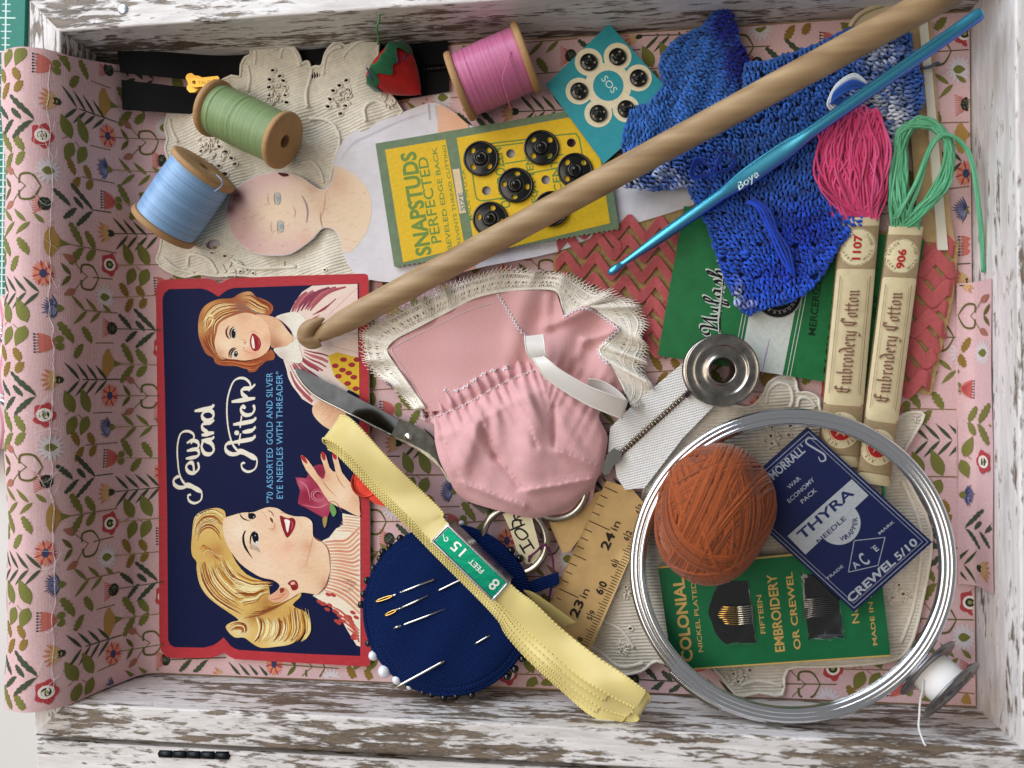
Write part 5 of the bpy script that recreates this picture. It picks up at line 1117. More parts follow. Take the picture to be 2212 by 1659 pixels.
def B_c(u, v):
    c = mixc('#2a5cab', '#1d52c4', max(0, min(1, (v - 330) / 250)))
    c = mixc(c, '#0b2fb0', smooth(u, v, [(1740, 500, 80, 60, .9), (1690, 590, 60, 30, .8), (1530, 360, 40, 30, .5)]))
    w = smooth(u, v, [(1895, 210, 50, 34, 1.15), (1928, 250, 34, 44, 1.1), (1905, 122, 40, 30, .95), (1918, 330, 22, 70, .9), (1590, 640, 12, 26, .75), (1370, 395, 40, 12, .95), (1430, 380, 40, 20, .8), (1470, 398, 20, 10, .8), (1610, 655, 22, 6, .5)])
    return mixc(c, '#d7dbe0', w * (.85 if rnd.random() < .85 else .2))
def B_h(u, v): return 9.2 + 1.6 * math.exp(-((u - 1740) / 140) ** 2 - ((v - 330) / 170) ** 2) + 1.0 * math.sin(u * .030) * math.sin(v * .032) + .9 * math.exp(-((v - 640) / 30) ** 2) - .0 * u
def B_flow(u, v): return math.atan2(.8, .9) + .5 * math.sin(u * .012) + .3 * math.sin(v * .02)
bow = []
for k in range(9):
    e = k * 2.2; bow.append([(1545, 372, 13.5), (1525 - e, 352 - e * .6, 14 + k * .12), (1498 - e * .4, 362 + e * .5, 13.6), (1500, 380 + e * .3, 13), (1545, 374, 13.6)])
    bow.append([(1545, 372, 13.5), (1552 + e * .5, 338 - e * .5, 14 + k * .12), (1580 + e * .5, 330 + e * .8, 13.8), (1582, 358 + e * .3, 13.2), (1546, 374, 13.6)])
strand = [[(1612 + k * 5, 437 - k * 3, 12.8), (1636 + k * 9, 450 + k * 2, 13.6 + .2 * k), (1662 + k * 6, 500, 13.0), (1684 + k * 7, 552 - k * 4, 12.4), (1706 + k * 4, 588 + k * 5, 11.2)] for k in range(4)]
wbow = [[(1872, 180 + k, 14.2), (1845 - k * 2, 160 + k * 5, 15.5), (1808 - k * 2, 182 + k * 6, 15), (1788 + k * 5, 222 - k, 14.2), (1796 + k * 7, 238 - k * 2, 13.4)] for k in range(8)]
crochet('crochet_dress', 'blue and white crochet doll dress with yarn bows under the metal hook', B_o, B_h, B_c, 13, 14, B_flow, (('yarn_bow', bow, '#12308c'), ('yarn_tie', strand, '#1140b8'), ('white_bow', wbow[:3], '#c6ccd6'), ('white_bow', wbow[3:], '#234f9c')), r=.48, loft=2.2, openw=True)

# ---------------------------------------------------------------- crochet hooks
def sweep(mb, pts, prof_, n=18, colf=None, cap=True, upv=Vector((0, 0, 1))):
    """tube with a different oval at every point: (half width, half height) mm"""
    vs = []; fs = []; cs = []; m = len(pts)
    for i, p in enumerate(pts):
        t = (pts[min(i + 1, m - 1)] - pts[max(i - 1, 0)]).normalized(); s = t.cross(upv).normalized(); w = s.cross(t)
        a, b = prof_[i]
        for k in range(n):
            q = 2 * PI * k / n; vs.append(p + s * (math.cos(q) * a / 1000) + w * (math.sin(q) * b / 1000)); cs.append(lin(colf(i, q)) if colf else (1, 1, 1))
    for i in range(m - 1):
        for k in range(n): l = (k + 1) % n; fs.append((i * n + k, i * n + l, (i + 1) * n + l, (i + 1) * n + k))
    if cap: fs.append(tuple(range(n))[::-1]); fs.append(tuple((m - 1) * n + k for k in range(n)))
    mb.add(vs, fs, cs if colf else (1, 1, 1))
wh = thing('wooden_crochet_hook', 'large tan wooden crochet hook lying diagonally across the box', 'crochet hook', P(1300, 360, 5))
a, b = P(684, 727, 9.0), P(2062, -22, 34)
wm = M('hook_wood', '#b59a74', .45, var=1.0, vscale=120, bump=.08, bscale=300, stretch=(.06, 1.8, 1.8), rot=0, col2='#8a6d4c', coat=.05)
for n_ in wm.node_tree.nodes:
    if n_.type == 'MAPPING': n_.inputs['Rotation'].default_value = (0, 0, -math.atan2(b.y - a.y, b.x - a.x))
mb = MB(); ks = [0, .004, .012, .025, .04, .055, .08, .12] + [.12 + .88 * k / 24 for k in range(1, 25)]
rr = [1.9, 2.5, 2.9, 3.2, 3.7, 4.15, 4.35, 4.4] + [4.4] * 24
sweep(mb, [a.lerp(b, k) + Vector((0, 0, -.0006 * max(0, 1 - k / .05))) for k in ks], [(r, r) for r in rr], 28); mb.build('shaft', wm, wh)
mb = MB(); lp = sp([P(690, 733, 8.2), P(674, 737, 9.0), P(661, 727, 9.6), P(664, 713, 10.4), P(676, 701, 11.0), P(690, 693, 11.2), P(700, 688, 11.2)], 5, False); nl = len(lp)
sweep(mb, [Vector(p) for p in lp], [((2.6 + .5 * math.sin(PI * min(1, i / nl * 1.4))) * (1 if i < nl * .45 else max(.18, 1 - ((i / nl - .45) / .55) ** 1.6)), (2.7) * (1 if i < nl * .45 else max(.2, 1 - ((i / nl - .45) / .55) ** 1.8))) for i in range(nl)], 20); mb.build('hook_lip', wm, wh)
ah = thing('metal_crochet_hook', 'slim blue anodised metal crochet hook with a flat thumb grip lettered Boye', 'crochet hook', P(1700, 330, 8))
a, b = P(1313, 592, 8.5), P(2121, 27, 24.5); L = (b - a).length * 1000
ds = [0, .6, 1.6, 3.2, 4.6, 5.2, 6.0, 7.5, 12, 18, 26, 34, 44, 47, 50, 54, 60, 66, 70, 73, 76, 90, 110, 130, L - 1.2, L - .5, L - .1]
ws = [(.25, .25), (.95, .95), (1.35, 1.3), (1.45, 1.3), (1.3, 1.15), (1.0, .75), (.95, .7), (1.0, .95), (1.3, 1.3), (1.75, 1.75), (2.0, 2.0), (2.05, 2.05), (2.05, 2.05), (2.3, 1.75), (2.7, 1.25), (2.95, 1.05), (3.0, 1.0), (2.95, 1.05), (2.7, 1.25), (2.3, 1.75), (2.05, 2.05), (2.05, 2.05), (2.05, 2.05), (2.05, 2.05), (2.05, 2.05), (1.8, 1.8), (1.2, 1.2)]
def anod_reflect(i, q): 
    t = .5 - .5 * math.cos(q)                      # violet reflection painted into the colour along one flank
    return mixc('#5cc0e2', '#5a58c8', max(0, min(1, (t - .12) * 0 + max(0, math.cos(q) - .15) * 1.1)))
mb = MB(); sweep(mb, [a + (b - a) * (x / L) for x in ds], ws, 28, anod_reflect); mb.build('shaft', M('blue_anodised', vcol=True, rough=.32, metal=.9, var=.05, vscale=900), ah)
gax = [(UV(a + (b - a) * (k / 200)), (a + (b - a) * (k / 200)).z * 1000) for k in range(201)]
gd = Dec(F=lambda u, v, z: P(u, v, min(gax, key=lambda q: (q[0][0] - u) ** 2 + (q[0][1] - v) ** 2)[1] + 1.08 + z), lift=.12)
gd.text('Boye', 1597, 411, 23, 36, '#cfe9ee', shear=.2, length=54, bold=.01); gd.build('stamped_letters', M('stamp_silver', vcol=True, rough=.35, metal=.7), ah)

# ---------------------------------------------------------------- embroidery floss skeins
def floss(name, label, quad, h0, bulge, number, col, col2, loops, tails, seed):
    r = random.Random(seed); TL, TR, BR, BL = quad
    cen = (sum(p[0] for p in quad) / 4, sum(p[1] for p in quad) / 4); o = thing(name, label, 'embroidery floss', P(*cen, 1), 'embroidery floss skeins')
    L = math.hypot(TL[0] - BL[0], TL[1] - BL[1]); W = math.hypot(TR[0] - TL[0], TR[1] - TL[1])
    def F(s, t, z=0.0):                            # s up the band 0..L, t across 0..W
        a, b = s / L, t / W
        u = (BL[0] * (1 - a) + TL[0] * a) * (1 - b) + (BR[0] * (1 - a) + TR[0] * a) * b; v = (BL[1] * (1 - a) + TL[1] * a) * (1 - b) + (BR[1] * (1 - a) + TR[1] * a) * b
        e = 2 * b - 1; return P(u, v, h0 + bulge * math.sqrt(max(0, 1 - .92 * e * e)) + .15 * math.sin(s * .07) * math.sin(s * .023 + 1) + z)
    mb = MB(); quadgrid(mb, lambda x, y: F(y * L, .5 * W * (1 - math.cos(PI * x))), 45, 90)
    quadgrid(mb, lambda x, y: F(y * L, x * W) * 1.0 - Vector((0, 0, (bulge * 2 * math.sqrt(max(0, 1 - .92 * (2 * x - 1) ** 2)) + .3) / 1000)), 15, 30)
    bnd = mb.build('paper_band', M('band_paper', '#d3c39c', .55, var=.08, vscale=300, bump=.2, bscale=500), o)
    d = Dec(F=lambda u, v, z: F(v, u, z), lift=.16, dz=.003, step=5)
    # coordinates below: u across (0 left .. W right), v up the band (0 .. L)
    BRN, TAN = '#70503c', '#a08a68'
    def ln(v, w): d.stroke([(0, v), (W, v)], w, BRN)
    ln(L - 10, 1.4); ln(L - 14, 2.0); d.poly([(0, L - 112), (W, L - 112), (W, L - 18), (0, L - 18)], TAN); ln(L - 114, 2.2)
    d.circ(W * .48, L - 64, 40 if W > 80 else 37, '#ddd0a8', n=36); d.circ(W * .48, L - 64, 39 if W > 80 else 36, BRN, (38 if W > 80 else 35), n=36)
    def tx(body, u, v, size, col, bold=0., length=None):   # reading up the band
        v2, f2 = glyphs(body, bold); x0 = min(p[0] for p in v2); x1 = max(p[0] for p in v2); sx = length / (x1 - x0) if length else size
        d.raw([(u - p[1] * size, v + (p[0] - x0) * sx) for p in v2], f2, col)
    def ltx(body, u, v, size, length, col):
        tot = sum(BLK[c][1] if c in BLK else .5 for c in body); sx = length / tot; x = 0.0
        for c in body:
            if c in BLK: nib(d, BLK[c][0], lambda p, q, x=x: (u - q * size, v + (x + p) * sx), (.085, .075), col); x += BLK[c][1]
            else: x += .5
    d.z += .22; tx(number, W * .48 + 8, L - 64 - 27, 24, '#b3262c', .03, 54 if len(number) == 4 else 42)
    def arct(body, a0, a1, rad, size, col):
        for i, ch in enumerate(body):
            if ch == ' ': continue
            a = math.radians(a0 + (a1 - a0) * (i + .5) / len(body)); v2, f2 = glyphs(ch); w = max(p[0] for p in v2)
            ox, oy = W * .48 + rad * math.cos(a), L - 64 + rad * math.sin(a); tx_, ty_ = (-math.sin(a), math.cos(a)) if a1 > a0 else (math.sin(a), -math.cos(a)); nx, ny = (-math.cos(a) * -1, math.sin(a)) if a1 < a0 else (-math.cos(a), -math.sin(a))
            d.raw([(ox + (p[0] - w / 2) * size * tx_ + p[1] * size * nx, oy + (p[0] - w / 2) * size * ty_ + p[1] * size * ny) for p in v2], f2, col)
    arct('FAST COLOR', 255, 105, 26, 9, BRN); arct('WILL BOIL', -60, 60, 34, 9, BRN)
    lo_ = L * .30
    d.stroke([(9, lo_ - 6), (9, L - 126)], 1.0, BRN); d.stroke([(14, lo_), (14, L - 132)], .8, TAN); d.stroke([(W - 9, lo_ - 6), (W - 9, L - 126)], 1.0, BRN); d.stroke([(W - 14, lo_), (W - 14, L - 132)], .8, TAN)
    ltx('Embroidery Cotton', W * .64, lo_ + 10 if W < 80 else lo_ - 4, 19.5, L - 150 - lo_, '#7d5647')
    d.poly([(0, 22), (W, 22), (W, lo_ - 30), (0, lo_ - 30)], TAN); ln(lo_ - 28, 2.0); ln(20, 1.6); ln(15, 1.2)
    cy = 22 + (lo_ - 52) * .5; d.circ(W * .5, cy, 39, '#ddd0a8', n=36); d.circ(W * .5, cy, 26, '#cf6a5a', 24); d.circ(W * .5, cy, 22, '#b3262c', n=28)
    d.poly([(W * .5 + (16 if k % 2 == 0 else 6.5) * math.cos(.3 + k * PI / 5), cy + (16 if k % 2 == 0 else 6.5) * math.sin(.3 + k * PI / 5)) for k in range(10)], '#e4d7b2')
    for body, a0 in (('STAR', 100), ('SIX', 225), ('STRAND', 305)):
        for i, ch in enumerate(body):
            a = math.radians(a0 + i * 16); v2, f2 = glyphs(ch, .02); w = max(p[0] for p in v2); s = 12 if body == 'STAR' else 10
            d.raw([(W * .5 + 28 * math.cos(a) + (p[0] - w / 2) * s * -math.sin(a) + p[1] * s * math.cos(a), cy + 28 * math.sin(a) + (p[0] - w / 2) * s * math.cos(a) + p[1] * s * math.sin(a)) for p in v2], f2, BRN)
    d.build('band_printing', PAPER(), bnd)
    mb = MB(); n = len(loops)
    for i, lp in enumerate(loops):
        for j in range(lp[0]):
            t0, t1 = r.uniform(.08, .92), r.uniform(.08, .92); jt = lambda s: r.uniform(-s, s)
            p0 = Vector(F(L + 2, W * t0)); u0, v0 = TL[0] + (TR[0] - TL[0]) * t0, TL[1] + (TR[1] - TL[1]) * t0; u1 = TL[0] + (TR[0] - TL[0]) * t1
            pts = [(u0, v0 + 14, h0 + .5 + jt(.4))] + [(x + jt(8), y + jt(6), z + jt(1.5)) for x, y, z in lp[1]] + [(u1, v0 + 14, h0 + .5 + jt(.4))]
            cl = mixc(col, col2, r.random()); tube(mb, sp([P(*q) for q in pts], 6, False), .36, 5, col=lin(cl))
    for tl in tails:
        for j in range(tl[0]):
            jt = lambda s: r.uniform(-s, s); tube(mb, sp([P(x + jt(3.5), y + jt(3), z + jt(.6)) for x, y, z in tl[1]], 6, False), .38, 5, col=lin(mixc(col, col2, r.random())))
    mb.build('strands', M('cotton_floss', vcol=True, rough=.5, sheen=.3, var=.08, vscale=3000, bump=.3, bscale=4000), o, kind='stuff')
    return o
pk = []
for k in range(84):
    x = k / 83; q = 1798 + 100 * x
    pk.append((1, [(q - 26 + 10 * math.sin(k), 400, 11 + (k % 4)), (q - 20 + 22 * math.sin(k * 2.3), 330, 12 + (k % 3)), (1800 + 88 * x + 8 * math.sin(k * 1.7), 258 + 14 * math.sin(k * 1.1), 13), (1806 + 82 * x + 12, 252 + 10 * math.sin(k * 2.1), 13.5), (q + 4 + 24 * math.sin(k * 1.9), 320, 13 + (k % 2)), (q + 12 - 6 * math.sin(k), 410, 12)]))
floss('pink_floss', 'pink embroidery floss skein with a cream paper band numbered 1107', [(1818, 470), (1901, 469), (1853, 1010), (1766, 1002)], 8.0, 2.2, '1107', '#d63a6e', '#e85c93', pk, [(5, [(1800, 470, 9), (1785, 420, 11), (1776, 370, 12), (1776, 320, 12.5), (1768, 288, 12)])], 3)
gk = []
for k in range(84):
    x = k / 83
    gk.append((1, [(1925 + 34 * x, 430, 10 + (k % 3)), (1936 + 14 * x + 5 * math.sin(k), 350, 11.5), (1952 + 22 * math.sin(k * .9) * .4, 285, 12.5), (1985 + 20 * x, 264 + 8 * math.sin(k), 13.2), (2030 + 8 * x, 285 + 6 * math.sin(k * 2), 13), (2056 - 10 * x, 330, 12.6), (2046 - 22 * x, 400, 11.5), (1990 - 14 * x, 460, 10.2)]))
floss('green_floss', 'green embroidery floss skein with a cream paper band numbered 906', [(1920, 488), (1995, 490), (1922, 1052), (1850, 1040)], 7.5, 2.2, '906', '#4fa877', '#77c498', gk,
      [(13, [(1960, 470, 11), (1985, 400, 13), (2010, 320, 14), (2040, 290, 14.5), (2075, 305, 14), (2100, 350, 13), (2112, 430, 12), (2120, 510, 10), (2124, 586, 9)]), (6, [(1935, 470, 12), (1975, 400, 14), (2015, 310, 14.5), (2050, 292, 14), (2078, 312, 13)]), (8, [(1905, 1040, 5), (1908, 1065, 4.6), (1906, 1090, 4.2)])], 5)
# ---------------------------------------------------------------- ruler
rl = thing('paper_ruler', 'tan paper ruler with black inch and centimetre marks left of the hoop', 'ruler', P(1270, 1210, 2))
RO = (1201.8, 1269.0); RS_, RT_ = (.417, -.909), (.909, .417)
rf = lambda s, t: (RO[0] + s * RS_[0] + t * RT_[0], RO[1] + s * RS_[1] + t * RT_[1])
RUH = lambda u, v: tilt((1300, 1010, 6.5), (1390, 1055, 6.0), (1230, 1390, 5.5))(u, v) + .5 * math.sin((u + v) * .012)
tan_paper = M('ruler_paper', '#bf9c66', .6, var=.14, vscale=180, bump=.15, bscale=800)
mb = MB(); slab(mb, [rf(-150, 0), rf(255, 2), rf(262, 60), rf(235, 116), rf(-120, 124), rf(-150, 124)], RUH, .35, step=30); mb.build('strip', tan_paper, rl)
mb = MB(); slab(mb, [(1178, 1108), (1200, 1092), (1300, 1060), (1262, 1150), (1232, 1190), (1216, 1196), (1190, 1140)], 4.6, .35, step=40); mb.build('folded_end', tan_paper, rl)
d = Dec(h=RUH, lift=.05, dz=.002); INK = '#1e1812'; AR = 65.4
for k in range(-6, 13):
    s = k * 20.07; l = 50 if k % 8 == 0 else (31 if k % 4 == 0 else 17)
    d.stroke([rf(s, 3 if k % 8 else 4), rf(s, l + 3)], 1.9, INK)
for k in range(-16, 43):
    s = 39.5 + (k - 10) * 6.32; l = 34 if k % 10 == 0 else (20 if k % 5 == 0 else 14)
    if -148 < s < 232: d.stroke([rf(s, 116), rf(s, 116 - l)], 1.5 if k % 10 else 1.8, INK)
for n_, k in (('23', 0), ('24', 8)):
    s = k * 20.07; d.text(n_, *rf(s - 42, 68), 27, AR, INK, length=38, bold=.025); d.text('in', *rf(s + 4, 68), 24, AR, INK, length=20)
for cm in range(57, 64):
    s = 39.5 + (cm - 60) * 63.2; big = cm == 60; z = 23 if big else 17.5
    d.text(str(cm)[0], *rf(s - 3, 99 if not big else 96), z, AR, INK, align='R', bold=.03 if big else .01); d.text(str(cm)[1], *rf(s + 3, 99 if not big else 96), z, AR, INK, bold=.03 if big else .01)
for k in range(26): d.circ(*rf(-146 + k * 4.2, 120), .9, INK, n=6)
d.build('markings', M('ruler_ink', vcol=True, rough=.6), rl)

# ---------------------------------------------------------------- scissors with paper tag
sz = thing('scissors', 'old steel scissors with dark blades half hidden under the pink romper', 'scissors', P(900, 960, 2))
steel = M('old_steel', '#a8a596', .32, 1.0, var=.35, vscale=350, bump=.12, bscale=900); dsteel = M('dark_steel', '#44484d', .16, 1.0, var=.25, vscale=200)
bl = MB(); SB = tilt((640, 800, 6.8), (860, 920, 6.4), (700, 870, 6.2))
slab(bl, sp([(638, 796), (652, 799), (700, 823), (750, 848), (862, 906)], 4, False) + sp([(846, 938), (790, 910), (737, 882), (690, 858), (664, 838), (646, 815), (637, 802)], 4, False), SB, 1.3); blade = bl.build('blade', dsteel, sz, smooth=False)
mb = MB(); tube(mb, sp([P(637, 800, 6.4), P(646, 817, 6.4), P(664, 840, 6.3), P(690, 860, 6.2), P(737, 884, 6.1), P(846, 940, 6.0)], 4, False), .45, 6); mb.build('cutting_edge', M('bright_steel', '#c9cbc8', .2, 1.0), blade)
mb = MB(); slab(mb, sp([(862, 905), (900, 922), (930, 945), (960, 985), (1010, 1050), (1060, 1095)], 3, False) + sp([(1045, 1112), (990, 1062), (940, 992), (900, 965), (845, 939)], 3, False), tilt((860, 920, 6.9), (1050, 1100, 5.6), (900, 960, 6.7)), 1.8, step=24); mb.build('shank', steel, sz, smooth=False)
mb = MB(); slab(mb, sp([(848, 942), (900, 970), (950, 1010), (985, 1050), (1120, 1060), (1180, 1010), (1150, 990), (1000, 1020), (940, 960)], 3), 4.4, 1.5); mb.build('shank', steel, sz, smooth=False)
mb = MB(); lathe(mb, P(883, 944, 6.9), (0, 0, 1), [(0, 1.5), (.35, 1.5), (.55, 1.2), (.6, .05)], 20); mb.build('screw', M('bright_steel', '#c9cbc8', .2, 1.0), sz)
for (u, v, h, rx) in ((1111, 1168, 6.2, 70), (1200, 1052, 6.0, 66)):
    mb = MB(); c = P(u, v, h); R_ = rx * K(h); tube(mb, [c + Vector((math.cos(2 * PI * k / 60) * R_ * 1.0, math.sin(2 * PI * k / 60) * R_ * 1.02, .0004 * math.sin(2 * PI * k / 60))) / 1000 * 1.0 if False else c + Vector((math.cos(2 * PI * k / 60) * R_ / 1000, math.sin(2 * PI * k / 60) * R_ * 1.03 / 1000, 0)) for k in range(60)], 1.35, 12, closed=True, flat=1.15); mb.build('finger_ring', M('ring_steel', '#b5ada0', .25, 1.0, var=.2, vscale=300), sz)
tg = thing('paper_tag', 'cream paper tag with Hope written in black marker on the scissors ring', 'tag', P(1135, 1170, 6))
TGH = tilt((1100, 1125, 8.6), (1150, 1118, 8.6), (1155, 1210, 6.4))
mb = MB(); slab(mb, [(1086, 1110), (1146, 1098), (1150, 1122), (1168, 1192), (1158, 1216), (1136, 1218), (1116, 1188), (1100, 1140)], TGH, .4, holes=[ci(1145, 1203, 4.5, 12)]); mb.build('tag', M('tag_paper', '#ddd2ac', .7, var=.1, vscale=300), tg, smooth=False)
d = Dec(h=TGH, lift=.05)
for s in ([(1122, 1176), (1134, 1196)], [(1140, 1164), (1154, 1186)], [(1128, 1186), (1148, 1174)], [(1118, 1160), (1112, 1148), (1122, 1142), (1134, 1148), (1140, 1158), (1128, 1166), (1118, 1160)], [(1100, 1146), (1134, 1132)], [(1108, 1140), (1108, 1126), (1122, 1124), (1126, 1134)], [(1116, 1118), (1128, 1112), (1124, 1104), (1112, 1108), (1112, 1120), (1128, 1124)]): d.stroke(sp(s, 3, False), 4.2, '#1b1c22', (.8, .8))
d.build('writing', M('marker_ink', vcol=True, rough=.6), tg)
mb = MB(); tube(mb, sp([P(1142, 1214, 6.8), P(1145, 1203, 7.2), P(1160, 1190, 8.4), P(1172, 1177, 9.2), P(1184, 1184, 8.8), P(1194, 1210, 7.6), P(1194, 1250, 6.8), P(1186, 1292, 6.6)], 5, False), .4, 6); mb.build('string', M('purple_thread', '#5c2348', .8), tg)

# ---------------------------------------------------------------- navy pincushion, pins and needles
pc = thing('navy_pincushion', 'round navy ribbed pincushion stuck with needles and ringed by pins', 'pincushion', P(968, 1318, 3))
pcc = (968.0, 1318.0); PRX, PRY = 179.0, 181.0; PCP = tilt((968, 1140, 7.0), (968, 1495, 14.5), (1140, 1318, 10.2))
def PCH(u, v):
    r = math.hypot((u - pcc[0]) / PRX, (v - pcc[1]) / PRY); return PCP(u, v) + 3.2 * math.sqrt(max(0, 1 - r ** 2.6)) - .35 * math.exp(-((r - .93) / .018) ** 2) + .25 * math.sin((u * .05 + v * .03))
navy = M('navy_grosgrain', '#0d2a66', .7, var=.10, vscale=800, spec=.12); add_wave(navy, 400, 1.0, rot=(0, 0, math.radians(90 + 15)), dist=.0006, darken=.35)
mb = MB(); quadgrid(mb, lambda f, r: P(pcc[0] + PRX * r * math.cos(2 * PI * f), pcc[1] + PRY * r * math.sin(2 * PI * f), PCH(pcc[0] + PRX * r * math.cos(2 * PI * f), pcc[1] + PRY * r * math.sin(2 * PI * f))), 110, 60, closed_u=True)
mb.build('cover', navy, pc)
mb = MB(); tube(mb, [P(pcc[0] + (PRX - 1) * math.cos(2 * PI * k / 100), pcc[1] + (PRY - 1) * math.sin(2 * PI * k / 100), PCP(pcc[0] + PRX * math.cos(2 * PI * k / 100), pcc[1] + PRY * math.sin(2 * PI * k / 100)) - .5) for k in range(100)], 1.1, 8, closed=True); mb.build('edging', navy, pc)
mb = MB()
for k in range(130):
    a = 2 * PI * k / 130; b = 2 * PI * (k + .55) / 130; e = .935
    q = lambda t: P(pcc[0] + PRX * e * math.cos(t), pcc[1] + PRY * e * math.sin(t), PCH(pcc[0] + PRX * e * math.cos(t), pcc[1] + PRY * e * math.sin(t)) + .12)
    tube(mb, [q(a), q(b)], .16, 4)
mb.build('stitching', M('navy_stitch', '#142c5e', .8), pc, kind='stuff')
mb = MB(); slab(mb, [(1136, 1262), (1150, 1254), (1206, 1236), (1208, 1262), (1146, 1284)], 8.5, .8); mb.build('strap', navy, pc, smooth=False)
mb = MB(); slab(mb, sp([(968 + (PRX - 4) * math.cos(k * PI / 18), 1318 + (PRY - 4) * math.sin(k * PI / 18)) for k in range(36)], 1), lambda u, v: PCP(u, v) - .8, 4.0); mb.build('backing', M('navy_felt', '#0b1a3c', .9), pc, smooth=False)
bpm, wpm, stl = M('black_bead', '#060607', .08, 0, coat=.5), M('pearl_bead', '#dfe3ea', .15, 0, coat=.6), M('pin_steel', '#c7c5bd', .25, 1.0)
def pin(x, y, r, mat, nm, label, grp):
    u, v = T(1, 2, [(x, y)])[0]; dx, dy = pcc[0] - u, pcc[1] - v; l = math.hypot(dx, dy); h = PCP(u, v) - .6
    o = thing(nm, label, 'pin', P(u, v, h - r), grp)
    mb = MB(); ball(mb, P(u, v, h), r, 14); mb.build('head', mat, o)
    mb = MB(); tube(mb, [P(u + dx / l * 4, v + dy / l * 4, h), P(u + dx / l * 34, v + dy / l * 34, h + .2)], .32, 6); mb.build('shaft', stl, o)
ordn = ('first', 'second', 'third', 'fourth', 'fifth', 'sixth', 'seventh', 'eighth', 'ninth')
for ip, (x, y) in enumerate(((383, 170), (315, 222), (270, 258), (252, 302), (210, 365), (166, 443), (146, 532), (130, 600), (178, 850), (530, 1168), (585, 1182), (665, 1202), (745, 1192), (845, 1187), (1075, 1068), (1125, 1018), (1175, 950), (1222, 860), (1158, 300), (1102, 250))):
    lbp = (ordn[ip] + ' black headed pin from the top along the left rim of the pincushion') if ip < 9 else (ordn[ip - 9] + ' black headed pin from the left along the bottom rim of the pincushion') if ip < 14 else (ordn[ip - 14] + ' black headed pin from the bottom along the right rim of the pincushion') if ip < 18 else ('lower' if ip == 18 else 'upper') + ' of two black headed pins inside the scissors ring'
    pin(x, y, 1.35 if y < 900 or x > 1000 else 1.25, bpm, 'black_pin', lbp, 'black headed pins around the pincushion')
for x, y, r, lb_ in ((208, 930, 1.75, 'white headed pin highest on the lower left rim of the pincushion'), (280, 1030, 2.3, 'largest white headed pin on the lower left rim of the pincushion'), (360, 1085, 1.7, 'white headed pin right of the largest white one on the pincushion'), (442, 1132, 1.05, 'small white headed pin beside the long needle on the pincushion rim'), (778, 72, 1.0, 'small white headed pin at the top of the pincushion')):
    pin(x, y, r, wpm, 'white_pin', lb_, 'white headed pins around the pincushion')
goldn, siln = M('gold_eye', '#c9a45c', .25, 1.0), M('needle_steel', '#d3cfc2', .2, 1.0)
def needle(segs, label, r=.36, eye=None, over=False):
    pts = []; 
    for i, (x, y, up) in enumerate(segs):
        u, v = T(1, 2, [(x, y)])[0]; pts.append(P(u, v, PCH(u, v) + up))
    o = thing('needle', label, 'needle', pts[0], 'needles in the pincushion'); mb = MB(); n = len(pts)
    tube(mb, pts, [r if i < n - 1 else .1 for i in range(n)], 8); mb.build('shaft', siln, o)
    if eye:
        (x0, y0), (x1, y1) = eye; a = [T(1, 2, [(x0 + (x1 - x0) * t, y0 + (y1 - y0) * t)])[0] for t in (0, .25, .75, 1)]; mb = MB(); dx, dy = a[3][0] - a[0][0], a[3][1] - a[0][1]; l = math.hypot(dx, dy); nx, ny = -dy / l * 2.3, dx / l * 2.3
        lp = [a[0]] + [(p[0] + nx, p[1] + ny) for p in a[1:3]] + [a[3]] + [(p[0] - nx, p[1] - ny) for p in a[2:0:-1]]
        tube(mb, sp([P(u, v, PCH(u, v) + .5) for u, v in lp], 3), .26, 6, closed=True); mb.build('eye', goldn, o)
needle([(330, 545, .3), (360, 530, -.6), (395, 517, -.2), (420, 507, .45), (600, 437, .35), (606, 434, -.3)], 'uppermost needle in the left cluster of the navy pincushion', eye=((224, 580), (332, 543)))
needle([(358, 634, .3), (372, 628, -.5), (385, 622, .4), (480, 580, .5), (566, 538, .1)], 'middle needle in the left cluster of the navy pincushion', eye=((284, 670), (358, 635)))
needle([(340, 752, .4), (370, 742, .3), (395, 734, -.6), (428, 721, .2), (550, 676, .5), (672, 628, .1)], 'lowest needle in the left cluster of the navy pincushion')
needle([(622, 512, .0), (640, 504, .45), (760, 446, .5), (815, 420, .4)], 'needle running under the green clasp on the navy pincushion')
needle([(868, 548, .1), (880, 543, .5), (960, 512, .4)], 'short needle below the green clasp on the navy pincushion')
needle([(862, 858, .1), (880, 846, .45), (940, 812, .4), (972, 795, .1)], 'small needle alone at the right of the navy pincushion', r=.3)
needle([(672, 963, .1), (640, 980, .6), (500, 1056, 1.6), (400, 1110, 2.4), (296, 1166, 3.0)], 'long needle crossing the lower rim of the navy pincushion', r=.42)

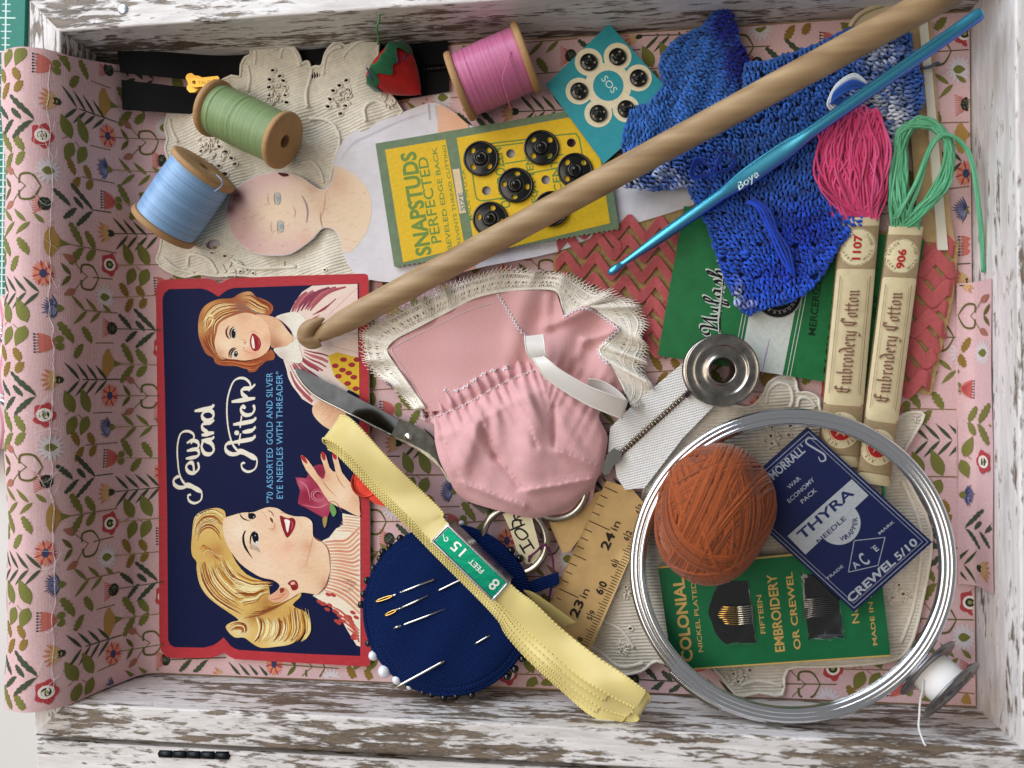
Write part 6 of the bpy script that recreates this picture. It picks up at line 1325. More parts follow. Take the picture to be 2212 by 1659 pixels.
# ---------------------------------------------------------------- pink doll romper
ro = thing('doll_romper', 'pink cotton doll romper with gathered bubble bottom and cream lace trim', 'doll clothes', P(1110, 850, 3))
t1 = lambda *p: T(1, 1, list(p))
bib = sp(t1((300, 612), (320, 580), (350, 548)), 3, False) + sp(t1((600, 412), (860, 278), (1010, 242), (1190, 224), (1392, 226)), 4, False) + t1((1420, 320), (1440, 385)) + sp(t1((1500, 350), (1590, 322), (1700, 380), (1802, 470)), 3, False) + t1((1720, 545), (1662, 605), (1700, 650), (1735, 705), (1800, 790), (1850, 870), (1760, 900), (1560, 880), (1300, 830), (1000, 880), (700, 1000), (540, 1010), (528, 958), (430, 815))
bub = sp(t1((528, 955), (620, 880), (700, 855), (830, 830), (900, 770), (1040, 720), (1110, 650), (1180, 640), (1240, 700), (1330, 690), (1440, 680), (1560, 740), (1640, 830), (1690, 960), (1668, 1040), (1700, 1110), (1726, 1180), (1712, 1290), (1694, 1400), (1660, 1440), (1640, 1510), (1625, 1585), (1560, 1640), (1450, 1680), (1330, 1705), (1180, 1690), (1000, 1645), (820, 1590), (742, 1528), (700, 1450), (640, 1332), (606, 1200), (600, 1090), (545, 1072)), 3)
GL = sp(t1((536, 1062), (640, 1030), (760, 980), (880, 920), (1000, 850), (1120, 790), (1240, 745), (1330, 720), (1440, 745), (1560, 800), (1680, 860)), 6, False)
def gat(u, v):
    """nearest spot of the gathering line: (position 0..1, signed distance, positive below)"""
    best = 1e9; bi = 0
    for i, (x, y) in enumerate(GL):
        q = (x - u) ** 2 + (y - v) ** 2
        if q < best: best = q; bi = i
    x, y = GL[bi]; a = GL[max(0, bi - 1)]; b = GL[min(len(GL) - 1, bi + 1)]; tx, ty = b[0] - a[0], b[1] - a[1]; l = math.hypot(tx, ty)
    sd = ((u - x) * -ty + (v - y) * tx) / l; along = ((u - x) * tx + (v - y) * ty) / l
    return (bi + along / 9) / (len(GL) - 1), sd
def ridge(x): x = x - math.floor(x); return 1 - abs(2 * x - 1)
def bubh(u, v):
    q, sd = gat(u, v)
    cx, cy = 1120, 960; dx, dy = (u - cx) / 195, (v - cy) / 165; rr = math.hypot(dx, dy)
    puff = 9.5 * max(0, 1 - rr ** 2.4) ** .55 if rr < 1 else 0
    h = 7.0 + puff * min(1, max(.15, (sd + 14) / 60))
    if sd < 0: h += .6 * math.sin(q * 118 + 1.5 * math.sin(q * 19)) * min(1, -sd / 8) + .8 * min(1, -sd / 16)
    fine = math.exp(-max(0, sd) / 34)
    h += 1.3 * fine * math.sin(q * 120 + .6 * math.sin(q * 31)) * min(1, abs(sd) / 5)
    th = math.atan2(v - 700, u - 1080); w = min(1, max(0, sd / 40)) * min(1, max(0, (1.02 - rr) * 3.2))
    x1_ = th * 10.5 + .9 * math.sin(sd * .014 + 1) + .4; x2_ = th * 25 + .8 * math.sin(sd * .02) + 1.6 * math.sin(th * 7)
    h += w * (3.4 * ((.5 + .5 * math.sin(x1_)) ** 2.2 - .35) * min(1, sd / 90 + .35) * math.exp(-max(0, sd - 120) / 90) + 1.7 * math.exp(-sd / 80) * ((.5 + .5 * math.sin(x2_)) ** 1.8 - .4) + .25 * math.sin(th * 47 + sd * .03) * math.exp(-sd / 140))
    # a few deep creases like in the cloth as it lies
    for (x0, y0), (x1, y1), wd, dp in (((1040, 905), (1075, 985), 9, 2.4), ((1075, 985), (1130, 1055), 10, 2.2), ((1200, 880), (1202, 965), 8, 2.0), ((1202, 968), (1296, 1008), 9, -2.2), ((960, 950), (1000, 1040), 9, 1.8), ((1000, 1040), (1130, 1090), 9, -1.8), ((1130, 1058), (1290, 1030), 9, -1.9), ((1130, 880), (1160, 960), 9, 1.6)):
        ex, ey = x1 - x0, y1 - y0; l2 = ex * ex + ey * ey; t = max(0, min(1, ((u - x0) * ex + (v - y0) * ey) / l2)); dd_ = math.hypot(u - x0 - ex * t, v - y0 - ey * t); sgn = 1 if (ex * (v - y0) - ey * (u - x0)) > 0 else -.6
        h -= dp * .8 * math.exp(-(dd_ / (wd * 1.25)) ** 2) * (1 if sgn > 0 else .45)
    return max(h, 5.0) - max(0, rr - .93) * 14
def bibh(u, v):
    h = 7.2 + .25 * math.sin(u * .04) + .2 * math.sin(v * .06)
    if u > 1085:
        k = min(1, (u - 1085) / 40)
        h += k * (1.6 * math.sin((u - 1100) * .052 + (v - 640) * .02) + .8 * math.sin((v - 640) * .05 - u * .02))
        for (x0, y0), (x1, y1), wd, dp in (((1180, 705), (1290, 660), 9, 2.6), ((1262, 735), (1330, 715), 8, 2.6), ((1185, 640), (1180, 705), 8, 1.6), ((1250, 770), (1262, 735), 8, 1.5)):
            ex, ey = x1 - x0, y1 - y0; t = max(0, min(1, ((u - x0) * ex + (v - y0) * ey) / (ex * ex + ey * ey))); dd_ = math.hypot(u - x0 - ex * t, v - y0 - ey * t); h += dp * math.exp(-(dd_ / wd) ** 2)
        q, sd = gat(u, v); h += .9 * math.exp(sd / 22) * math.sin(q * 118) if sd < 0 else 0
    return h
pinkm = M('pink_lawn', '#dba9ab', .95, var=.10, vscale=220, bump=.5, bscale=2200, sheen=.4, spec=.08)
stain = M('pink_lawn_bib', '#dba9ab', .95, var=.22, vscale=60, bump=.5, bscale=2200, sheen=.4, spec=.08, col2='#c9967f')
mb = MB(); slab(mb, bib, bibh, .4, step=8); mb.build('bodice', stain, ro)
mb = MB(); slab(mb, bub, bubh, .4, step=4.2); mb.build('gathered_skirt', pinkm, ro)
# lace ruffle
li = sp(t1((545, 985), (480, 890), (425, 812), (360, 715), (300, 615), (350, 545), (470, 480), (600, 412), (730, 345), (860, 278), (1010, 240), (1190, 222), (1385, 226), (1430, 330), (1450, 388), (1590, 325), (1700, 385), (1802, 470), (1730, 545), (1665, 608), (1735, 705), (1800, 800), (1845, 890)), 8, False)
lo2 = sp(t1((500, 1010), (390, 900), (330, 820), (205, 740), (145, 600), (175, 470), (330, 378), (560, 262), (700, 200), (850, 150), (1060, 92), (1250, 112), (1420, 122), (1560, 190), (1700, 240), (1860, 300), (1942, 410), (1925, 520), (1955, 620), (1925, 730), (1990, 850), (1960, 910), (1885, 985)), 8, False)
NL = len(li)
def lcf(s, t):
    """ruffle surface: s 0..1 along, t 0..1 from cloth to free edge"""
    x = s * (NL - 1); i = min(NL - 2, int(x)); k = x - i
    a = (li[i][0] + (li[i + 1][0] - li[i][0]) * k, li[i][1] + (li[i + 1][1] - li[i][1]) * k); b = (lo2[i][0] + (lo2[i + 1][0] - lo2[i][0]) * k, lo2[i][1] + (lo2[i + 1][1] - lo2[i][1]) * k)
    wv = math.sin(s * 92 + 1.3 * math.sin(s * 37)); sw = 4.5 * math.cos(s * 92 + 1.3 * math.sin(s * 37)) * t
    ex, ey = li[i + 1][0] - li[i][0], li[i + 1][1] - li[i][1]; l = math.hypot(ex, ey) or 1
    return P(a[0] + (b[0] - a[0]) * t + ex / l * sw, a[1] + (b[1] - a[1]) * t + ey / l * sw, 7.8 + 1.5 * wv * (.25 + t) - 1.0 * t)
mb = MB(); NN = 190
for k in range(NN):
    s0 = k / NN
    for sg in (1, -1):
        pts = []
        for j in range(9):
            t = j / 8 * .97; s = s0 + sg * (.006 * t + .0012 * math.sin(t * 14)); 
            if 0 <= s <= 1: pts.append(lcf(s, t) + Vector((0, 0, .0001 * (j % 2) * sg)))
        if len(pts) > 3: tube(mb, pts, .2, 4, cap=False)
for t, r in ((.04, .38), (.12, .3), (.34, .16), (.55, .3), (.62, .3), (.86, .32)):
    tube(mb, [lcf(k / 700, min(1, t + .012 * math.sin(k * 1.9))) for k in range(701)], r, 5, cap=False)
for k in range(150):
    s = (k + .5) / 150; pts = []
    for j in range(8): a = PI * j / 7; pts.append(lcf(min(1, max(0, s + .0032 * math.cos(a))), .86 + .22 * math.sin(a)))
    tube(mb, pts, .17, 4, cap=False)
    a, b = lcf(s, 1.06), lcf(min(1, s + .0015), 1.2); tube(mb, [a, b], .13, 4)
for k in range(75):
    s = (k + .5) / 75
    for j in range(6): tube(mb, [lcf(min(1, max(0, s + rnd.uniform(-.003, .003))), rnd.uniform(.15, .5)), lcf(min(1, max(0, s + rnd.uniform(-.004, .004))), rnd.uniform(.4, .84))], .2, 4, cap=False)
mb.build('lace_trim', M('lace_thread', '#f2ecdf', .85, var=.1, vscale=800), ro, kind='stuff')
# stitching
mb = MB(); stx = lambda pts, hf, st_, r=.22, lift=.25, zig=0: None
def stitch(path, hf, pitch, r, lift=.18, zig=0.0, dash=.6):
    acc = 0.0; n = 0
    for (x0, y0), (x1, y1) in zip(path, path[1:]):
        l = math.hypot(x1 - x0, y1 - y0); m = max(1, round(l / pitch)); nx, ny = -(y1 - y0) / l, (x1 - x0) / l
        for k in range(m):
            a, b = k / m, (k + dash) / m; s = 1 if (n % 2) else -1; n += 1
            pa = (x0 + (x1 - x0) * a - nx * zig * s, y0 + (y1 - y0) * a - ny * zig * s); pb = (x0 + (x1 - x0) * b + nx * zig * s, y0 + (y1 - y0) * b + ny * zig * s)
            tube(mb, [P(*pa, hf(*pa) + lift * .3), P((pa[0] + pb[0]) / 2, (pa[1] + pb[1]) / 2, hf((pa[0] + pb[0]) / 2, (pa[1] + pb[1]) / 2) + lift), P(*pb, hf(*pb) + lift * .3)], r, 4, cap=False)
stitch(sp(t1((520, 930), (430, 770), (330, 620), (365, 575), (600, 460), (830, 350), (1000, 300)), 3, False), bibh, 5, .17)
stitch(sp(t1((1012, 245), (1090, 370), (1150, 470), (1200, 520)), 5, False), bibh, 4.2, .24, .35, 3.0, .95)
stitch(sp(t1((528, 1060), (530, 980), (600, 905), (680, 862), (700, 885), (800, 850), (860, 805), (960, 745), (1060, 735), (1090, 660), (1170, 640), (1195, 670)), 5, False), bubh, 3.6, .26, .5, 3.2, .95)
stitch(GL, bubh, 6.5, .22, .5, 1.2)
stitch(sp(t1((1440, 395), (1590, 340), (1800, 475)), 5, False), bibh, 4.2, .24, .5, 2.5, .95); stitch(sp(t1((1800, 480), (1665, 610), (1735, 705)), 5, False), bibh, 4.2, .24, .5, 2.5, .95)
mb.build('stitching', M('stitch_white', '#e6dde0', .8), ro, kind='stuff')

def ribbon(mb, Lp, Rp, n=6, m=7, crown=.0, col=(1, 1, 1)):
    """flat ribbon between two edge curves of (u, v, h)"""
    A = [P(*q) for q in sp(Lp, n, False)]; B = [P(*q) for q in sp(Rp, n, False)]; k = min(len(A), len(B)); vs = []
    for i in range(k):
        for j in range(m): t = j / (m - 1); vs.append(A[i].lerp(B[i], t) + Vector((0, 0, crown / 1000 * math.sin(PI * t))))
    mb.add(vs, [(i * m + j, i * m + j + 1, (i + 1) * m + j + 1, (i + 1) * m + j) for i in range(k - 1) for j in range(m - 1)], col)
    return A, B
def tt(i, j, *p): return [(x / 3 + 737.33 * i, y / 3 + 553 * j, h) for x, y, h in p]
satin = M('white_satin', '#ddd8d2', .32, sheen=.4, spec=.6, bump=.1, bscale=2500)
mb = MB(); edg = MB()
e1 = ribbon(mb, tt(1, 1, (1188, 520, 15), (1193, 570, 17), (1205, 630, 17), (1250, 690, 16)), tt(1, 1, (1305, 506, 15), (1316, 570, 17.4), (1322, 620, 17.4), (1345, 660, 16)))
e2 = ribbon(mb, tt(1, 1, (1240, 660, 17), (1275, 720, 18.5), (1340, 805, 18), (1560, 945, 16.5), (1700, 1008, 15.5), (1806, 1050, 14), (1822, 1048, 13)), tt(1, 1, (1310, 650, 17), (1360, 690, 19), (1430, 745, 19.5), (1590, 838, 20), (1720, 890, 20), (1840, 935, 18), (1852, 945, 16)))
e3 = ribbon(mb, tt(1, 1, (1822, 1048, 12.6), (1780, 990, 11), (1690, 930, 10.5), (1600, 870, 12)), tt(1, 1, (1856, 948, 15.5), (1800, 880, 14), (1700, 815, 13), (1600, 795, 14)))
wr = mb.build('satin_ribbon', satin, ro)
for A, B in (e1, e2, e3):
    tube(edg, A, .22, 5); tube(edg, B, .22, 5)
edg.build('ribbon_edge', M('ribbon_edge_white', '#e9e4da', .6), wr)

# ---------------------------------------------------------------- yellow ribbon with green clasp
yr = thing('yellow_ribbon', 'folded bundle of yellow satin ribbon across the navy pincushion', 'ribbon', P(1050, 1230, 8))
ysat = M('yellow_satin', '#dcca82', .3, sheen=.4, spec=.7, var=.10, vscale=60, bump=.08, bscale=2500)
mb = MB(); edg = MB(); ed = []
for i in range(5):
    o_, hz = i * 5.6, i * 1.5
    Lp = [(703 + o_ * .3, 948 + o_, 15 - hz), (737, 968 + o_, 17 - hz), (810, 1045 + o_, 18 - hz), (884, 1119 + o_, 19 - hz), (931, 1168 + o_, 19 - hz), (1071 - o_ * .3, 1303 + o_, 20 - hz), (1108 - o_ * .6, 1352 + o_ * .9, 20.5 - hz), (1164 - o_, 1408 + o_ * .8, 21.5 - hz), (1237 - o_, 1470 + o_, 24 - hz), (1304 - o_, 1512 + o_ * 1.6, 27 - hz), (1366 - o_, 1538 + o_, 28.5 - hz)]
    Rp = [(740 - o_ * .3, 898 + o_ * .3, 15.5 - hz), (766, 912, 18.5 - hz), (855, 1008, 19.5 - hz), (951, 1100, 20 - hz), (967, 1131, 20 - hz), (1101, 1261, 21 - hz), (1154, 1303, 22.5 - hz), (1210, 1356, 24 - hz), (1280, 1412, 27 - hz), (1345, 1456, 30 - hz), (1396, 1494, 31 - hz)]
    Lp = [(x + max(0, 11 - 4.5 * i) * k_, y - max(0, 11 - 4.5 * i) * k_, h + .6 * k_ * (i == 0)) for (x, y, h), k_ in zip(Lp, (0, 0, 0, 0, 0, .3, .8, 1, 1, 1, .7))]
    if i in (1, 3): Lp = Lp[:-1]; Rp = Rp[:-1]
    wob = lambda q, s: [(x, y, h + s * 1.1 * math.sin(x * .021 + i) + .5 * math.sin(x * .06)) for x, y, h in sp(q, 4, False)]
    ed.append(ribbon(mb, wob(Lp, 1), wob(Rp, -1), 2, 7, .3))
# rounded loop ends
def loopend(L0, R0, L1, R1, bl, br):
    ed.append(ribbon(mb, [L0, bl[0], bl[1], L1], [R0, br[0], br[1], R1], 6, 7, 0))
loopend((1366, 1538, 28.5), (1396, 1494, 31), (1345, 1556, 22), (1385, 1520, 24), ((1380, 1549, 27.5), (1372, 1558, 24)), ((1404, 1504, 30), (1402, 1516, 27)))
loopend((703, 948, 15), (740, 898, 15.5), (708, 962, 10), (741, 908, 11), ((698, 947, 13.5), (699, 955, 11)), ((735, 898, 14), (735, 903, 12)))
ribbon(mb, [(1130, 1276, 17), (1170, 1316, 15), (1217, 1351, 13.5), (1224, 1352, 13.4)], [(1132, 1274, 17.5), (1160, 1284, 17), (1236, 1338, 15), (1247, 1344, 14.5)], 5, 5, .2)
yb = mb.build('satin', ysat, yr)
for A, B in ed:
    for C_ in (A, B):
        tube(edg, C_, .2, 5)
        for a, b in zip(C_, C_[1:]):
            for q in range(max(1, int((b - a).length * 1000 / .9))): 
                t = q / max(1, int((b - a).length * 1000 / .9)); ball(edg, a.lerp(b, t), .4, 6)
edg.build('picot_edge', M('yellow_edge', '#e4d488', .5), yb, kind='stuff')
cl = thing('green_clasp', 'green and silver foil clasp lettered 8 FEET 15 cents around the yellow ribbon', 'clasp', P(1016, 1214, 10))
CQ = [(967, 1130), (1102, 1259), (1066, 1300), (930, 1169)]; CLH = tilt((967, 1130, 21.2), (1102, 1259, 22.2), (930, 1169, 20.4))
mb = MB(); slab(mb, CQ, CLH, 8.0); mb.build('sleeve', M('silver_foil', '#c9ccd4', .22, 1.0, bump=.03, bscale=400), cl, smooth=False)
gq = lambda a, b: tuple(CQ[0][i] * (1 - a) * (1 - b) + CQ[1][i] * a * (1 - b) + CQ[2][i] * a * b + CQ[3][i] * (1 - a) * b for i in (0, 1))
mb = MB(); slab(mb, [gq(.04, .1), gq(.96, .1), gq(.96, .9), gq(.04, .9)], lambda u, v: CLH(u, v) + .25, .5); mb.build('green_panel', M('green_foil', '#0d8a6c', .25, .85, bump=.12, bscale=500), cl, smooth=False)
mb = MB(); rim = [gq(.02, .05), gq(.98, .05), gq(.98, .95), gq(.02, .95)]; tube(mb, [P(*p, CLH(*p) + .2) for k in range(4) for p in [tuple(rim[k][i] + (rim[(k + 1) % 4][i] - rim[k][i]) * t for i in (0, 1)) for t in (.02, .25, .5, .75, .98)]], .5, 8, closed=True); mb.build('rim', M('silver_foil', '#c9ccd4'), cl)
d = Dec(h=lambda u, v: CLH(u, v) + .25, lift=.08, dz=.01); AC = 137.0; SV = '#d5d9dc'
d.text('8', *gq(.92, .26), 36, AC, SV, bold=.01); d.text('FEET', *gq(.68, .34), 17, AC, SV, length=38, bold=.01); d.text('15', *gq(.37, .24), 32, AC, SV, length=30, bold=.01); d.text('c', *gq(.14, .42), 22, AC, SV); d.stroke([gq(.05, .45), gq(.12, .6)], 1.6, SV)
d.build('embossed_letters', M('silver_letters', vcol=True, rough=.28, metal=.9), cl)
# ---------------------------------------------------------------- cream lace under the hoop
lace2 = M('ivory_lace', '#e6ddcc', .9, var=.14, vscale=500, bump=.4, bscale=2600); add_wave(lace2, 280, .6, rot=(0, 0, math.radians(86)), dist=.0004, darken=.10, distort=.6)
lo_2 = sp([(1345, 1250), (1310, 1300), (1278, 1350), (1262, 1395), (1290, 1425), (1330, 1456), (1385, 1450), (1418, 1428), (1470, 1445), (1540, 1442), (1590, 1500), (1640, 1496), (1690, 1500), (1702, 1445), (1780, 1440), (1900, 1432), (1960, 1405), (1992, 1300), (2012, 1150), (1962, 1040), (1948, 990), (1968, 950), (1996, 896), (1960, 892), (1930, 905), (1870, 918), (1800, 915), (1772, 885), (1768, 860), (1745, 848), (1724, 846), (1716, 816), (1690, 811), (1662, 826), (1652, 846), (1636, 868), (1612, 880), (1545, 876), (1475, 948), (1392, 1052), (1382, 1150)], 3)
ey2 = [(x / 3 + 1474.7, y / 3 + 553, 4.2, 3.4, rnd.uniform(-.5, .5)) for x, y in ((575, 1110), (575, 1165), (578, 1220), (700, 1100), (690, 1160))] + [(x / 3 + 1474.7, y / 3 + 1106, 4.2, 3.4, rnd.uniform(-.5, .5)) for x, y in ((1398, 475), (1430, 530), (1360, 555), (335, 1050), (405, 1065), (365, 1100), (435, 1025))] + [(1362, 1358, 4, 3, 0), (1352, 1268, 3, 2.5, 0), (1362, 1282, 3, 2.5, 0), (1334, 1220, 4, 5, .4), (1345, 1400, 3, 2, 0), (1335, 1412, 3, 2, 0)]
l2h = lambda u, v: 2.0 + .8 * math.sin(u * .025 + 1) * math.sin(v * .03) + .3 * math.sin(u * .08) + (3.0 * math.exp(-((u - 1690) / 40) ** 2 - ((v - 850) / 40) ** 2))
lace('ivory_lace', 'ivory ribbed eyelet lace lying under the metal embroidery hoop', lo_2, ey2, [(1668, 945, 20, 20), (1940, 1285, 26, 22), (1595, 1462, 24, 20), (1350, 1400, 16, 18), (1350, 1280, 14, 12), (1985, 905, 10, 6)], l2h, [[(1655, 872), (1660, 845), (1680, 828), (1705, 835), (1712, 862), (1706, 880)], [(1722, 880), (1728, 860), (1748, 862), (1762, 880)], [(1275, 1395), (1300, 1410), (1340, 1440), (1390, 1432)], [(1300, 1340), (1340, 1360), (1370, 1400)], [(1600, 1480), (1640, 1470), (1690, 1482)], [(1950, 1040), (1990, 1150), (1975, 1300), (1945, 1390)]], lace2, M('embroidery_ivory', '#eee6d8', .85, var=.12, vscale=1500, bump=.6, bscale=3000))

# ---------------------------------------------------------------- white zip
wz = thing('white_zip', 'white cotton zip with silver metal teeth under the steel bobbin', 'zip', P(1400, 920, 2))
ztm = M('white_tape', '#e8e7e4', .8, var=.06, vscale=500, bump=.15, bscale=2500)
add_wave(ztm, 380, .7, rot=(0, 0, math.radians(75)), dist=.0002, darken=.06); add_wave(ztm, 380, .2, rot=(0, 0, math.radians(10)), dist=.0002)
ZH = tilt((1310, 1000, 6.8), (1560, 860, 5.8), (1420, 830, 6.0))
ax0, ax1 = (1322, 993), (1496, 838); ex, ey = ax1[0] - ax0[0], ax1[1] - ax0[1]; l = math.hypot(ex, ey); ex, ey = ex / l, ey / l; nx, ny = -ey, ex
for pl in ([(1312, 990), (1318, 924), (1360, 882), (1401, 846), (1478, 782), (1510, 770), (1516, 806), (1492, 836), (1326, 985)], [(1328, 1000), (1497, 846), (1520, 828), (1562, 850), (1545, 874), (1475, 946), (1392, 1054), (1350, 1058), (1332, 1030)]):
    mb = MB(); slab(mb, pl, ZH, .6, step=25); mb.build('tape', ztm, wz)
tm = M('tooth_metal', '#b9b1a0', .28, 1.0); t0 = None; nt2 = int(l / 4.3)
for k in range(2, nt2):
    u, v = ax0[0] + ex * k * 4.3, ax0[1] + ey * k * 4.3; sg = 1 if k % 2 else -1; u += nx * sg * 2.6; v += ny * sg * 2.6; c = P(u, v, ZH(u, v) + .7)
    if t0 is None or k < 4:
        mb = MB(); a_ = P(u - nx * 4.2, v - ny * 4.2, ZH(u, v) + .55); b_ = P(u + nx * 4.2, v + ny * 4.2, ZH(u, v) + .55)
        tube(mb, [a_, a_.lerp(b_, .12) + Vector((0, 0, .0002)), a_.lerp(b_, .88) + Vector((0, 0, .0002)), b_], [.22, .3, .3, .22], 6); o = mb.build('tooth', tm, wz)
        t0 = o; t0c = c
    else:
        o = t0.copy(); COL.objects.link(o); o.parent = wz; o.location = Vector(t0.location) + (c - t0c)
mb = MB(); slab(mb, [(1309, 984), (1326, 968), (1344, 978), (1338, 996), (1322, 1008), (1310, 1002)], 9.0, 2.4); zs = mb.build('slider', M('nickel', '#a9a79f', .22, 1.0), wz, smooth=False)
mb = MB(); slab(mb, sp([(1304, 996), (1316, 988), (1326, 1000), (1318, 1020), (1306, 1026), (1298, 1012)], 3), 8.0, .8); mb.build('pull_tab', M('nickel', '#a9a79f'), zs)
mb = MB(); q = (1484, 851); slab(mb, [(q[0] - 6, q[1] + 2), (q[0] + 2, q[1] - 6), (q[0] + 8, q[1] + 0), (q[0] + 0, q[1] + 9)], 7.6, 1.4); mb.build('end_stop', M('black_stop', '#1c1c1c', .5), wz, smooth=False)

# ---------------------------------------------------------------- steel bobbins
bstl = M('bobbin_steel', '#a39d95', .24, 1.0, var=.4, vscale=260, bump=.06, bscale=600)
def bobbin(name, label, c, axis, R, wdt, thread=None, mat=bstl):
    ax = Vector(axis).normalized(); o = thing(name, label, 'bobbin', c - ax * (wdt / 1000) - Vector((0, 0, R / 1000 * math.sqrt(max(0, 1 - ax.z ** 2)))), 'metal bobbins')
    k = R / 12.0
    mb = MB(); lathe(mb, c, ax, [(-wdt, 3.9 * k), (-.5, 3.95 * k), (.35, 4.1 * k), (.62, 4.4 * k), (.5, 4.8 * k), (.0, 5.2 * k), (-.15, 7.6 * k), (.05, 8.15 * k), (.42, 8.4 * k), (.5, 8.7 * k), (.32, 9.1 * k), (.22, 10.9 * k), (.45, 11.4 * k), (.5, 11.75 * k), (.2, 12 * k), (-.25, 11.95 * k), (-.4, 11.4 * k), (-.5, 8 * k), (-.6, 4.2 * k)], 72, capped=False); mb.build('flange', mat, o)
    mb = MB(); lathe(mb, c - ax * (wdt / 1000), -ax, [(-.6, 4.2 * k), (-.4, 11.4 * k), (0, 12 * k), (.4, 11.7 * k), (.3, 9 * k), (.1, 5 * k), (.4, 4.2 * k), (.2, 3.9 * k)], 60, capped=False); mb.build('flange', mat, o)
    mb = MB(); lathe(mb, c - ax * (wdt / 1000), ax, [(0, 3.95 * k), (wdt, 3.95 * k)], 40, capped=False); mb.build('hub', mat, o)
    if thread:
        mb = MB(); pr = [(t * (wdt - 1.2) / 80 + .6, thread + .25 * math.sin(PI * t / 80) + .10 * abs(math.sin(t * PI / 3))) for t in range(81)]; lathe(mb, c - ax * (wdt / 1000), ax, pr, 44, capped=False); mb.build('thread', M('white_cotton', '#e6e4e2', .6, sheen=.3), o)
    return o
b1 = bobbin('empty_bobbin', 'empty tarnished steel bobbin lying flat on the green label', P(1560, 800, 16), (0.03, -0.02, 1), 77 * K(16), 8.5)
mb = MB(); lathe(mb, P(1506, 827, 16.25), (0, 0, 1), [(0, 1.1), (.12, 1.0), (.14, .02)], 14); mb.build('thread_hole', M('dark_hole', '#15130f', .6), b1)
b2 = bobbin('thread_bobbin', 'steel bobbin of white thread leaning in the corner beside the hoop', P(2055, 1490, 22), (.60, -.56, .57), 11.6, 8.2, 6.4, M('bobbin_grey', '#8d8c8c', .28, .9, var=.3, vscale=300))
mb = MB(); tube(mb, sp([P(1994, 1470, 24), P(1993, 1490, 23), P(1988, 1512, 22), P(1986, 1545, 24), P(1985, 1573, 26), P(1996, 1605, 28.8), P(2000, 1610, 29)], 6, False), .3, 6); mb.build('loose_thread', M('white_cotton', '#e6e4e2'), b2)

# ---------------------------------------------------------------- metal embroidery hoop
hp_ = thing('embroidery_hoop', 'large round double ring metal embroidery hoop with a spring at its edge', 'embroidery hoop', P(1712, 1222, 10))
HPp = tilt((1712, 890, 14.0), (1712, 1560, 22.5), (1362, 1222, 14.0))
def hpt(a, r, dz=0.0):
    u, v = 1712 + r * math.cos(a), 1222 - r * math.sin(a) * .962; return P(u, v, HPp(u, v) + dz)
chrome = M('hoop_chrome', '#e8e8ea', .10, 1.0)
for nm, beads in (('outer_ring', ((345, 1.25, .4), (337, .85, .9))), ('inner_ring', ((326, 1.1, .8), (320, .6, .2)))):
    ro_ = None
    for r, w, dz in beads:
        mb = MB(); tube(mb, [hpt(2 * PI * k / 180, r, dz) for k in range(180)], w, 14, closed=True); ro_ = mb.build(nm if ro_ is None else 'bead', chrome, hp_ if ro_ is None else ro_)
    mb = MB(); quadgrid(mb, lambda f, t, b=beads: hpt(2 * PI * f, (b[0][0] + b[-1][0]) / 2 + (t - .5) * 6, -.2), 180, 3, closed_u=True)
    quadgrid(mb, lambda f, t, b=beads: hpt(2 * PI * f, b[0][0] - 2, -.4 - t * 7), 180, 3, closed_u=True); quadgrid(mb, lambda f, t, b=beads: hpt(2 * PI * f, b[-1][0] + 1, -.4 - t * 7), 180, 3, closed_u=True); mb.build('band', M('hoop_band', '#8f8d93', .3, 1.0), ro_)
mb = MB(); quadgrid(mb, lambda f, t: hpt(2 * PI * f, 331.5 + (t - .5) * 7, -.3), 180, 3, closed_u=True); mb.build('felt_lining', M('purple_felt', '#4b3a63', .8), hp_)
mb = MB(); n = 420
def spr(k):
    a = math.radians(222 + 22 * k / n); c = hpt(a, 352, -.6); rad = (hpt(a, 360, -.6) - c).normalized(); q = 2 * PI * k / 14; return c + rad * (math.cos(q) * .0013) + Vector((0, 0, 1)) * (math.sin(q) * .0013)
tube(mb, [spr(k) for k in range(n)], .3, 5); mb.build('spring', M('spring_steel', '#9a9790', .28, 1.0), hp_)
mb = MB(); tube(mb, [hpt(math.radians(a), 352, -.3) for a in range(243, 262, 2)], .8, 8); mb.build('spring_end', chrome, hp_)

# ---------------------------------------------------------------- terracotta thread ball
bc = P(1541, 1108, 20.5); byr = thing('thread_ball', 'ball of terracotta orange crochet thread inside the hoop', 'thread ball', bc - Vector((0, 0, .017)))
BX, BY, BZ = 17.6, 21.8, 16.5; brot = Matrix.Rotation(math.radians(-24), 3, 'Z')
def bsurf(n_, k=1.0):
    k = k * (1 + .035 * math.sin(3 * n_.x + 2 * n_.y + 1) + .03 * math.sin(4 * n_.y - 2 * n_.z) - .10 * math.exp(-(n_ - Vector((.35, .72, .60))).length_squared / .06))
    return bc + brot @ Vector((n_.x * BX * k, n_.y * BY * k, n_.z * BZ * k)) / 1000
mb = MB(); 
def corem(f, t):
    th = PI * t; return bsurf(Vector((math.sin(th) * math.cos(2 * PI * f), math.sin(th) * math.sin(2 * PI * f), math.cos(th))), .965)
quadgrid(mb, corem, 40, 24, closed_u=True); mb.build('core', M('ball_core', '#4a1f0a', .9), byr)
mb = MB(); r_ = random.Random(11)
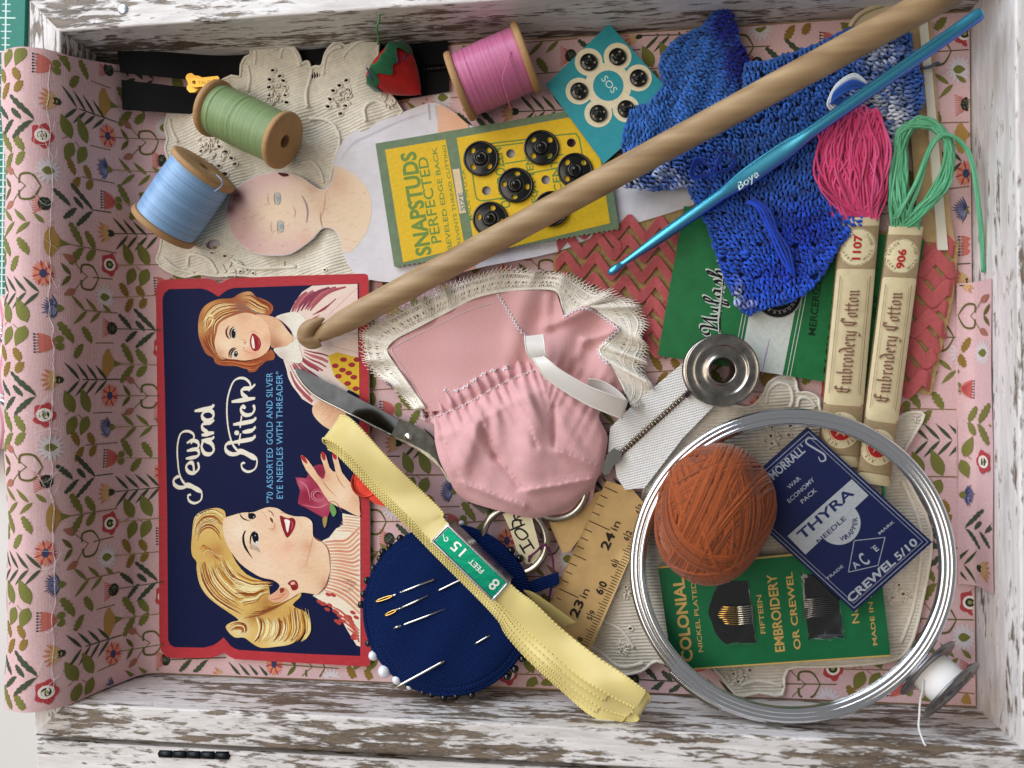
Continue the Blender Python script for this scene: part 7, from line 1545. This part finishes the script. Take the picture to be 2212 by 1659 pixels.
for g_ in range(26):
    nrm = Vector((r_.gauss(0, 1), r_.gauss(0, .8), r_.gauss(0, .55))).normalized(); off0 = r_.uniform(-.45, .45)
    for j in range(r_.randint(6, 13)):
        nn = (nrm + Vector((r_.gauss(0, .025), r_.gauss(0, .025), r_.gauss(0, .025)))).normalized(); off = off0 + (j - 5) * .042; a_ = nn.orthogonal().normalized(); b_ = nn.cross(a_); rr_ = math.sqrt(max(.05, 1 - off * off)); c0 = lin('#94481f'); br = r_.uniform(.6, 1.25)
        pts = []
        for k in range(34):
            q = 2 * PI * k / 34; w = (nn * off + (a_ * math.cos(q) + b_ * math.sin(q)) * rr_).normalized(); pts.append(bsurf(w, .965 + .0020 * g_ + .008 * math.sin(q * 2 + j * .3)))
        tube(mb, pts, .55, 5, closed=True, col=tuple(x * br for x in c0))
mb.build('windings', M('ball_thread', vcol=True, rough=.75, sheen=.35, bump=.3, bscale=5000), byr, kind='stuff')

# ---------------------------------------------------------------- green needle card
gc = thing('green_needle_card', 'green needle card lettered COLONIAL with two black windows inside the hoop', 'needle packet', P(1680, 1320, 5))
GH = tilt((1421, 1222, 7.0), (1897, 1180, 8.0), (1452, 1448, 7.5)); t2 = lambda *p: T(2, 2, list(p))
GQ = [(1421, 1223), (1896, 1178), (1924, 1418), (1453, 1450)]
mb = MB(); slab(mb, GQ, GH, .7, side_mi=1); mb.build('card', [M('needle_green', '#14663c', .45, spec=.3, var=.1, vscale=300, bump=.08, bscale=900), M('card_edge', '#cdbfa6')], gc, smooth=False)
d = Dec(h=GH, lift=.05, dz=.003); GTN = '#c8a25e'
d.stroke([(1422, 1226), (1896, 1181)], 4, GTN); d.stroke([(1453, 1448), (1924, 1416)], 3.4, GTN)
AGc = 96.5
d.text('COLONIAL', 1497, 1428, 34, AGc, GTN, length=182, bold=.03); d.text('NICKEL PLATED', *t2((133, 905))[0], 14, AGc, GTN, length=152, bold=.005)
d.text('FIFTEEN', *t2((538, 786))[0], 15, AGc, GTN, length=84, bold=.01); d.text('EMBROIDERY', *t2((662, 902))[0], 29, AGc, GTN, length=168, bold=.02); d.text('OR CREWEL', *t2((766, 888))[0], 20.5, AGc, GTN, length=168, bold=.02)
d.text('No. 5', *t2((1146, 718))[0], 22, AGc, GTN, length=70, bold=.005); d.text('MADE IN ENGLAND', *t2((1262, 862))[0], 13.5, AGc, GTN, length=215, bold=.01)
d.build('printing', PAPER(), gc)
clearp = M('clear_plastic', '#ffffff', .04, trans=1.0, spec=.5); w1 = sp(t2((250, 450), (205, 520), (168, 640), (185, 720), (215, 795), (262, 850), (290, 868)), 3, False) + t2((480, 855), (428, 446)); w2 = sp(t2((768, 420), (790, 404), (990, 404), (1008, 430), (1048, 790), (1034, 826), (835, 832), (812, 806)), 2)
for nm, w in (('window', w1), ('window', w2)):
    mb = MB(); slab(mb, w, lambda u, v: GH(u, v) + .12, .25); wo = mb.build(nm, M('black_foil', '#0c0c0c', .1, .3, coat=.7, bump=.12, bscale=250), gc, smooth=False)
    cxw, cyw = sum(p[0] for p in w) / len(w), sum(p[1] for p in w) / len(w); rw = max(math.hypot(p[0] - cxw, p[1] - cyw) for p in w)
    mb = MB(); v2_, f2_ = fill(w, (), 7); mb.add([P(u, v, GH(u, v) + 1.0 + 1.6 * max(0, 1 - (math.hypot(u - cxw, v - cyw) / rw) ** 2) + .25 * math.sin(u * .11) * math.sin(v * .09)) for u, v in v2_], f2_)
    mb.build('plastic_blister', clearp, wo)
    if w is w1:
        for k in range(9):
            a = t2((225 + abs(k - 4) * 8 + (k > 5) * 20, 618 + k * 14))[0]; m_ = t2((360, 622 + k * 14))[0]; b = t2((460, 606 + k * 15))[0]
            mb = MB(); tube(mb, [P(*a, GH(*a) + .6), P(*m_, GH(*m_) + .7)], .27, 6); n1 = mb.build('needle_eye', goldn, wo)
            mb = MB(); tube(mb, [P(*m_, GH(*m_) + .7), P(*b, GH(*b) + .6)], .2, 6); mb.build('needle', siln, wo)
    else:
        for k in range(10):
            a = t2((780, 570 + k * 14))[0]; b = t2((985 - abs(k - 4) * 6, 560 + k * 12.5))[0]; mb = MB(); tube(mb, [P(*a, GH(*a) + .6), P(*b, GH(*b) + .6)], [.22, .1], 6); mb.build('needle', M('grey_needle', '#8f8c88', .3, 1.0), wo)

# ---------------------------------------------------------------- navy needle packet
np_ = thing('navy_needle_packet', "navy needle packet lettered MORRALL'S THYRA CREWEL propped inside the hoop", 'needle packet', P(1800, 1120, 8))
NT, NR, NB = (1746, 924), (2014, 1171), (1845, 1322); NLc = (NT[0] + NB[0] - NR[0], NT[1] + NB[1] - NR[1]); NH = tilt((*NT, 13.0), (*NR, 15.0), (*NB, 12.0))
mb = MB(); slab(mb, [NT, NR, NB, NLc], NH, 2.2, side_mi=1); mb.build('packet', [M('packet_navy', '#101b48', .55, spec=.25, var=.12, vscale=400, bump=.1, bscale=1200), M('packet_side', '#10183a', .6)], np_, smooth=False)
d = Dec(h=NH, lift=.05, dz=.003); SL = '#9fa5ae'
nf = lambda a, b: (NLc[0] + (NT[0] - NLc[0]) * a + (NB[0] - NLc[0]) * b, NLc[1] + (NT[1] - NLc[1]) * a + (NB[1] - NLc[1]) * b)
for e, w in ((.018, 1.3), (.040, .9)):
    f = e * 1.5; c4_ = [nf(f, e), nf(1 - f, e), nf(1 - f, 1 - e), nf(f, 1 - e)]
    for k in range(4): d.stroke([c4_[k], c4_[(k + 1) % 4]], w, SL)
AN = 41.7
d.text("MORRALL'", 1671, 1037, 26, AN, SL, length=96, bold=.02); d.stroke(sp(T(2, 1, [(872, 1190), (820, 1180), (800, 1210), (860, 1250), (915, 1285), (925, 1320), (895, 1330), (880, 1300)]), 5, False), 4, SL, (.4, .4))
d.text('WAR', *T(2, 1, [(692, 1513)])[0], 13, AN, SL, length=34, bold=.01); d.text('ECONOMY', *T(2, 1, [(692, 1602)])[0], 13, AN, SL, length=74, bold=.01); d.text('PACK', *T(2, 1, [(778, 1606)])[0], 13, AN, SL, length=42, bold=.01)
BNN = '#a3a7ac'
d.circ(1812, 1130, 47, BNN, n=40); d.poly([(1701, 1158), (1840, 1035), (1876, 1070), (1740, 1198)], BNN)
d.text('THYRA', 1733, 1168, 30, AN, '#1c2855', length=152, bold=.025); d.text('NEEDLE', 1769, 1175, 14.5, AN, '#1c2855', length=80, bold=.015)
d.arctext('WRAPPER', 1808, 1126, 44, 285, 372, 15, '#1c2855', inward=True, bold=.015)
dm = t2((1112, 186), (1312, 164), (1266, 346), (1074, 390))
for k in range(4): d.stroke([dm[k], dm[(k + 1) % 4]], 1.5, SL)
d.text('A', *t2((1118, 372))[0], 20, 42, SL, bold=.02); d.text('C', *t2((1185, 352))[0], 40, 42, SL, sx=.55, bold=.02); d.text('E', *t2((1255, 258))[0], 19, 42, SL, bold=.02); d.circ(*t2((1152, 300))[0], 1.2, SL, n=8); d.circ(*t2((1222, 232))[0], 1.2, SL, n=8)
d.text('TRADE', *t2((938, 444))[0], 9, 40, SL, length=46, bold=.01); d.text('MARK', *t2((1278, 148))[0], 9, 40, SL, length=42, bold=.01)
d.text('CREWEL', *t2((1092, 590))[0], 25, AN, SL, length=130, bold=.03); d.text('5/10', *t2((1398, 318))[0], 24, AN, SL, length=58, bold=.02)
d.build('printing', PAPER(), np_)
